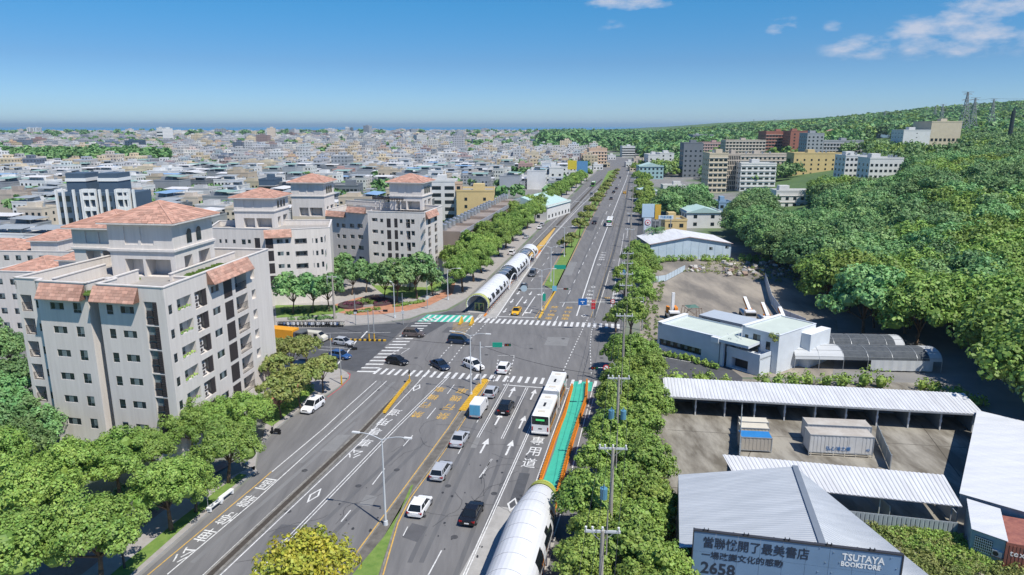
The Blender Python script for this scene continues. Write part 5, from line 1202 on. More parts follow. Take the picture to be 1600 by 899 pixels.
bpx('white four storey shop block above the far tree row',858,880,292,264,14,'white',cols=2); bpx('long white market hall left of the shop block',816,858,293,276,14,'white',cols=9,tanks=8); bpx('purple and magenta shop block in the town',810,832,277,258,12,'pink',cols=4)
bpx('white temple like hall on the hillside skyline',1452,1499,223,192,26,'cream',cols=7,floor=14,win=(2,2.2),roofcol=(.5,.5,.48),D=560); bpx('long low wing of the hillside hall',1410,1452,224,205,18,'white',cols=1,win=(1,.5),D=560); bpx('blue roofed shed behind the hillside wing',1353,1394,219,211,18,'blue',cols=3)
for i,(x0,x1,yb,yt,c,l) in enumerate([(1259,1285,204,201,'white','long white greenhouse roof far on the ridge'),(1290,1310,206,203,'white','shorter white greenhouse roof on the ridge'),(1406,1436,190,187,'white','white roofs on the skyline left of the pylons'),(1318,1336,207,201,'peach','orange roofed temple on the ridge'),(1555,1590,192,187,'white','white blocks on the ridge at the right edge')]): bpx(l,x0,x1,yb,yt,25,c,cols=1,side=False)
bpx('white house with red gable roof behind the roadside trees',1001,1026,318,300,14,'white',cols=2,roof='gable',roofcol=(.45,.14,.1)); bpx('white steel hall with twin gable roof behind the billboards',1072,1126,358,334,22,'white',cols=2,roof='gable',roofcol=(.62,.64,.66)); bpx('yellow walled shop behind the palm tree',1038,1072,373,346,10,'yellow',cols=2); bpx('small house with pale blue roof in the wood',1122,1142,340,318,8,'blue',cols=2); bpx('low white roof between the trees',1036,1070,296,291,8,'white',cols=2); bpx('low roofed shop with red stripe beside the billboards',1020,1038,362,348,8,'dgrey',cols=2)
for i,(x0,x1,yb,yt,c) in enumerate([(927,942,266,259,'white'),(942,953,262,257,'cream'),(978,990,262,255,'white'),(984,998,268,262,'cream'),(950,962,250,244,'white'),(990,1008,256,249,'beige'),(905,925,272,262,'white'),(868,884,276,266,'white'),(800,818,290,279,'white'),(845,862,270,262,'beige')]): bpx(f'small pale shop building around the far junction, {ordn(i+1)} of the group',x0,x1,yb,yt,12,c,cols=3)
# left side of the road
bpx('white and blue office block with red stripe behind the apartments',673,713,345,286,12,'white',cols=2,win=(4.2,1.6),roofcol=(.4,.1,.1),single=True); bpx('cream office block with orange box on its roof',714,772,352,300,16,'yellow',cols=2,win=(1.2,1.3),single=True); bpx('orange cube sign on the cream office roof',711,722,300,288,4,'peach',D=300,cols=1); bpx('dark blue grey tower in the old town',407,431,318,283,14,'navy',cols=4,bands=True,win=(2.6,1.8)); bpx('grey office slab with square windows behind the apartments',517,560,322,292,14,'dgrey',cols=7,single=True); bpx('pale roofed hall beside the grey office slab',560,602,318,305,14,'grey',cols=6); bpx('brown brick flats in the middle of the town',520,548,285,267,18,'pink',cols=6,bands=True)
bpx('tall white seaside hotel tower on the plain',247,258,224,201,30,'white',cols=4,floor=8,win=(5,3)); bpx('first of two pale chimneys blocks by the sea',43,48,211,200,40,'white',cols=1,win=(3,3)); bpx('second pale block by the sea',53,58,211,200,40,'white',cols=1,win=(3,3)); bpx('blue clad tower on the plain',197,214,242,221,30,'navy',cols=4); bpx('cream temple hall on the plain right of the blue tower',216,240,234,224,30,'cream',cols=5); bpx('white dome roofed stadium far away near the coast',671,686,206,203,60,'white',cols=1,roof='dome'); bpx('dark slab block on the plain under the dome',700,735,224,215,30,'grey',cols=6); bpx('pale grey slab on the plain',560,578,224,216,30,'grey',cols=6)
for i,(x0,x1,yb,yt) in enumerate([(400,412,211,204),(415,436,212,203),(440,462,211,204),(468,474,211,203),(540,545,209,199),(547,551,209,200),(336,350,214,202),(336,348,228,216),(310,334,245,230),(232,256,255,243),(600,622,256,246),(740,756,255,244),(760,772,243,232)]): bpx(f'pale high-rise on the plain near the coast, {ordn(i+1)} of the scattered towers',x0,x1,yb,yt,26,('grey','white','dgrey')[i%3],cols=4,floor=6,win=(3,3),group='high-rises on the plain')
# dark blue block with white frames
P=G(98,372); t=thing('dark_tower_block','dark blue glazed block with white frames and two roof towers','apartment block',(P.x,P.y,0),R(3),None,(.8,1,1.32)); mb=MB(); W_=36; mb.box(0,W_,0,14,0,13,0); mb.box(4,13,2,12,13,18.5,0); mb.box(19,28,2,12,13,18.5,0)
for x in (0,3.2,8,11.5,20,23.5,27.5,33,35.6): mb.box(x,x+.8,-1,.0,0,14,1)
for x0 in (12.5,28.2):
    for k in range(4): mb.box(x0,x0+6,-1.1,-.02,1.5+k*3.2,2.6+k*3.2,1)
    mb.box(x0,x0+6.2,-1.1,0,13.2,14.2,1); 
    for q in (0,3,5.8): mb.box(x0+q,x0+q+.5,-1.2,0,0,14.2,1)
for z in (16.2,): mb.box(3.7,13.3,1.7,12.3,z,z+.9,1); mb.box(18.7,28.3,1.7,12.3,z,z+.9,1)
mb.build('wall',[paint('wall_navy',COL['navy']),white],t); mb=MB()
for k in range(4):
    for i in range(11): mb.box(.9+i*3.2,2.9+i*3.2,-.08,.02,1+k*3.2,2.6+k*3.2)
mb.build('window',glass,t)['kind']='stuff'
# long roof with water tanks beside the tree row
c=[G(718,366,9).to_2d(),G(815,310,9).to_2d()]; u=(c[1]-c[0]).normalized(); L=(c[1]-c[0]).length; an_=math.atan2(u.y,u.x)
t=thing('shop_row','long brown shop row with steel water tanks along its roof','building',(*c[0],0),an_); mb=MB(); 
nn=6
for i in range(nn): mb.box(L*i/nn+.2,L*(i+1)/nn-.2,0,11,0,9-.25*(i%2),0,top=1); mb.box(L*i/nn+.2,L*(i+1)/nn-.2,-.3,-.02,8.2,9.6,2); mb.box(L*i/nn,L*i/nn+.2,-.3,11,0,9.8,0)
mb.build('wall',[paint('wall_brown',(.3,.24,.2)),paint('brown_roof',(.27,.23,.2),.2),paint('fascia_grey',(.3,.31,.34))],t); o0=None
for i in range(44):
    x=L*(i+.5)/44; y=6.5+(i%2)*1.7
    if o0 is None: o=o0=MB().cyl((0,0,.4),(0,0,1.9),.75,.75,12).cyl((0,0,1.9),(0,0,2.2),.75,.2,12).box(-.6,.6,-.6,.6,0,.4).build('water_tank',tank,t)
    else: o=link('water_tank',o0.data,t)
    o.location=(x,y,9.0)
mb=MB()
for i in range(40):
    for z in (1.2,4.6): mb.box(L*(i+.5)/40-.7,L*(i+.5)/40+.7,-.08,.0,z,z+1.6)
mb.build('window',glass,t)['kind']='stuff'
unit('louv',9,1.2,t,(L*.2,-.5,3.0),0,[paint('wall_turq',COL['turq']),paint('wall_turq',COL['turq'])]); 
P=G(790,322,7).to_2d(); bld('wide white gabled hall behind the tank roofs',(*G(775,340).xy,0),26,30,6,R(-25),'white',cols=3,roof='gable',roofcol=(.7,.7,.68))
# roadside hoardings on the right
def signboard(label,x0,x1,yb,yt,D,col,legs=True,txt=None,tm=None,ts=1.5,cat='billboard',base=None,name='billboard'):
    a=AT(x0,yb,D); b=AT(x1,yb,D); c=AT(x0,yt,D); w_=b.x-a.x; h=c.z-a.z; g=gz(a.x,a.y); t=thing(name,label,cat,(a.x,a.y,g)); z=a.z-g
    MB().box(0,w_,0,.4,z,z+h).build('board',mat('board_'+'_'.join(str(int(q*99)) for q in col),col,.6,.04,.5),t)
    if legs:
        for x in (w_*.15,w_*.85): MB().cyl((x,.3,0),(x,.3,z+h*.6),.18,.18,8).build('post',galv,t)
    if txt: text(txt,t,(w_/2,-.03,z+h/2),(R(90),0,0),ts,tm or white)
    return t
D_=250
signboard('blue and white roadside hoarding, upper left of the group',1003,1022,340,319,D_,(.45,.58,.68)); signboard('tall yellow roadside hoarding',1023,1032,343,320,D_+3,(.62,.38,.05)); signboard('white sign with blue characters above the shop',1029,1052,343,337,D_-1,(.6,.66,.7),txt='汽車保養',tm=skyb,ts=1.05)
t=signboard('white sign tower with a red and blue round emblem',1006,1017,360,341,D_-5,(.6,.65,.72)); mb=MB(); z=AT(1011,348,D_-5).z; mb.cyl((1.25,-.1,z),(1.25,.0,z),1.0,1.0,20,0); mb.cyl((1.25,-.16,z),(1.25,-.1,z),.78,.78,20,1); mb.cyl((1.25,-.2,z),(1.25,-.16,z),.4,.4,4,0); mb.build('emblem',[mat('emblem_red',(.5,.04,.05),.5,0),white],t)
signboard('yellow hoarding above the far left shops',887,901,265,251,520,(.62,.5,.04)); signboard('blue advertising wall beside the yellow hoarding',901,918,274,252,515,(.1,.25,.45),legs=False); 
# ---------- town houses: about 300 nearest as things, the rest as one mass
def htown(seed,w_,d_,h,col,shed,nt_):
    rs=random.Random(seed); t=thing('town_house','x','house',(0,0,-500)); m=mat('town_'+col,COL[col],.8,.1,.2,obrand=.22); g=mat('town_roof',(.34,.34,.33),.85,.25,.2,obrand=.3)
    mb=MB(); mb.box(0,w_,0,d_,-1,h,0,top=1)
    for a in ((-.1,w_+.1,-.1,.1),(-.1,.1,.1,d_-.1),(w_-.1,w_+.1,.1,d_-.1),(-.1,w_+.1,d_-.1,d_+.1)): mb.box(*a,h,h+.8,0)
    x=rs.uniform(.05,.5)*w_; mb.box(x,x+w_*.35,d_*.35,d_*.8,h,h+2.6,0,top=1); mb.build('wall',[m,g],t)
    wb=MB(); nf=int(h/3.1); nc=max(2,int(w_/2.6))
    for k in range(nf):
        for i in range(nc):
            if rs.random()<.12: continue
            x=(i+.5)*w_/nc; wb.box(x-.65,x+.65,-.06,.02,k*3.1+.9,k*3.1+2.2)
        for s in range(int(d_/5)): y=(s+.5)*5; wb.box(w_-.02,w_+.06,y-.6,y+.6,k*3.1+.9,k*3.1+2.2)
        if rs.random()<.5: mb2=None
    wb.build('window',glass,t)['kind']='stuff'
    if shed:
        mb=MB(); corrug(mb,(w_*.05,-.3,h+2.6),(w_*.95,-.3,h+2.6),(w_*.95,d_*.6,h+3.2),(w_*.05,d_*.6,h+3.2),1.2,.06)
        for x in (w_*.07,w_*.93): mb.cyl((x,.2,h),(x,.2,h+2.6),.06,.06,4)
        mb.build('roof_canopy',mat('canopy_'+shed,{'green':(.25,.38,.34),'white':(.6,.6,.6),'blue':(.2,.33,.5),'red':(.35,.12,.09),'grey':(.3,.33,.35)}[shed],.6,.1,.3),t)
    for i in range(nt_):
        x=rs.uniform(.6,.95)*w_; y=rs.uniform(.6,.9)*d_; MB().cyl((x,y,h+.4),(x,y,h+1.8),.6,.6,8).box(x-.5,x+.5,y-.5,y+.5,h,h+.4).build('water_tank',tank,t)
    t['_d']=f"{ {'white':'white','cream':'cream','grey':'grey','beige':'beige','dgrey':'dark grey','pink':'pinkish','yellow':'yellow','turq':'turquoise','brick':'red brick'}[col] } {['','','two','three','four','five','six','seven'][min(7,max(2,nf))]} storey town house, {shed+' canopy' if shed else 'bare roof'}"
    return t
HP=[htown(i,*a) for i,a in enumerate([(13,15,10,'white','green',1),(16,14,13,'white',None,2),(11,17,10,'grey','grey',1),(18,15,12.5,'white','white',2),(14,16,9.5,'dgrey','white',1),(20,13,9.5,'grey','blue',1),(12,14,13,'white','grey',1),(15,15,7,'grey','white',1),(17,14,14,'cream',None,3),(13,13,10,'dgrey','grey',1),(16,16,10,'white','grey',2),(14,18,12,'grey','green',2),(22,16,7,'grey','white',0),(12,12,10,'beige',None,1)])]
EXC=[(98,205,340,380),(400,440,300,330),(510,610,300,335),(668,840,300,372),(515,552,262,290)]
def inroad(q): 
    xr=np.interp(q[1],[200,262,290,342,388,440],[962,930,900,850,795,745])
    return q[0]>xr-6
used_=set(); cand=[]
bd=Vector((-.992,.125)); rdv=Vector((.125,.992)); 
for j in range(0,70):
    for i in range(-70,70):
        s=205+j*16.5; l=-150+i*16.8
        p=Vector((0,0))+rdv*s+bd*l+Vector((random.uniform(-2,2),random.uniform(-2,2)))
        if p.y<150: continue
        q=PX((p.x,p.y,4)); q0=PX((p.x,p.y,0))
        if not(-30<q[0]<960 and q0[1]>250): continue
        if inroad(q0) or inroad((q0[0]+20*2.5*250/p.y,q0[1])): continue
        if q0[1]>372 and q0[0]>-20: 
            if q0[0]>60: continue
        if p.y<205 and q0[0]>330: continue
        if any(a-18<q0[0]<b and c_<q0[1]<d for a,b,c_,d in EXC): continue
        if i%9==4 or (j%6==5): continue
        if 0<=q0[0]<260 and 252<q0[1]<266: continue
        cand.append((p.y,p,q0))
cand.sort(key=lambda a:a[0]); print('houses',len(cand))
HH=[]
for k,(y,p,q) in enumerate(cand[:300]):
    pr=random.choice(HP); an_=R(-7.2)+(math.pi/2 if random.random()<.25 else 0)+math.pi*(0)
    if pr.name in used_: o=dup(pr,(p.x,p.y,0),an_,'x','town houses on the plain')
    else:
        KIDS[pr.name]=[(c,list(c.children)) for c in pr.children]; used_.add(pr.name); o=pr; o.location=(p.x,p.y,0); o.rotation_euler=(0,0,an_); o['group']='town houses on the plain'
    o.scale=(random.uniform(.72,.95),random.uniform(.72,.9),random.uniform(.7,.95)); HH.append((o,q))
for pr in HP:
    if pr.name not in used_:
        for c in list(pr.children): bpy.data.objects.remove(c)
        bpy.data.objects.remove(pr)
cn={}
for o,q in sorted(HH,key=lambda a:a[1][0]):
    reg='behind the apartments' if q[1]>322 else 'in mid town' if q[1]>296 else 'across the town'
    k=(o['_d'],reg); cn[k]=cn.get(k,0)+1
    o['label']=f"{o['_d']} {reg}, {ordn(cn[k])} from left"
    del o['_d']
for pr in list(C.objects):
    if '_d' in pr.keys(): del pr['_d']
# far city mass
def mass():
    rs=np.random.RandomState(11); B=[]
    for k,(y,p,q) in enumerate(cand[300:]): B.append((p.x,p.y,rs.uniform(10,14),rs.uniform(9,13),rs.uniform(6,12)))
    r0=cand[-1][0] if 0 else 640
    r=r0
    while r<4900:
        sp=21 if r<1300 else 28 if r<2200 else 42 if r<3600 else 58
        n=int(1.5*r/sp)
        for i in range(n):
            a=-.72+1.5*(i+rs.rand())/n; rr=r+rs.uniform(-.4,.4)*sp; X=rr*math.sin(a); Y=rr*math.cos(a); 
            if Y<50: continue
            q=PX((X,Y,0)); 
            if q[0]<-20 or q[0]>1240 or hgt(X,Y)>9: continue
            if inroad(q) and q[1]>236 and q[0]<1010: continue
            if q[0]>955 and q[1]>232: continue
            if q[0]>860 and 210<q[1]<238 and rs.rand()<.86: continue
            if q[0]<262 and 250<q[1]<266 and rs.rand()<.93: continue
            if 290<q[0]<480 and 262<q[1]<272 and rs.rand()<.8: continue
            green=math.sin(X/170+1)+math.sin(Y/210)+math.sin((X+Y)/90)
            if green>1.35 and rs.rand()<.8: continue
            if rs.rand()<.12: continue
            s=sp*rs.uniform(.5,.85); h=rs.choice([7,10,13,16],p=[.3,.4,.2,.1])*(1 if r<1500 else 1.15)
            if rs.rand()<.03: h*=rs.uniform(1.4,2.4 if r>1800 else 1.7)
            B.append((X,Y,s,sp*rs.uniform(.45,.8),h))
        r+=sp
    B=np.array(B); n=len(B); print('far city',n)
    ang=-.126+rs.choice([0,.3,-.25,.6],size=n)*(B[:,1]>1500)
    c,s_=np.cos(ang),np.sin(ang)
    def boxes(cx,cy,w_,d_,z0,z1):
        k=len(cx); o=np.array([[-.5,-.5],[.5,-.5],[.5,.5],[-.5,.5]]); lx=o[None,:,0]*w_[:,None]; ly=o[None,:,1]*d_[:,None]
        X=cx[:,None]+lx*c[:k,None]-ly*s_[:k,None]; Y=cy[:,None]+lx*s_[:k,None]+ly*c[:k,None]
        V=np.concatenate([np.stack([X,Y,np.repeat(z0[:,None],4,1)],-1),np.stack([X,Y,np.repeat(z1[:,None],4,1)],-1)],1)
        f=np.array([[4,5,6,7],[0,1,5,4],[1,2,6,5],[2,3,7,6],[3,0,4,7]]); return V.reshape(-1,3),(np.arange(k)[:,None,None]*8+f[None]).reshape(-1,4)
    V1,Q1=boxes(B[:,0],B[:,1],B[:,2],B[:,3],np.full(n,-1.),B[:,4])
    pal=np.array([(.5,.5,.49),(.46,.44,.41),(.36,.36,.37),(.5,.42,.33),(.55,.45,.3),(.28,.3,.32),(.56,.54,.49),(.28,.2,.18),(.13,.16,.21)]); wc=pal[rs.choice(9,size=n,p=[.22,.16,.14,.1,.1,.1,.1,.04,.04])]*rs.uniform(.8,1.12,(n,1))
    rp=np.array([(.34,.34,.34),(.2,.21,.22),(.55,.55,.54),(.24,.36,.36),(.2,.3,.45),(.4,.16,.11),(.5,.44,.36)]); rc=rp[rs.choice(7,size=n,p=[.26,.2,.28,.08,.05,.05,.08])]*rs.uniform(.8,1.1,(n,1))
    wc=np.minimum(wc*1.22,.8); rc=np.minimum(rc*1.15,.8); C1=np.empty((n,5,4)); C1[:,0,:3]=rc; C1[:,1:,:3]=wc[:,None]; C1[...,3]=1
    V2,Q2=boxes(B[:,0]+rs.uniform(-2,2,n),B[:,1]+rs.uniform(-2,2,n),B[:,2]*.4,B[:,3]*.4,B[:,4],B[:,4]+2.8); C2=np.empty((n,5,4)); C2[...,:3]=wc[:,None]; C2[:,0,:3]=rc*1.1; C2[...,3]=1
    m=bpy.data.materials.new('far_house'); m.use_nodes=True; t=m.node_tree; b=t.nodes['Principled BSDF']; b.inputs['Roughness'].default_value=.8; at=t.nodes.new('ShaderNodeAttribute'); at.attribute_name='Col'; L=t.links.new
    g=t.nodes.new('ShaderNodeNewGeometry'); sx=t.nodes.new('ShaderNodeSeparateXYZ'); L(g.outputs['Position'],sx.inputs[0]); sn=t.nodes.new('ShaderNodeSeparateXYZ'); L(g.outputs['Normal'],sn.inputs[0])
    def mm(op,a,b_=None,cl=False):
        q=t.nodes.new('ShaderNodeMath'); q.operation=op; q.use_clamp=cl
        for i,x in enumerate((a,b_)):
            if x is None: continue
            if isinstance(x,(int,float)): q.inputs[i].default_value=x
            else: L(x,q.inputs[i])
        return q.outputs[0]
    fz=mm('FRACT',mm('MULTIPLY',sx.outputs[2],1/3.1)); wz=mm('MULTIPLY',mm('GREATER_THAN',fz,.3),mm('LESS_THAN',fz,.72))
    fx=mm('FRACT',mm('MULTIPLY',mm('ADD',sx.outputs[0],mm('MULTIPLY',sx.outputs[1],.9)),1/2.9)); wx=mm('GREATER_THAN',fx,.48)
    vert=mm('LESS_THAN',mm('ABSOLUTE',sn.outputs[2]),.5); k=mm('MULTIPLY',mm('MULTIPLY',wz,wx),mm('MULTIPLY',vert,.8))
    mx=t.nodes.new('ShaderNodeMix'); mx.data_type='RGBA'; L(k,mx.inputs[0]); L(at.outputs['Color'],mx.inputs[6]); mx.inputs[7].default_value=(.05,.06,.07,1); L(mx.outputs[2],b.inputs['Base Color'])
    o=link('distant_town',npmesh('distant_town',np.concatenate([V1,V2]),np.concatenate([Q1,Q2+len(V1)]),m,colors=np.concatenate([C1.reshape(-1,4),C2.reshape(-1,4)])),kind='stuff'); tag(o,'dense pale town spreading over the plain to the sea','town')
mass()
# trees among the houses
rs=np.random.RandomState(4); P=[]
for i in range(5200):
    x=rs.uniform(-20,1000); y=rs.uniform(209,345)**1.0; y=209+(y-209)*rs.rand()**.6
    p=G(x,y)
    if inroad((x,y)) and y>236: continue
    gr=math.sin(p.x/170+1)+math.sin(p.y/210)+math.sin((p.x+p.y)/90)
    band=(x<262 and 250<y<266) or (x>850 and 211<y<240) or (290<x<480 and 262<y<272) 
    if not band and rs.rand()>(.6 if gr>1.2 else .06): continue
    P.append((p.x,p.y,0,1.15 if p.y<900 else 2.0 if p.y<2000 else 3.4))
for k in range(900):
    if k%2: x,y=rs.uniform(-20,262),rs.uniform(251,266)
    else: x,y=rs.uniform(845,1080),rs.uniform(210,240)
    p=G(x,y); P.append((p.x,p.y,0,2.1 if p.y<1200 else 3.4))
wood_mass('town_greenery',P,90,1.9,4.6,leafd,label='dark tree clumps scattered among the distant houses')
# ---------- vehicles
def paintc(name,c,metal=.3): return mat('paint_'+name,c,.25,.0001,1,metal=metal) if 0 else mat('paint_'+name,c,.28,0,metal=0)
PC={'white':(.78,.78,.78),'silver':(.42,.44,.47),'black':(.012,.013,.016),'navy':(.015,.03,.065),'blue':(.03,.09,.24),'brown':(.11,.09,.085),'yellow':(.75,.42,.02),'cream':(.6,.57,.48),'grey':(.1,.11,.125)}
def loft(mb,sec,m=0,capm=None):
    """sec: list of rings (same count), each list of points"""
    n=len(sec[0]); k=len(mb.v); vs=[p for r in sec for p in r]; f=[]
    for i in range(len(sec)-1):
        for j in range(n-1): f.append((i*n+j,i*n+j+1,(i+1)*n+j+1,(i+1)*n+j))
    f.append(tuple(range(n))[::-1]); f.append(tuple((len(sec)-1)*n+j for j in range(n)))
    mb.add(vs,f,m)
def make_car(kind,colname,label,cat='car'):
    L_={'hatch':4.2,'sedan':4.65,'suv':4.5,'wagon':4.6,'van':4.6}[kind]; W_=1.78 if kind!='suv' else 1.85; hb={'hatch':.92,'sedan':.9,'suv':1.02,'wagon':.9,'van':1.0}[kind]; hr={'hatch':1.48,'sedan':1.44,'suv':1.66,'wagon':1.48,'van':1.72}[kind]
    t=thing('car',label,cat); P_=mat('paint_'+colname,PC[colname],.25,0); 
    # y forward
    def ring(y,w_,zb,zm,zt,inset=.1):
        return [(-w_*.92,y,zb),(-w_,y,zb+.12),(-w_,y,zm),(-w_+inset*.35,y,zt-.05),(-w_+inset,y,zt),(w_-inset,y,zt),(w_-inset*.35,y,zt-.05),(w_,y,zm),(w_,y,zb+.12),(w_*.92,y,zb)]
    h=L_/2; w2=W_/2; bt=hb; bk={'hatch':(bt,bt+.02),'sedan':(bt+.02,bt+.04),'suv':(bt,bt+.02),'wagon':(bt,bt+.02),'van':(bt,bt+.02)}[kind][1]
    mb=MB(); hood=bt-.14
    ys=[(-h,.80,.34,.62,bk-.16),(-h+.12,.93,.24,.66,bk-.03),(-h+.55,1,.2,.66,bk),(-.2,1,.19,.66,bt),(h*.32,1,.19,.66,bt-.02),(h*.52,1,.2,.62,hood+.03),(h-.35,.95,.22,.58,hood-.06),(h-.08,.84,.26,.5,hood-.17),(h,.74,.32,.46,hood-.27)]
    loft(mb,[ring(y,w2*s,zb,zm,zt) for y,s,zb,zm,zt in ys],0)
    for y in (-h*.6,h*.6):
        for s in (-1,1): mb.cyl((s*(w2-.2),y,.32),(s*(w2+.008),y,.32),.37,.37,16,1)
    mb.build('body',[P_,black],t,smooth=False)
    rb={'hatch':-h+.1,'sedan':-h+.75,'suv':-h+.12,'wagon':-h+.12,'van':-h+.1}[kind]; rt={'hatch':-h+.62,'sedan':-h+1.35,'suv':-h+.42,'wagon':-h+.45,'van':-h+.3}[kind]; fb={'van':h*.58}.get(kind,h*.46); ft={'van':h*.28,'suv':h*.14}.get(kind,h*.1)
    wt=w2-.24; wb=w2-.09; zb=bt-.03
    # glasshouse and roof
    gl=MB(); gl.add([(-wb,rb,zb),(wb,rb,zb),(wb,fb,zb),(-wb,fb,zb),(-wt,rt,hr-.05),(wt,rt,hr-.05),(wt,ft,hr-.05),(-wt,ft,hr-.05)],[(0,1,5,4),(1,2,6,5),(2,3,7,6),(3,0,4,7)]); gl.build('windows',carglass,t)
    rf=MB(); pts=[(-wt,rt,hr-.06),(wt,rt,hr-.06),(wt,ft,hr-.06),(-wt,ft,hr-.06),(-wt+.12,rt+.12,hr),(wt-.12,rt+.12,hr),(wt-.12,ft-.12,hr),(-wt+.12,ft-.12,hr)]; rf.add(pts,[(4,5,6,7),(0,1,5,4),(1,2,6,5),(2,3,7,6),(3,0,4,7)])
    def pil(a,b,r=.045): rf.cyl(a,b,r,r,4)
    for s in (-1,1):
        pil((s*wb,rb,zb),(s*wt,rt,hr-.05),.07); pil((s*wb,fb,zb),(s*wt,ft,hr-.05)); pil((s*(wb+.0),(rb+fb)/2-.1,zb),(s*wt,(rt+ft)/2-.1,hr-.05),.04); pil((s*wt,rt,hr-.05),(s*wt,ft,hr-.05),.05)
    if kind in('suv','van','wagon'):
        for s in (-1,1): pil((s*wb,rb+.65,zb),(s*wt,rt+.5,hr-.05),.05); pil((s*(wt-.1),rt+.2,hr+.04),(s*(wt-.1),ft-.2,hr+.04),.025)
    rf.build('roof',P_,t)
    for y in (-h*.6,h*.6):
        for s in (-1,1):
            o=MB().cyl((s*(w2-.2),y,.32),(s*(w2+.02),y,.32),.325,.325,18).build('wheel',tire,t); MB().cyl((s*(w2+.0),y,.32),(s*(w2+.035),y,.32),.2,.17,10).build('rim',rim,o)
    for s in (-1,1):
        MB().box(*sorted((s*.50*w2/.89,s*.86*w2/.89)),-h+.0,-h+.16,bk-.3,bk-.12).build('tail_lamp',redl,t)
        MB().add([(s*.42,h-.02,hood-.26),(s*.74*w2/.89,h-.12,hood-.24),(s*.78*w2/.89,h-.3,hood-.1),(s*.45,h-.13,hood-.13)],[(0,1,2,3),(3,2,1,0)]).build('headlamp',headl,t)
        MB().box(*sorted((s*(w2-.02),s*(w2+.16))),fb-.25,fb-.12,zb+.0,zb+.14).build('wing_mirror',P_,t)
    MB().box(-.26,.26,-h-.015,-h+.03,.48,.62).build('number_plate',white,t); MB().box(-.26,.26,h-.02,h+.015,.36,.5).build('number_plate',white,t)
    MB().box(-.4,.4,h-.06,h+.004,.52 if kind!='suv' else .58,.62 if kind!='suv' else .72).build('grille',black,t)
    if cat=='taxi': MB().box(-.22,.22,-.4,-.22,hr,hr+.14).build('roof_sign',white,t)
    return t
def put(t,x,y,ang,D=None,z=.05):
    p=G(x,y); t.location=(p.x,p.y,z); t.rotation_euler=(0,0,ang); return t
def hd(x,y,x2,y2): return heading((x,y),(x2,y2))
RD=hR
cars=[('hatch','white','white hatchback nearest the camera in the left of the queuing lanes',657,797,hR),('sedan','black','black saloon nearest the camera',738,808,hR),('wagon','silver','silver estate car right behind the silver saloon',690,741,hR),('sedan','silver','silver saloon behind the small blue doored truck',719,691,hR),
('suv','black','black sport utility car waiting between lane arrows',791,642,hR),('hatch','silver','silver blue hatchback first in the left waiting lane',768,617,hR),('suv','white','white sport utility car passing straight over the zebra crossing',788,580,hR),
('suv','white','white crossover turning on the junction with black wheel arches',740,576,hd(740,576,770,588)),('sedan','navy','dark blue saloon turning across the near zebra crossing',688,575,hd(688,575,720,592)),('hatch','black','black hatchback just left of the turning dark blue saloon',621,569,hd(621,569,660,575)),
('van','navy','dark blue people carrier in the middle of the junction',718,537,hd(718,537,760,540)),('suv','brown','brown sport utility car on the left zebra crossing',647,526,hd(647,526,690,528)),('hatch','blue','bright blue hatchback waiting in the side street',532,560,hd(532,560,570,566)),('hatch','silver','silver hatchback beside the striped kerb in the side street',537,539,hd(537,539,575,544)),
('suv','white','white car parked at the left kerb by the planting strip',489,640,hL+math.pi)]
for k,c,l,x,y,a in cars: put(make_car(k,c,l),x,y,a)
put(make_car('sedan','yellow','yellow taxi coming towards the near stop line beyond the junction','taxi'),807,490,hF+math.pi)
far=[('sedan','grey','grey saloon behind the taxi in the oncoming lanes',818,452,hF+math.pi),('van','grey','dark people carrier beside the far bus station',832,431,hF+math.pi),('sedan','black','black saloon driving away left of the distant bus',929,350,hF),('sedan','yellow','small yellow taxi far off near the median trees',902,347,hF+math.pi),('sedan','black','tiny black car in the outbound lanes below the far junction',955,312,hF),('suv','black','tiny dark car ahead of another dark car, far outbound lanes',959,302,hF),('sedan','black','tiny dark car second nearest the far junction',963,296,hF),('sedan','white','tiny white car nearest the far junction',956,291,hF),('suv','yellow','yellow taxi far down the rightmost lane',976,303,hF),('sedan','navy','tiny blue car at the far junction outbound',969,279,hF),('hatch','grey','tiny grey car in the far oncoming lanes',924,305,hF+math.pi),
('sedan','white','white car parked under the far tree row, nearer of a pair',843,358,hF),('hatch','silver','silver car parked ahead of the white one under the tree row',847,353,hF),('suv','white','white car parked beside the far bus station entrance',800,398,hF),('sedan','silver','silver car parked deep under the first trees',822,373,hF),('hatch','white','white car parked far up the left kerb',879,317,hF)]
for k,c,l,x,y,a in far: put(make_car(k,c,l,'taxi' if 'taxi' in l else 'car'),x,y,a)
# small box truck
t=thing('box_truck','small white box truck with blue rear doors waiting in the queue','truck'); mb=MB()
mb.box(-.85,.85,-2.5,.75,.62,2.35); mb.build('cargo_box',paintc('white',PC['white']) if 0 else mat('paint_white',PC['white'],.25,0),t)
for s in (-1,1): MB().box(*sorted((s*.02,s*.78)),-2.54,-2.5,.72,2.25).build('rear_door',mat('door_blue',(.1,.36,.55),.5,.05,2),t)
loft(mb:=MB(),[[(-.82,y,.4),(-.82,y,zt),(.82,y,zt),(.82,y,.4)] for y,zt in ((.8,1.9),(1.7,1.95),(2.15,1.15),(2.35,1.0))]); mb.build('cab',mat('paint_white',PC['white'],.25,0),t); MB().add([(-.72,1.76,1.86),(.72,1.76,1.86),(.76,2.17,1.2),(-.76,2.17,1.2)],[(0,3,2,1)]).box(-.84,.84,1.05,1.55,1.25,1.75).build('windows',carglass,t)
MB().box(-.7,.7,-2.5,2.2,.4,.6).box(-.85,.85,-2.6,-2.5,.42,.56).build('chassis',galv,t)
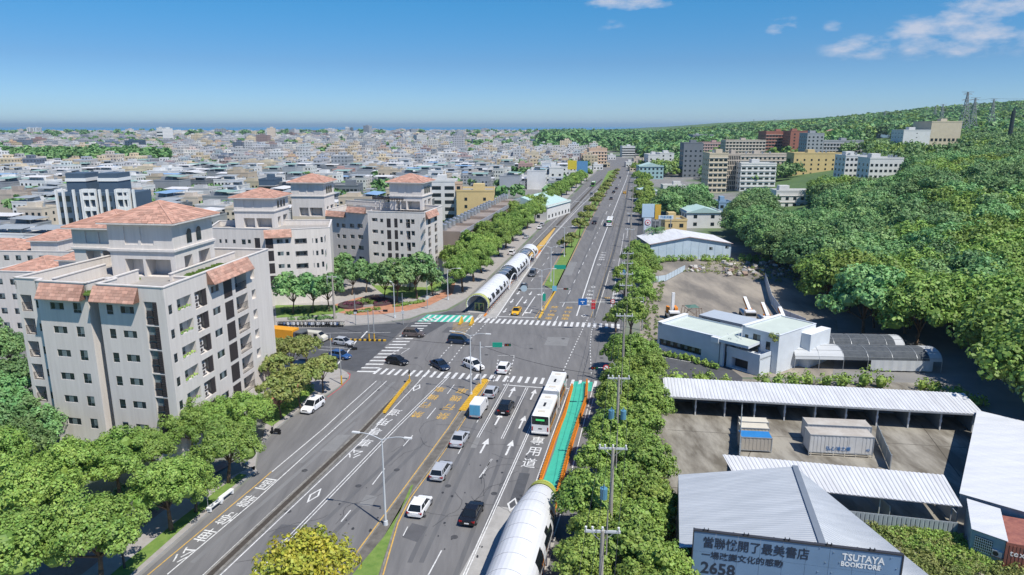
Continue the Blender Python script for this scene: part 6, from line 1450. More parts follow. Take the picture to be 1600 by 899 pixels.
for y in (-1.7,1.5):
    for s in (-1,1): o=MB().cyl((s*.6,y,.34),(s*.86,y,.34),.34,.34,14).build('wheel',tire,t); MB().cyl((s*.85,y,.34),(s*.88,y,.34),.18,.18,10).build('rim',rim,o)
for s in (-1,1): MB().box(*sorted((s*.55,s*.8)),-2.62,-2.58,.45,.55).build('tail_lamp',redl,t)
put(t,749,646,hR)
# cream pick-up van & yellow lorry
t=thing('delivery_van','cream delivery van behind the silver hatchback in the side street','van'); mb=MB(); loft(mb,[[(-.84,y,.35),(-.86,y,1.0),(-.78,y,zt),(.78,y,zt),(.86,y,1.0),(.84,y,.35)] for y,zt in ((-2.3,1.8),(-2.2,1.92),(1.1,1.95),(1.7,1.4),(2.3,1.1),(2.4,.9))]); mb.build('body',mat('paint_cream',PC['cream'],.3,0),t); MB().box(-.87,.87,.2,1.0,1.15,1.7).add([(-.7,1.16,1.92),(.7,1.16,1.92),(.75,1.72,1.42),(-.75,1.72,1.42)],[(0,3,2,1)]).build('windows',carglass,t)
for y in (-1.5,1.5):
    for s in (-1,1): MB().cyl((s*.65,y,.34),(s*.89,y,.34),.34,.34,14).build('wheel',tire,t)
for s in (-1,1): MB().box(*sorted((s*.5,s*.8)),2.36,2.42,.75,.95).build('headlamp',headl,t)
put(t,493,533,hd(493,533,530,537))
t=thing('yellow_lorry','lorry with bright orange yellow cargo cover waiting behind the cream van','lorry'); MB().box(-1.15,1.15,-5,1.2,.9,2.9).build('cargo_box',mat('orange_cover',(.75,.33,.02),.5,.05,1),t); MB().box(-1.1,1.1,1.4,3.2,.6,2.6).build('cab',mat('paint_grey',PC['grey'],.3,0),t); MB().box(-1.12,1.12,1.9,3.23,1.6,2.4).build('windows',carglass,t); MB().box(-.9,.9,-5,3.1,.5,.9).build('chassis',dmetal,t)
for y in (-3.8,-2.7,2.3):
    for s in (-1,1): MB().cyl((s*.8,y,.48),(s*1.1,y,.48),.48,.48,14).build('wheel',tire,t)
put(t,455,536,hd(455,536,493,540))
# buses
def bus(label,artic,col='white',sc=1):
    t=thing('city_bus',label,'bus'); B_=mat('paint_'+col,PC.get(col,(.1,.4,.15)),.3,0); secs=[(-9,-.9),(.6,9)] if artic else [(-6,6)]
    for k,(y0,y1) in enumerate(secs):
        rear=k==0; mb=MB(); ys=((y0,.97,3.0),(y0+.25,1,3.15),(y1-.25,1,3.15),(y1,.97,3.0))
        loft(mb,[[(-1.25*s,y,.35),(-1.25*s,y,zt-.25),(-1.1*s,y,zt),(1.1*s,y,zt),(1.25*s,y,zt-.25),(1.25*s,y,.35)] for y,s,zt in ys]); b=mb.build('body',B_,t)
        MB().box(-1.262,1.262,y0+.6,y1-.6,1.35,2.55).build('side_windows',carglass,t)
        mb=MB()
        for i in range(int((y1-y0-1.2)/1.5)): y=y0+.6+i*1.5; mb.box(-1.268,1.268,y,y+.08,1.35,2.55)
        mb.build('window_pillar',B_,t)
        MB().box(1.262,1.272,y0+.7,y1-1.5,.5,1.3).build('side_graphic',mat('ochre_print',(.5,.26,.04),.5,.3,1.2,col2=(.2,.12,.05)),t)
        MB().box(-.16,.16,(y0+y1)/2-.9,(y0+y1)/2+.5,3.15,3.18).build('roof_hatch',black,t)
        MB().box(-.5,.5,y0+1.0,y0+1.6,3.15,3.22).build('roof_vent',mat('beige_vent',(.6,.55,.45),.6,0),t); MB().box(-.45,.45,y1-1.8,y1-1.2,3.15,3.21).build('roof_vent',MATS['beige_vent'],t)
        MB().box(-.95,.95,y0+2.2,y1-2.2,3.15,3.155).build('roof_panel',mat('roof_white_dirty',(.62,.62,.58),.6,.1,1),t)
        for y in ((y0+1.8,) if rear and artic else (y0+1.6,y1-2.6)):
            for s in (-1,1): o=MB().cyl((s*1.0,y,.48),(s*1.27,y,.48),.48,.48,16).build('wheel',tire,t); MB().cyl((s*1.26,y,.48),(s*1.29,y,.48),.25,.25,10).build('rim',rim,o)
    y0=secs[0][0]; y1=secs[-1][1]
    MB().box(-1.15,1.15,y0-.02,y0+.1,1.75,2.95).build('rear_window',carglass,t)
    d=MB().box(-.6,.6,y0-.05,y0-.02,2.3,2.55).build('route_display',mat('display_green',(.02,.12,.04),.5,0,emit=(.05,.5,.15)),t)
    MB().box(-1.2,1.2,y0-.06,y0,.45,.6).build('bumper',white,t); MB().box(-.25,.25,y0-.02,y0,1.05,1.2).build('number_plate',black,t)
    for s in (-1,1): MB().box(*sorted((s*1.0,s*1.16)),y0-.03,y0+.02,.8,1.4).build('tail_lamp',redl,t)
    MB().box(-1.15,1.15,y1-.1,y1+.02,1.0,2.9).build('windscreen',carglass,t); MB().box(-.9,.9,y1-.35,y1-.04,3.0,3.2).build('front_cowl',black,t)
    for s in (-1,1): MB().box(*sorted((s*1.27,s*1.5)),y1-.1,y1+.25,2.0,2.5).build('wing_mirror',black,t)
    if artic:
        mb=MB()
        for i in range(8): y=-.9+i*.19; mb.box(-1.17,1.17,y+.02,y+.15,.5,3.02)
        mb.build('bellows',galv,t)
    return t
pr_=G(833,683)
ba=hR; ctr=G(843.5,683)+Vector((-math.sin(ba),math.cos(ba),0))*9.1
t=bus('white articulated bus with ochre side print in the bus lane',True); t.location=(ctr.x,ctr.y,.05); t.rotation_euler=(0,0,ba)
put(bus('white city bus far off in the right bus lane',False),952.5,352,hF)
PC['green']=(.12,.4,.06); put(bus('green city bus far off on the oncoming side',False,'green'),927,291,hF+math.pi)
# scooters
def scooter(label,c,t=None):
    t=thing('scooter',label,'scooter'); P_=mat('paint_'+c,PC[c],.3,0)
    mb=MB(); mb.box(-.16,.16,-.55,.15,.35,.72); mb.box(-.13,.13,.1,.45,.28,.38); mb.box(-.2,.2,.42,.56,.35,.95); mb.box(-.1,.1,-.8,-.5,.5,.68); mb.build('body',P_,t)
    MB().box(-.15,.15,-.6,.1,.72,.82).build('seat',black,t)
    for y in (-.55,.62): MB().cyl((-.06,y,.25),(.06,y,.25),.25,.25,12).build('wheel',tire,t)
    MB().cyl((-.33,.42,1.02),(.33,.42,1.02),.025,.025,5).cyl((0,.58,.3),(0,.42,1.02),.04,.04,5).build('handlebar',dmetal,t)
    MB().box(-.09,.09,.54,.6,.75,.9).build('headlamp',headl,t)
    for s in (-1,1): MB().cyl((s*.28,.44,1.02),(s*.34,.4,1.25),.015,.05,5).build('mirror',black,t)
    return t
sc_=[scooter('x',c) for c in ('black','white','silver','blue','cream')]; us=set()
for i in range(34):
    s=random.choice((0,0,0,1,1,2,3,4)); x=436+i*3.05; y=511.5+.0*i; p=G(x,y-1.5); l=f'{["black","white","silver","blue","cream"][s]} scooter parked in the row by the plaza kerb, {ordn(i+1)} from the left'
    a=R(8)+random.uniform(-.12,.12)+math.pi
    if s in us: dup(sc_[s],(p.x,p.y,.05),a,l,'scooters parked in a row by the plaza')
    else:
        us.add(s); KIDS[sc_[s].name]=[(c,list(c.children)) for c in sc_[s].children]; sc_[s].location=(p.x,p.y,.05); sc_[s].rotation_euler=(0,0,a); sc_[s]['label']=l; sc_[s]['group']='scooters parked in a row by the plaza'
put(scooter('black scooter parked alone by the bay kerb','black'),431,679,R(80)); put(scooter('black scooter waiting at the side street stop line','black'),549,547,hd(549,547,580,552)); put(scooter('dark scooter parked under the near left trees','black'),228,800,R(60),z=.17)
# crane trucks and drilling rig in the gravel lot
def crane(label,x,y,x2,y2):
    p=G(x,y); t=thing('crane_truck',label,'crane truck',(p.x,p.y,0),hd(x,y,x2,y2)); MB().box(-1.1,1.1,-3.6,1.5,.9,1.4).build('bed',galv,t); MB().box(-1.1,1.1,1.6,3.4,.6,2.5).build('cab',mat('paint_white',PC['white'],.25,0),t); MB().box(-1.12,1.12,2.0,3.43,1.5,2.2).build('windows',carglass,t)
    for yy in (-2.8,-1.6,2.5):
        for s in (-1,1): MB().cyl((s*.75,yy,.48),(s*1.1,yy,.48),.48,.48,12).build('wheel',tire,t)
    mb=MB(); mb.M=Matrix.Translation((0,1.2,2.2))@Matrix.Rotation(R(-14),4,'X'); mb.box(-.34,.34,-5.2,.6,0,.75,0); mb.box(-.38,-.345,-5.2,-1,.1,.65,1); mb.box(.345,.38,-5.2,-1,.1,.65,1); mb.build('boom',[white,amber],t); MB().box(-.7,.7,.4,1.4,1.4,2.6).build('turret',amber,t); return t
for i,(x,y) in enumerate([(1167,498),(1195,508),(1222,516)]): crane(['white and orange crane truck, left of three behind the showroom','white and orange crane truck, middle of three behind the showroom','white and orange crane truck, right of three next to the hoarding fence'][i],x,y,x+18,y+22)
p=G(1050,500); t=thing('drilling_truck','white and orange drilling truck with raised mast in the gravel lot','truck',(p.x,p.y,0),R(178)); MB().box(-1.1,1.1,-3,1,.8,1.3).build('bed',galv,t); MB().box(-1.1,1.1,1.2,2.8,.6,2.5).build('cab',MATS['paint_white'],t); MB().box(-1.12,1.12,1.6,2.83,1.5,2.2).build('windows',carglass,t); MB().box(-.3,.3,-.3,.3,1.3,6.2).build('mast',white,t); MB().box(-1,-.35,-1.5,1,1.3,3).box(.4,1,-2.6,-1,1.3,2.6).build('drill_housing',amber,t)
for yy in (-2.4,2.0):
    for s in (-1,1): MB().cyl((s*.75,yy,.45),(s*1.1,yy,.45),.45,.45,12).build('wheel',tire,t)
p=G(1080,500); t=thing('steel_rack','rusty steel rack with a tarpaulin next to the drilling truck','rack',(p.x,p.y,0),R(10)); mb=MB()
for x in (-2,2):
    for y in (-1.5,0,1.5): mb.cyl((x,y,0),(x*.8,y,3),.07,.07,5)
for y in (-1.5,1.5): mb.cyl((-2,y,.2),(1.6,y,3),.05,.05,5); mb.cyl((2,y,.2),(-1.6,y,3),.05,.05,5); mb.cyl((-1.6,y,3),(1.6,y,3),.07,.07,5)
mb.build('frame',mat('old_steel',(.2,.15,.12),.8,.3,2),t); MB().add([(-1.4,-1.2,3.1),(1.2,-1.3,3.05),(1.3,1.2,3.2),(-1.2,1.3,3.1),(0,0,3.5)],[(0,1,4),(1,2,4),(2,3,4),(3,0,4)]).build('tarpaulin',mat('green_tarp',(.08,.16,.13),.8,.1,1),t)
# ---------- bus stations
def station(label,axis,prof,segs,glassm,shellm,endm,side=1,tap=None):
    a=axis[0]; t=thing('bus_station',label,'bus station',(a.x,a.y,0)); cum=[0]
    for p,q in zip(axis,axis[1:]): cum.append(cum[-1]+(q-p).length)
    Lt=cum[-1]
    def fr(s):
        s=min(max(s,0),Lt)
        for i in range(len(axis)-1):
            if s<=cum[i+1] or i==len(axis)-2:
                d=(axis[i+1]-axis[i]).normalized(); return axis[i]+d*(s-cum[i])-a,d
    def pt(s,k,n,sc=1,out=0):
        c,d=fr(s); r=Vector((d.y,-d.x,0))*side; th=-.32+(math.pi+.64)*k/n; sc*=(tap(s) if tap else 1); w_,h=prof[0]*sc+out,prof[1]*sc+out
        return c+r*(math.cos(th)*w_)+Vector((0,0,.25+h*.52+math.sin(th)*h*.62))
    n=20
    for (s0,s1,kind,sc) in segs:
        m=shellm if kind!='glass' else glassm; mb=MB(); N_=max(2,int((s1-s0)/1.2)); 
        for i in range(N_):
            sa=s0+(s1-s0)*i/N_; sb=s0+(s1-s0)*(i+1)/N_
            for k in range(n):
                f=(sa+sb)/2; loc_=(f-s0)/(s1-s0)
                # openings on the right side (k small) along the platform
                if kind=='shell' and k in (1,2,3,4,5,6,7):
                    up=abs(((f-s0)/4.2)%1-.5)*2
                    if 2<=k<=2+int(3.1*(1-up)) and (6.5 if tap else 1.5)<f-s0<(s1-s0)-1.5 and up<.75: 
                        mb.add([pt(sa,k,n,sc*.97),pt(sb,k,n,sc*.97),pt(sb,k+1,n,sc*.97),pt(sa,k+1,n,sc*.97)],[(0,1,2,3)],1); continue
                if kind=='glass' and k<7: continue
                mb.add([pt(sa,k,n,sc),pt(sb,k,n,sc),pt(sb,k+1,n,sc),pt(sa,k+1,n,sc)],[(0,1,2,3)],0)
        # rims
        for s in (s0,s1):
            for k in range(n): mb.cyl(pt(s,k,n,sc),pt(s,k+1,n,sc),.1,.1,5,0)
        o=mb.build('roof_shell' if kind!='glass' else 'glazed_bay',[m,carglass],t,smooth=True)
        if kind=='shell':
            mj=MB(); q=s0+2.0
            while q<s1-1:
                for k in range(7,n): mj.cyl(pt(q,k,n,sc,.005),pt(q,k+1,n,sc,.005),.022,.022,4)
                q+=2.4
            mj.build('panel_joint',mat('joint_grey',(.3,.31,.33),.6,0),o)['kind']='stuff'
        if kind=='glass':
            mb=MB()
            for q in (0,.33,.66,1): 
                s=s0+(s1-s0)*q
                for k in range(n-6): mb.cyl(pt(s,k+6,n,sc,.03),pt(s,k+7,n,sc,.03),.06,.06,4)
            # arched opening frame on the platform side
            for k in range(10):
                a0=math.pi*k/10;a1=math.pi*(k+1)/10; sa=(s0+s1)/2-(s1-s0)/2*math.cos(a0); sb=(s0+s1)/2-(s1-s0)/2*math.cos(a1)
                c0,d0=fr(sa); c1,d1=fr(sb); r0=Vector((d0.y,-d0.x,0))*side*prof[0]*sc*1.02; mb.cyl(c0+r0+Vector((0,0,.4+math.sin(a0)*prof[1]*.8)),c1+r0+Vector((0,0,.4+math.sin(a1)*prof[1]*.8)),.14,.14,5)
            mb.build('arch_frame',shellm,t)['kind']='stuff'
    mb=MB()
    for i in range(int(Lt/3)):
        p,d=fr(i*3+.05); q,d2=fr(min(Lt,i*3+3)); r=Vector((d.y,-d.x,0))*prof[0]*(.62 if tap and i<2 else 1.0); mb.prism([p-r,q-r,q+r,p+r],.02,.3)
    mb.build('platform',conc,t)
    mb=MB(); 
    for i in range(3 if tap else 0,int(Lt/2)):
        p,d=fr(i*2+1); r=Vector((d.y,-d.x,0))*side*prof[0]*.93; M_=Matrix.Translation(p+r+Vector((0,0,.3))); mb.M=M_; mb.box(-.06,.06,-.06,.06,0,1.2)
    mb.build('platform_post',mat('post_purple_grey',(.12,.12,.17),.5,.1,1),t)['kind']='stuff'
    p,d=fr(0); q,_=fr(1.6)
    mb=MB()
    for k in range(n): mb.add([pt(-.001,k,n,segs[0][3]*1.03),pt(1.5,k,n,segs[0][3]*1.03),pt(1.5,k+1,n,segs[0][3]*1.03),pt(0,k+1,n,segs[0][3]*1.03)],[(0,1,2,3)]); mb.cyl(pt(0,k,n,segs[0][3]*1.04),pt(0,k+1,n,segs[0][3]*1.04),.13,.13,5)
    mb.build('end_band',endm,t)
    mb=MB(); r=Vector((d.y,-d.x,0)); M_=Matrix(((r.x,d.x,0,0),(r.y,d.y,0,0),(0,0,1,0),(0,0,0,1))); mb.M=M_; mb.box(-1.1,1.1,1.8,1.95,.3,2.2,0); mb.box(-.9,-.2,1.74,1.8,.4,2.0,1); mb.box(.1,.9,1.74,1.8,.4,2.0,1); mb.build('gate_screen',[endm,carglass],t)
    return t
shell=mat('white_shell',(.66,.67,.69),.4,.05,.25); lime=mat('lime_paint',(.38,.42,.08),.5,.1,1); lime2=mat('lime_panel',(.45,.47,.16),.5,.1,1); shellg=mat('smoked_glazing',(.12,.14,.17),.15,.1,1)
ax=[G(848,792),G(839,822),G(805,930),G(775,1020)]
station('white tubular bus station with lime end, nearest the camera on the green lane',ax,(2.35,4.2),[(0,22,'shell',1.0)],shellg,shell,lime,side=-1,tap=lambda s:.60+.40*min(1,max(0,s)/8)**.8)
ax=[G(746,491),G(768,468),G(790,444.5),G(817,416),G(828,404)]
L_=sum((b-a_).length for a_,b in zip(ax,ax[1:])); print('station2 len',L_)
station('white tubular bus station with lime entrance beyond the junction',ax,(2.5,3.7),[(0,L_*.34,'shell',1.0),(L_*.34,L_*.5,'glass',1.0),(L_*.5,L_*.76,'shell',1.05),(L_*.76,L_*.9,'glass',1.0),(L_*.9,L_,'shell',1.05)],shellg,shell,lime2)
# ---------- lamps, masts, poles
def lamp(label,x,y,h=9.5,ang=None,arms=2,seg=2.6):
    p=G(x,y); ang=hM if ang is None else ang; t=thing('street_lamp',label,'street lamp',(p.x,p.y,.2),ang); MB().cyl((0,0,0),(0,0,.5),.28,.22,10).cyl((0,0,.5),(0,0,h),.13,.07,10).build('pole',polew,t)
    for s in ((-1,1) if arms==2 else (1,)):
        pts=[(s*seg*q,0,h-.1+.55*math.sin(q*1.9)) for q in (0,.2,.4,.6,.8,1)]; MB().tube(pts,.05,6).build('arm',polew,t); MB().box(*sorted((s*(seg-.1),s*(seg+.75))),-.14,.14,h+.38,h+.5).build('lamp_head',mat('lamp_head_white',(.7,.7,.68),.4,0),t)
    return t
lamp('twin armed street lamp on the grassy median in the foreground',603,823,10); lamp('twin armed lamp at the near tip of the central median',736,620,10); lamp('twin armed lamp on the yellow median nose beyond the junction',846,486,9.5,hF); lamp('twin armed lamp at the tip of the far grass island',860.5,441,9.5,hF); lamp('twin armed lamp farther up the far median',881.5,402,9.5,hF); lamp('twin armed lamp beside the far olive trees',910,352,9.5,hF)
lamp('single curved lamp over the plaza kerb',617,498,7.5,R(120),1,1.6); lamp('single armed lamp on the plaza by the tree row',700,470,7.5,R(0),1,2.6)
for i,(x,y) in enumerate([(556,508),(630,508),(668,484)]): 
    p=G(x,y); t=thing('sign_pole',['thin grey pole with small boxes at the plaza kerb','slim pole on the plaza left of the crossing','slim plaza pole beside the crossing'][i],'pole',(p.x,p.y,.1)); MB().cyl((0,0,0),(0,0,7),.09,.06,8).build('pole',galv,t); MB().box(-.3,.3,-.15,.15,2.4,3.1).build('control_box',polew,t)
def sigbox(t,x,z,y=-.12,n=3,lit=0,m=Matrix.Identity(4)):
    o=MB().box(x-.18*n,x+.18*n,y,y+.2,z-.2,z+.2).build('signal_head',black,t)
    for i in range(n): xx=x-.18*n+.18+.36*i; MB().cyl((xx,y-.03,z),(xx,y,z),.12,.12,10).build('signal_lens',mat(['lens_red','lens_amber','lens_green'][i%3],[(.3,.01,.01),(.25,.12,.01),(.01,.2,.1)][i%3],.3,0,emit=(.9,.03,.02) if (lit==1 and i==0) else None),o)
p=G(751,604); t=thing('signal_mast','tall mast with green direction sign and black signals on the near median','traffic signal',(p.x,p.y,.2)); MB().cyl((0,0,0),(0,0,7.5),.13,.09,10).build('pole',polew,t); MB().cyl((0,0,6.6),(5.0,-.0,6.9),.06,.04,6).build('arm',polew,t); MB().box(2.0,3.6,-.06,.06,6.6,7.4).build('direction_sign',mat('sign_green',(.01,.3,.2),.4,0),t); sigbox(t,4.5,7.0); MB().box(-.15,.15,-.2,.2,2.2,3.4).build('control_box',black,t)
# signals beyond the junction
p=G(926.5,496); t=thing('lane_signal','red banner sign and round sign on a slim pole at the bus lane divider','traffic sign',(p.x,p.y,.2)); MB().cyl((0,0,0),(0,0,6.3),.07,.05,8).build('pole',polew,t); sr=mat('sign_red',(.5,.02,.03),.5,0)
for k in range(3): MB().box(-.45,.45,-.06,.02,1.7+k*.75,2.35+k*.75).build('red_panel',sr,t)
t2=None
p=G(1003,517); t=thing('overhead_sign_arm','long arm with blue lane sign, round sign and red signal over the far lanes','traffic signal',(p.x,p.y,.1),R(2)); MB().cyl((0,0,0),(0,0,7.2),.14,.1,10).build('pole',galv,t); MB().cyl((0,0,6.2),(-17.5,.0,6.2),.07,.04,6).cyl((0,0,7.1),(-17.5,.0,6.2),.04,.03,5).build('arm',galv,t)
MB().box(-13.6,-11.8,-.08,0,5.6,7.0).build('lane_sign',mat('sign_blue',(.01,.12,.4),.4,0),t); MB().box(-13.1,-12.3,-.1,-.08,6.3,6.45).box(-12.8,-12.6,-.1,-.08,5.9,6.2).build('sign_print',white,t)
MB().cyl((-6.4,-.05,6.3),(-6.4,.0,6.3),.5,.5,20,0).cyl((-6.4,-.08,6.3),(-6.4,-.05,6.3),.36,.36,20,1).box(-6.7,-6.1,-.1,-.08,6.25,6.35,0).build('round_sign',[sr,white],t); sigbox(t,-4.6,6.2,lit=1)
p=G(868,494); t=thing('signal_mast','blue tab and green lit signals on an arm beside the far median nose','traffic signal',(G(850,493).x,G(850,493).y,.2),R(0)); MB().cyl((0,0,0),(0,0,6.6),.1,.08,8).build('pole',galv,t); MB().cyl((-7,0,6.0),(6,0,6.0),.05,.04,6).build('arm',galv,t); sigbox(t,4.9,6.0); MB().box(1.8,2.8,-.06,.0,5.5,6.7).build('blue_tab',mat('tab_blue',(.15,.42,.55),.5,0),t); MB().box(-.35,.35,-.1,.0,3.2,4.9).build('green_sign',MATS['sign_green'],t)
MB().cyl((-4.6,-.05,6.1),(-4.6,0,6.1),.75,.75,16).build('round_back_sign',mat('sign_back',(.4,.5,.55),.4,0),t)
p=G(865,452); t=thing('direction_sign','green direction sign on a pole at the tip of the far grass island','traffic sign',(p.x,p.y,.2)); MB().cyl((0,0,0),(0,0,6.4),.1,.08,8).build('pole',polew,t); MB().box(.1,3.1,-.05,.05,5.2,6.3).build('sign_panel',MATS['sign_green'],t)
p=G(938,640); t=thing('signal_mast','no turning sign and black signal hung over the kerb lane on the right','traffic signal',(G(958,640).x,G(958,640).y,.1)); MB().cyl((0,0,0),(0,0,7.2),.13,.09,8).build('pole',galv,t); MB().cyl((0,0,6.6),(-3.6,0,6.6),.05,.04,6).build('arm',galv,t); sigbox(t,-3.0,6.6); 
o=MB().cyl((-1.3,-.05,6.6),(-1.3,.0,6.6),.48,.48,20,0).cyl((-1.3,-.08,6.6),(-1.3,-.05,6.6),.34,.34,20,1).build('round_sign',[sr,white],t); m=MB(Matrix.Translation((-1.3,-.09,6.6))@Matrix.Rotation(R(40),4,'Y')); m.box(-.4,.4,-.02,0,-.05,.05); m.build('slash',sr,o)
p=G(640,600); t=thing('divider_post','short post with dark round lamp at the tip of the lane divider','post',(p.x,p.y,.2)); MB().cyl((0,0,0),(0,0,1.6),.1,.08,8).build('post',yelm,t); MB().cyl((-.1,0,1.9),(.1,0,1.9),.34,.34,14).build('lamp',black,t)
# utility poles with wires down the right side
def upole(label,px,py,h=12.5,tr=False,arms=1):
    p=G(px,py,h); t=thing('utility_pole',label,'utility pole',(p.x,p.y,0),R(-4)); cp=mat('concrete_pole',(.34,.31,.27),.9,.15,1)
    MB().cyl((0,0,0),(0,0,h-.1),.24,.15,10).cyl((.35,0,h-2.2),(.35,0,h+1.6),.05,.04,6).build('pole',cp,t)
    for k in range(arms):
        z=h-.2-k*2.4; o=MB().box(-1.35,1.35,-.07,.07,z-.09,z+.09).build('crossarm',mat('pale_crossarm',(.5,.52,.53),.5,.1,2),t); mb=MB()
        for x in (-1.25,-.75,.0,1.2): mb.cyl((x,0,z+.1),(x,0,z+.38),.07,.09,8)
        mb.build('insulator',white,o)
        MB().cyl((-.9,0,z-.05),(0,0,z-.9),.03,.03,4).cyl((.9,0,z-.05),(0,0,z-.9),.03,.03,4).build('brace',galv,t)
    if tr:
        for i in range(tr): MB().cyl((-.75+i*1.45,-.1,h-5.4),(-.75+i*1.45,-.1,h-4.3),.36,.36,12).cyl((-.75+i*1.45,-.1,h-4.3),(-.75+i*1.45,-.1,h-3.9),.1,.05,6).build('transformer',mat('transformer_blue',(.1,.25,.36),.45,.1,1),t)
    return t,p
UP=[(941.5,827,0,1),(958,698,1,1),(672*0+967,589,2,1),(976,492,0,1),(979,427,0,2),(981,395,1,2),(984,358,0,1),(986,333,0,1),(988,310,0,1),(989,291,0,1),(990,279,0,1)]
ups=[upole(['utility pole nearest the camera among the roadside trees','second utility pole, with one blue transformer','third utility pole, beside the junction with two blue transformers'][i] if i<3 else f'utility pole in the right hand row, {ordn(i+1)} from the camera',x,y,tr=tr,arms=ar) for i,(x,y,tr,ar) in enumerate(UP)]
for k,dx in enumerate((-1.25,-.4,.35,1.2)):
    pts=[]; prev=None
    ps=[Vector((p.x,p.y-60,0)) if 0 else p for t_,p in ups]; first=ps[0]+(ps[0]-ps[1]); ps=[first]+ps
    for a,b in zip(ps,ps[1:]):
        for i in range(8):
            f=i/8; q=a.lerp(b,f); pts.append((q.x+dx,q.y,12.6-.0+(1.5 if k==2 else 0)-4*.55*f*(1-f)))
    t=MB().tube(pts,.022,3).build('power_cable',mat('cable',(.03,.03,.035),.6,0),None); tag(t,['outermost overhead cable on the road side of the pole row','inner overhead cable on the road side of the pole row','topmost overhead cable along the pole row','overhead cable on the yard side of the pole row'][k],'cable')
a=G(967,589,8); b=G(751,540,7); pts=[a.lerp(b,i/12)-Vector((0,0,4*.8*(i/12)*(1-i/12))) for i in range(13)]; tag(MB().tube(pts,.03,3).build('power_cable',MATS['cable']),'dark cable hanging across the junction to the median mast','cable')
a=G(751,540,7); b=G(492,505,8); pts=[a.lerp(b,i/12)-Vector((0,0,4*.7*(i/12)*(1-i/12))) for i in range(13)]; tag(MB().tube(pts,.03,3).build('power_cable',MATS['cable']),'dark cable from the median mast to the plaza side','cable')
p=G(523,500); t=thing('utility_pole','tall concrete pole on the plaza behind the scooter row','utility pole',(p.x,p.y,.1)); MB().cyl((0,0,0),(0,0,10),.26,.16,10).build('pole',MATS['concrete_pole'],t); MB().box(-1,1,-.06,.06,9.6,9.75).build('crossarm',MATS['pale_crossarm'],t)
for i,(x,y,l) in enumerate([(534,602,'striped pole at the corner pavement beside the red kerb line'),(577,500*1.0+34,'signal pole on the striped kerb in the side street, left one'),(585,534,'signal pole on the striped kerb in the side street, right one'),(519,578,'short pole on the near corner of the side street')]):
    p=G(x,y); t=thing('signal_pole',l,'pole',(p.x,p.y,.1)); MB().cyl((0,0,0),(0,0,1.6),.13,.13,8).build('striped_base',yelm,t); MB().cyl((0,0,1.6),(0,0,6.4),.1,.08,8).build('pole',galv,t)
    if i<3: MB().cyl((0,0,6.2),(2.8*(-1 if i==1 else 1),0,6.4),.05,.04,6).build('arm',galv,t); MB().box(2.0*(1 if i!=1 else -1.4),2.9*(1 if i!=1 else -.7),-.15,.1,6.1,6.5).build('signal_head',black,t)
# striped kerb in the side street
t=thing('striped_kerb','black and yellow striped kerb along the middle of the side street','kerb',(0,0,0)); a=G(474,531); b=G(603,533.5); n=34; d=(b-a).normalized(); nn=Vector((-d.y,d.x,0))*.22; st=mat('kerb_black',(.03,.03,.03),.7,0)
for i in range(n):
    p=a.lerp(b,i/n); q=a.lerp(b,(i+1)/n); MB().prism([p-nn,q-nn,q+nn,p+nn],.04,.34+.002*(i%2)).build('kerb_block',yelm if i%2 else st,t)
# junction island barriers
for x,y,l in ((720,506,'left small yellow barrier on the hatched refuge'),(737,507,'right small yellow barrier on the hatched refuge')):
    p=G(x,y); t=thing('refuge_barrier',l,'barrier',(p.x,p.y,.05),hF); MB().box(-.25,.25,-1.4,1.4,0,.35).build('base',yelm,t); MB().add([(-.2,-1.2,.35),(.2,-1.2,.35),(.2,1.2,.35),(-.2,1.2,.35),(-.12,.6,1.3),(.12,.6,1.3),(.12,1.2,1.3),(-.12,1.2,1.3)],[(4,5,6,7),(0,1,5,4),(1,2,6,5),(2,3,7,6),(3,0,4,7)]).build('fin',yelm,t)
# plaza furniture
def roundpl(label,x,y,r,m,ring):
    p=G(x,y); t=thing('round_planter',label,'planter',(p.x,p.y,.15)); MB().cyl((0,0,0),(0,0,.45),r,r,32).build('planter_ring',ring,t); MB().cyl((0,0,.45),(0,0,.47),r*.88,r*.88,32).build('soil',soil,t); rs=np.random.RandomState(int(x)); a=rs.rand(24)*6.28; q=np.sqrt(rs.rand(24))*r*.75; V,Q=leaves(np.stack([np.cos(a)*q,np.sin(a)*q,np.full(24,.5)],1),np.full(24,.5),700,.2,rs,core=False); link('flowers',npmesh('flowers',V,Q,m),t)['kind']='stuff'
plum=mat('plum_leaves',(.12,.03,.06),.7,.3,1); bas=mat('dark_basalt',(.09,.05,.06),.7,.2,1)
roundpl('round plaza planter with plum coloured plants, left',550,479,3.3,plum,bas); roundpl('round plaza planter with plum coloured plants, right',592,474,3.6,plum,bas); roundpl('middle round plaza planter with pale green rim',572,476,3.2,leafb,conc)
def hedge(label,ps,w_,h,m,name='hedge',cat='hedge',den=26,lf=.22):
    q=gp(ps); t=thing(name,label,cat,(q[0].x,q[0].y,0)); rs=np.random.RandomState(int(ps[0][0])); Cc_=[];L=0
    for a,b in zip(q,q[1:]):
        n=max(1,int((b-a).length/(w_*.55)))
        for i in range(n):
            p=a.lerp(b,(i+rs.rand())/n)-q[0]; Cc_.append((p.x+rs.uniform(-.3,.3)*w_,p.y+rs.uniform(-.3,.3)*w_,h*.35))
    Cc_=np.array(Cc_); V,Q=leaves(Cc_,np.full(len(Cc_),w_*.5),len(Cc_)*den*4,lf,rs,flat=h/w_*1.4,sub=12); link('foliage',npmesh('foliage',V,Q,m),t); return t
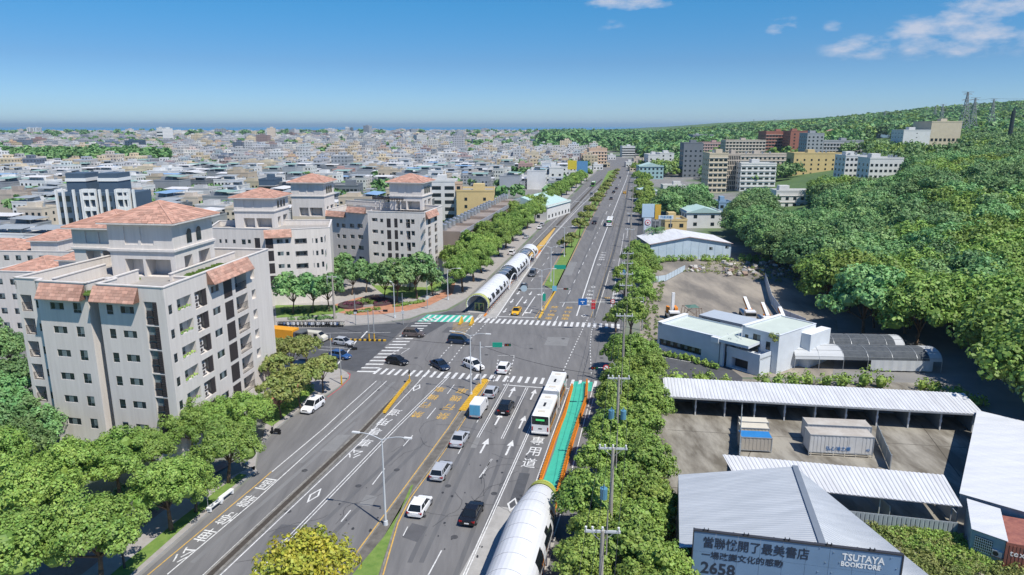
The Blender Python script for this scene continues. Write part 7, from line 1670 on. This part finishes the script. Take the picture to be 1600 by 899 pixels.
hedge('low clipped hedge in front of the round planters',[(538,493),(596,484)],1.6,.8,leafb); hedge('long low hedge behind the scooter row',[(456,501),(524,498)],1.7,.8,leafd); hedge('low hedge on the plaza left of the crossing',[(617,481),(664,472)],1.6,.8,leaf); hedge('dark hedge below the plaza trees at the left',[(432,489),(520,487)],2.0,1.1,leafd); hedge('dark green hedge by the far left trees',[(686,456),(712,440)],2.4,1.3,leafd)
hedge('leafy planting strip behind the white parked car',[(412,660),(452,630),(486,608)],2.2,.7,leafb,'planting','planting'); hedge('clipped hedge between the near pavement and the garden',[(150,800),(205,765),(232,752)],1.6,1.0,leafd); hedge('rounded dark shrub by the parked dark scooter',[(238,800),(250,790)],2.0,1.4,leafd,'shrub','shrub')
# benches and bus stop sign
for i,(x,y) in enumerate([(336,795),(354,779)]):
    p=G(x,y); t=thing('bench',['white concrete bench beside the bus stop flag','white concrete bench farther from the bus stop flag'][i],'bench',(p.x,p.y,.16),hL+math.pi/2); MB().box(-1.1,1.1,-.25,.25,.4,.52).build('seat',white,t)
    for s in (-1,1): MB().box(*sorted((s*.8,s*1.0)),-.25,.25,0,.4).build('leg',white,t)
p=G(326,800); t=thing('bus_stop_flag','bus stop sign with yellow topped white panel next to the benches','bus stop sign',(p.x,p.y,.16),R(-10)); MB().cyl((0,0,0),(0,0,2.6),.04,.04,8).build('pole',galv,t); MB().box(-.75,.05,-.03,.03,1.9,2.5,0).box(-.75,.05,-.031,.031,2.5,2.75,1).build('panel',[white,yelm],t)
p=G(195,890); t=thing('dark_post','dark slim post on the verge beside the near left tree','post',(p.x,p.y,.16)); MB().cyl((0,0,0),(0,0,2.4),.12,.1,8).build('post',dmetal,t)
p=G(420,680)
# shrubs, weeds, rubble on the right
hedge('leafy creepers growing along the rear of the bay shed roof',[(1010,612),(1050,600),(1100,603),(1140,608)],3.2,2.6,leafb,'creeper','shrub',lf=.3); hedge('mixed weeds and shrubs between the tunnels and the bay shed',[(1180,604),(1240,603),(1300,603),(1345,606)],3.0,2.4,leaf,'shrub','shrub',lf=.3); hedge('bright green shrub hanging over the bay shed roof',[(1345,604),(1400,606)],3.4,3.0,leafb,'shrub','shrub',lf=.32); hedge('weeds behind the right end of the bay shed',[(1440,606),(1540,640)],2.6,1.8,leafb,'shrub','shrub',lf=.3)
hedge('rough green growth in front of the pale blue hall',[(1010,412),(1060,408),(1140,408)],3.0,1.8,leafb,'undergrowth','undergrowth',lf=.35); hedge('rough growth right of the rubble heap',[(1150,408),(1230,412),(1280,425)],3.4,2.2,leaf,'undergrowth','undergrowth',lf=.35); hedge('dark shrubs at the corner of the pale blue hall',[(1005,414),(1036,414)],3.6,3.0,leafd,'shrub','shrub',lf=.35)
hedge('row of small shrubs under the showroom window',[(1030,556),(1060,560),(1090,568),(1118,577)],1.2,1.1,leafb,'shrub','shrub'); hedge('green growth on the fence side of the road trees by the yard',[(1040,900),(1040,800),(1035,770)],2.4,1.2,leafo,'undergrowth','undergrowth')
def weeds(label,poly,n,m,h=.8,name='weeds'):
    q=gp(poly); rs=np.random.RandomState(len(poly)+n); xs=[p.x for p in q]; ys=[p.y for p in q]; Cc_=[]
    def ins(x,y):
        c=False; j=len(q)-1
        for i in range(len(q)):
            if (q[i].y>y)!=(q[j].y>y) and x<(q[j].x-q[i].x)*(y-q[i].y)/(q[j].y-q[i].y)+q[i].x: c=not c
            j=i
        return c
    while len(Cc_)<n:
        x,y=rs.uniform(min(xs),max(xs)),rs.uniform(min(ys),max(ys))
        if ins(x,y): Cc_.append((x,y,.1+rs.rand()*h*.4))
    Cc_=np.array(Cc_); V,Q=leaves(Cc_,rs.uniform(.3,.8,n)*h,n*70,.16,rs,flat=.9,sub=9,core=False); o=link(name,npmesh(name,V,Q,m),kind='stuff'); tag(o,label,'weeds')
weeds('tangled weeds behind the grey hall',[(1340,822),(1480,850),(1530,880),(1600,899),(1600,1000),(1440,1000),(1380,870)],520,leafo,1.0); weeds('greener weeds below the corrugated fence',[(1345,812),(1495,838),(1520,868),(1560,890),(1500,899),(1420,860)],420,leafb,.8); weeds('rough grass along the yard edge by the road trees',[(1012,899),(1060,899),(1056,780),(1030,740),(1006,800)],260,leafo,.6); weeds('rough green edge of the gravel lot',[(1040,432),(1010,470),(1000,540),(1020,560),(1030,480)],120,leafb,.6)
weeds('weeds among the rubble',[(1060,425),(1120,408),(1250,410),(1290,430),(1240,445),(1120,430)],260,leafo,.8)
rs=np.random.RandomState(9); t=thing('rubble_heap','heap of pale broken concrete beyond the gravel lot','rubble heap',(*G(1180,420).xy,0)); base=G(1180,420); 
for k in range(110):
    x=rs.uniform(1128,1240); y=rs.uniform(411,434); 
    if k<26: x=rs.uniform(1075,1100); y=rs.uniform(417,426)
    p=G(x,y)-base; s=rs.uniform(.3,.95); M_=Matrix.Translation((p.x,p.y,s*.3+rs.rand()*.8*(k>26)))@Matrix.Rotation(rs.rand()*3,4,'Z')@Matrix.Rotation(rs.rand(),4,'X'); mb=MB(M_); mb.add([(rs.uniform(.6,1)*a*s,rs.uniform(.6,1)*b*s*.8,rs.uniform(.5,1)*c_*s*.55) for c_ in (-1,1) for a,b in ((-1,-1),(1,-1),(1,1),(-1,1))],[(0,3,2,1),(4,5,6,7),(0,1,5,4),(1,2,6,5),(2,3,7,6),(3,0,4,7)]); mb.build('concrete_chunk',[mat('rubble_pale',(.45,.43,.4),.9,.2,1),mat('rubble_brown',(.3,.22,.17),.9,.2,1)][k%3==0],t)
# palm by the hoardings
p=G(1022,392); t=thing('palm_tree','dark palm tree in front of the yellow walled shop','palm tree',(p.x,p.y,0)); MB().cyl((0,0,0),(.2,0,7.5),.28,.18,8).build('trunk',wood,t); mb=MB(); rs=random.Random(2)
for k in range(26):
    a=k*2.4; e=rs.uniform(-.2,1.0); L=3.6
    for j in range(12):
        f=j/12; c=Vector((.2+math.cos(a)*L*f*math.cos(e*(1-f)),math.sin(a)*L*f*math.cos(e*(1-f)),7.5+L*(math.sin(e)*f-.75*f*f)))
        for s in (-1,1):
            d=Vector((-math.sin(a)*s,math.cos(a)*s,0)); fw=Vector((math.cos(a),math.sin(a),-.2)); q=c+d*.75*(1-f*.6)+fw*.35-Vector((0,0,.35)); mb.add([c,c+fw*.28,q],[(0,1,2)])
mb.build('crown',leafd,t)
# pylons on the ridge
def pylon(label,x,yb,yt,D):
    b=AT(x,yb,D); tp=AT(x,yt,D); h=tp.z-b.z; t=thing('power_pylon',label,'pylon',(b.x,b.y,b.z-2)); h+=2; mb=MB(); w_=h*.11; r=h*.006
    def leg(z): f=z/h; return w_*(1-f)**1.3*1.0+h*.012
    lv=[0,.18,.34,.48,.6,.7,.79,.87,.94,1]
    for i in range(len(lv)-1):
        a,c=leg(lv[i]*h),leg(lv[i+1]*h); z0,z1=lv[i]*h,lv[i+1]*h; A_=[(-a,-a,z0),(a,-a,z0),(a,a,z0),(-a,a,z0)]; B_=[(-c,-c,z1),(c,-c,z1),(c,c,z1),(-c,c,z1)]
        for k in range(4): mb.cyl(A_[k],B_[k],r*1.3,r*1.3,4,cap=False); mb.cyl(A_[k],B_[(k+1)%4],r*.8,r*.8,3,cap=False); mb.cyl(B_[k],A_[(k+1)%4],r*.8,r*.8,3,cap=False)
    mb.build('lattice',mat('pylon_steel',(.25,.27,.28),.6,.1,1),t); mb=MB()
    for f,ww in ((.62,.16),(.78,.14),(.94,.12),(1.0,.17)):
        z=f*h; mb.cyl((-ww*h,0,z),(ww*h,0,z),r*1.2,r*1.2,4); mb.cyl((-ww*h,0,z),(0,0,z+h*.04 if f<1 else z),r,r,3); mb.cyl((ww*h,0,z),(0,0,z+h*.04 if f<1 else z),r,r,3)
    mb.build('crossarm',MATS['pylon_steel'],t); return t
for i,(x,yb,yt,D) in enumerate([(1505,198,144,700),(1518,198,153,820),(1548,190,155,900),(1470,192,163,1100),(1459,192,166,1300),(1446,192,169,1500),(1491,190,178,1600),(1380,200,175,1500),(1392,200,177,1700),(1348,202,186,2000),(1299,203,188,2300),(1232,203,188,2600),(1209,206,187,2700),(1225,203,190,3000),(1177,200,187,3200),(1122,200,192,3300)]):
    pylon(['tallest lattice pylon on the hill above the white hall','lattice pylon just right of the tallest one','dark lattice pylon near the right edge of the skyline'][i] if i<3 else f'distant lattice pylon on the ridge skyline, {ordn(17-i)} from the left',x,yb,yt,D)
for k,(y0,y1) in enumerate([(153,154),(158,161),(163,166)]):
    a=AT(1512,y0+2,800); b=AT(1548,y1,900); c=AT(1700,y1-6,900); pts=[a.lerp(b,i/6)-Vector((0,0,6*(i/6)*(1-i/6))) for i in range(7)]+[b.lerp(c,i/8)-Vector((0,0,10*(i/8)*(1-i/8))) for i in range(1,9)]
    tag(MB().tube(pts,.12,3).build('power_cable',MATS['cable']),['upper','middle','lower'][k]+' pylon line running off the right edge of the view','cable')
p=AT(1579,206,500); t=thing('dark_column','dark slender column standing on the hill at the right edge','column',(p.x,p.y,p.z-3)); hh=AT(1579,169,500).z-p.z+3; MB().cyl((0,0,0),(0,0,hh*.9),1.5,1.2,8).cyl((.3,0,hh*.85),(.2,0,hh),.9,.4,8).build('column',mat('dark_ivy',(.03,.045,.05),.9,.3,.5),t)
HAZE=6.5e-5
hz=bpy.data.materials.new('haze_air'); hz.use_nodes=True; t=hz.node_tree; t.nodes.remove(t.nodes['Principled BSDF'])
v=t.nodes.new('ShaderNodeVolumePrincipled'); v.inputs['Density'].default_value=HAZE; v.inputs['Color'].default_value=(.66,.88,1,1); v.inputs['Anisotropy'].default_value=.2
t.links.new(v.outputs[0],t.nodes['Material Output'].inputs['Volume'])
MB().box(-75000,75000,-75000,75000,-6,150).build('haze',hz,kind='stuff')
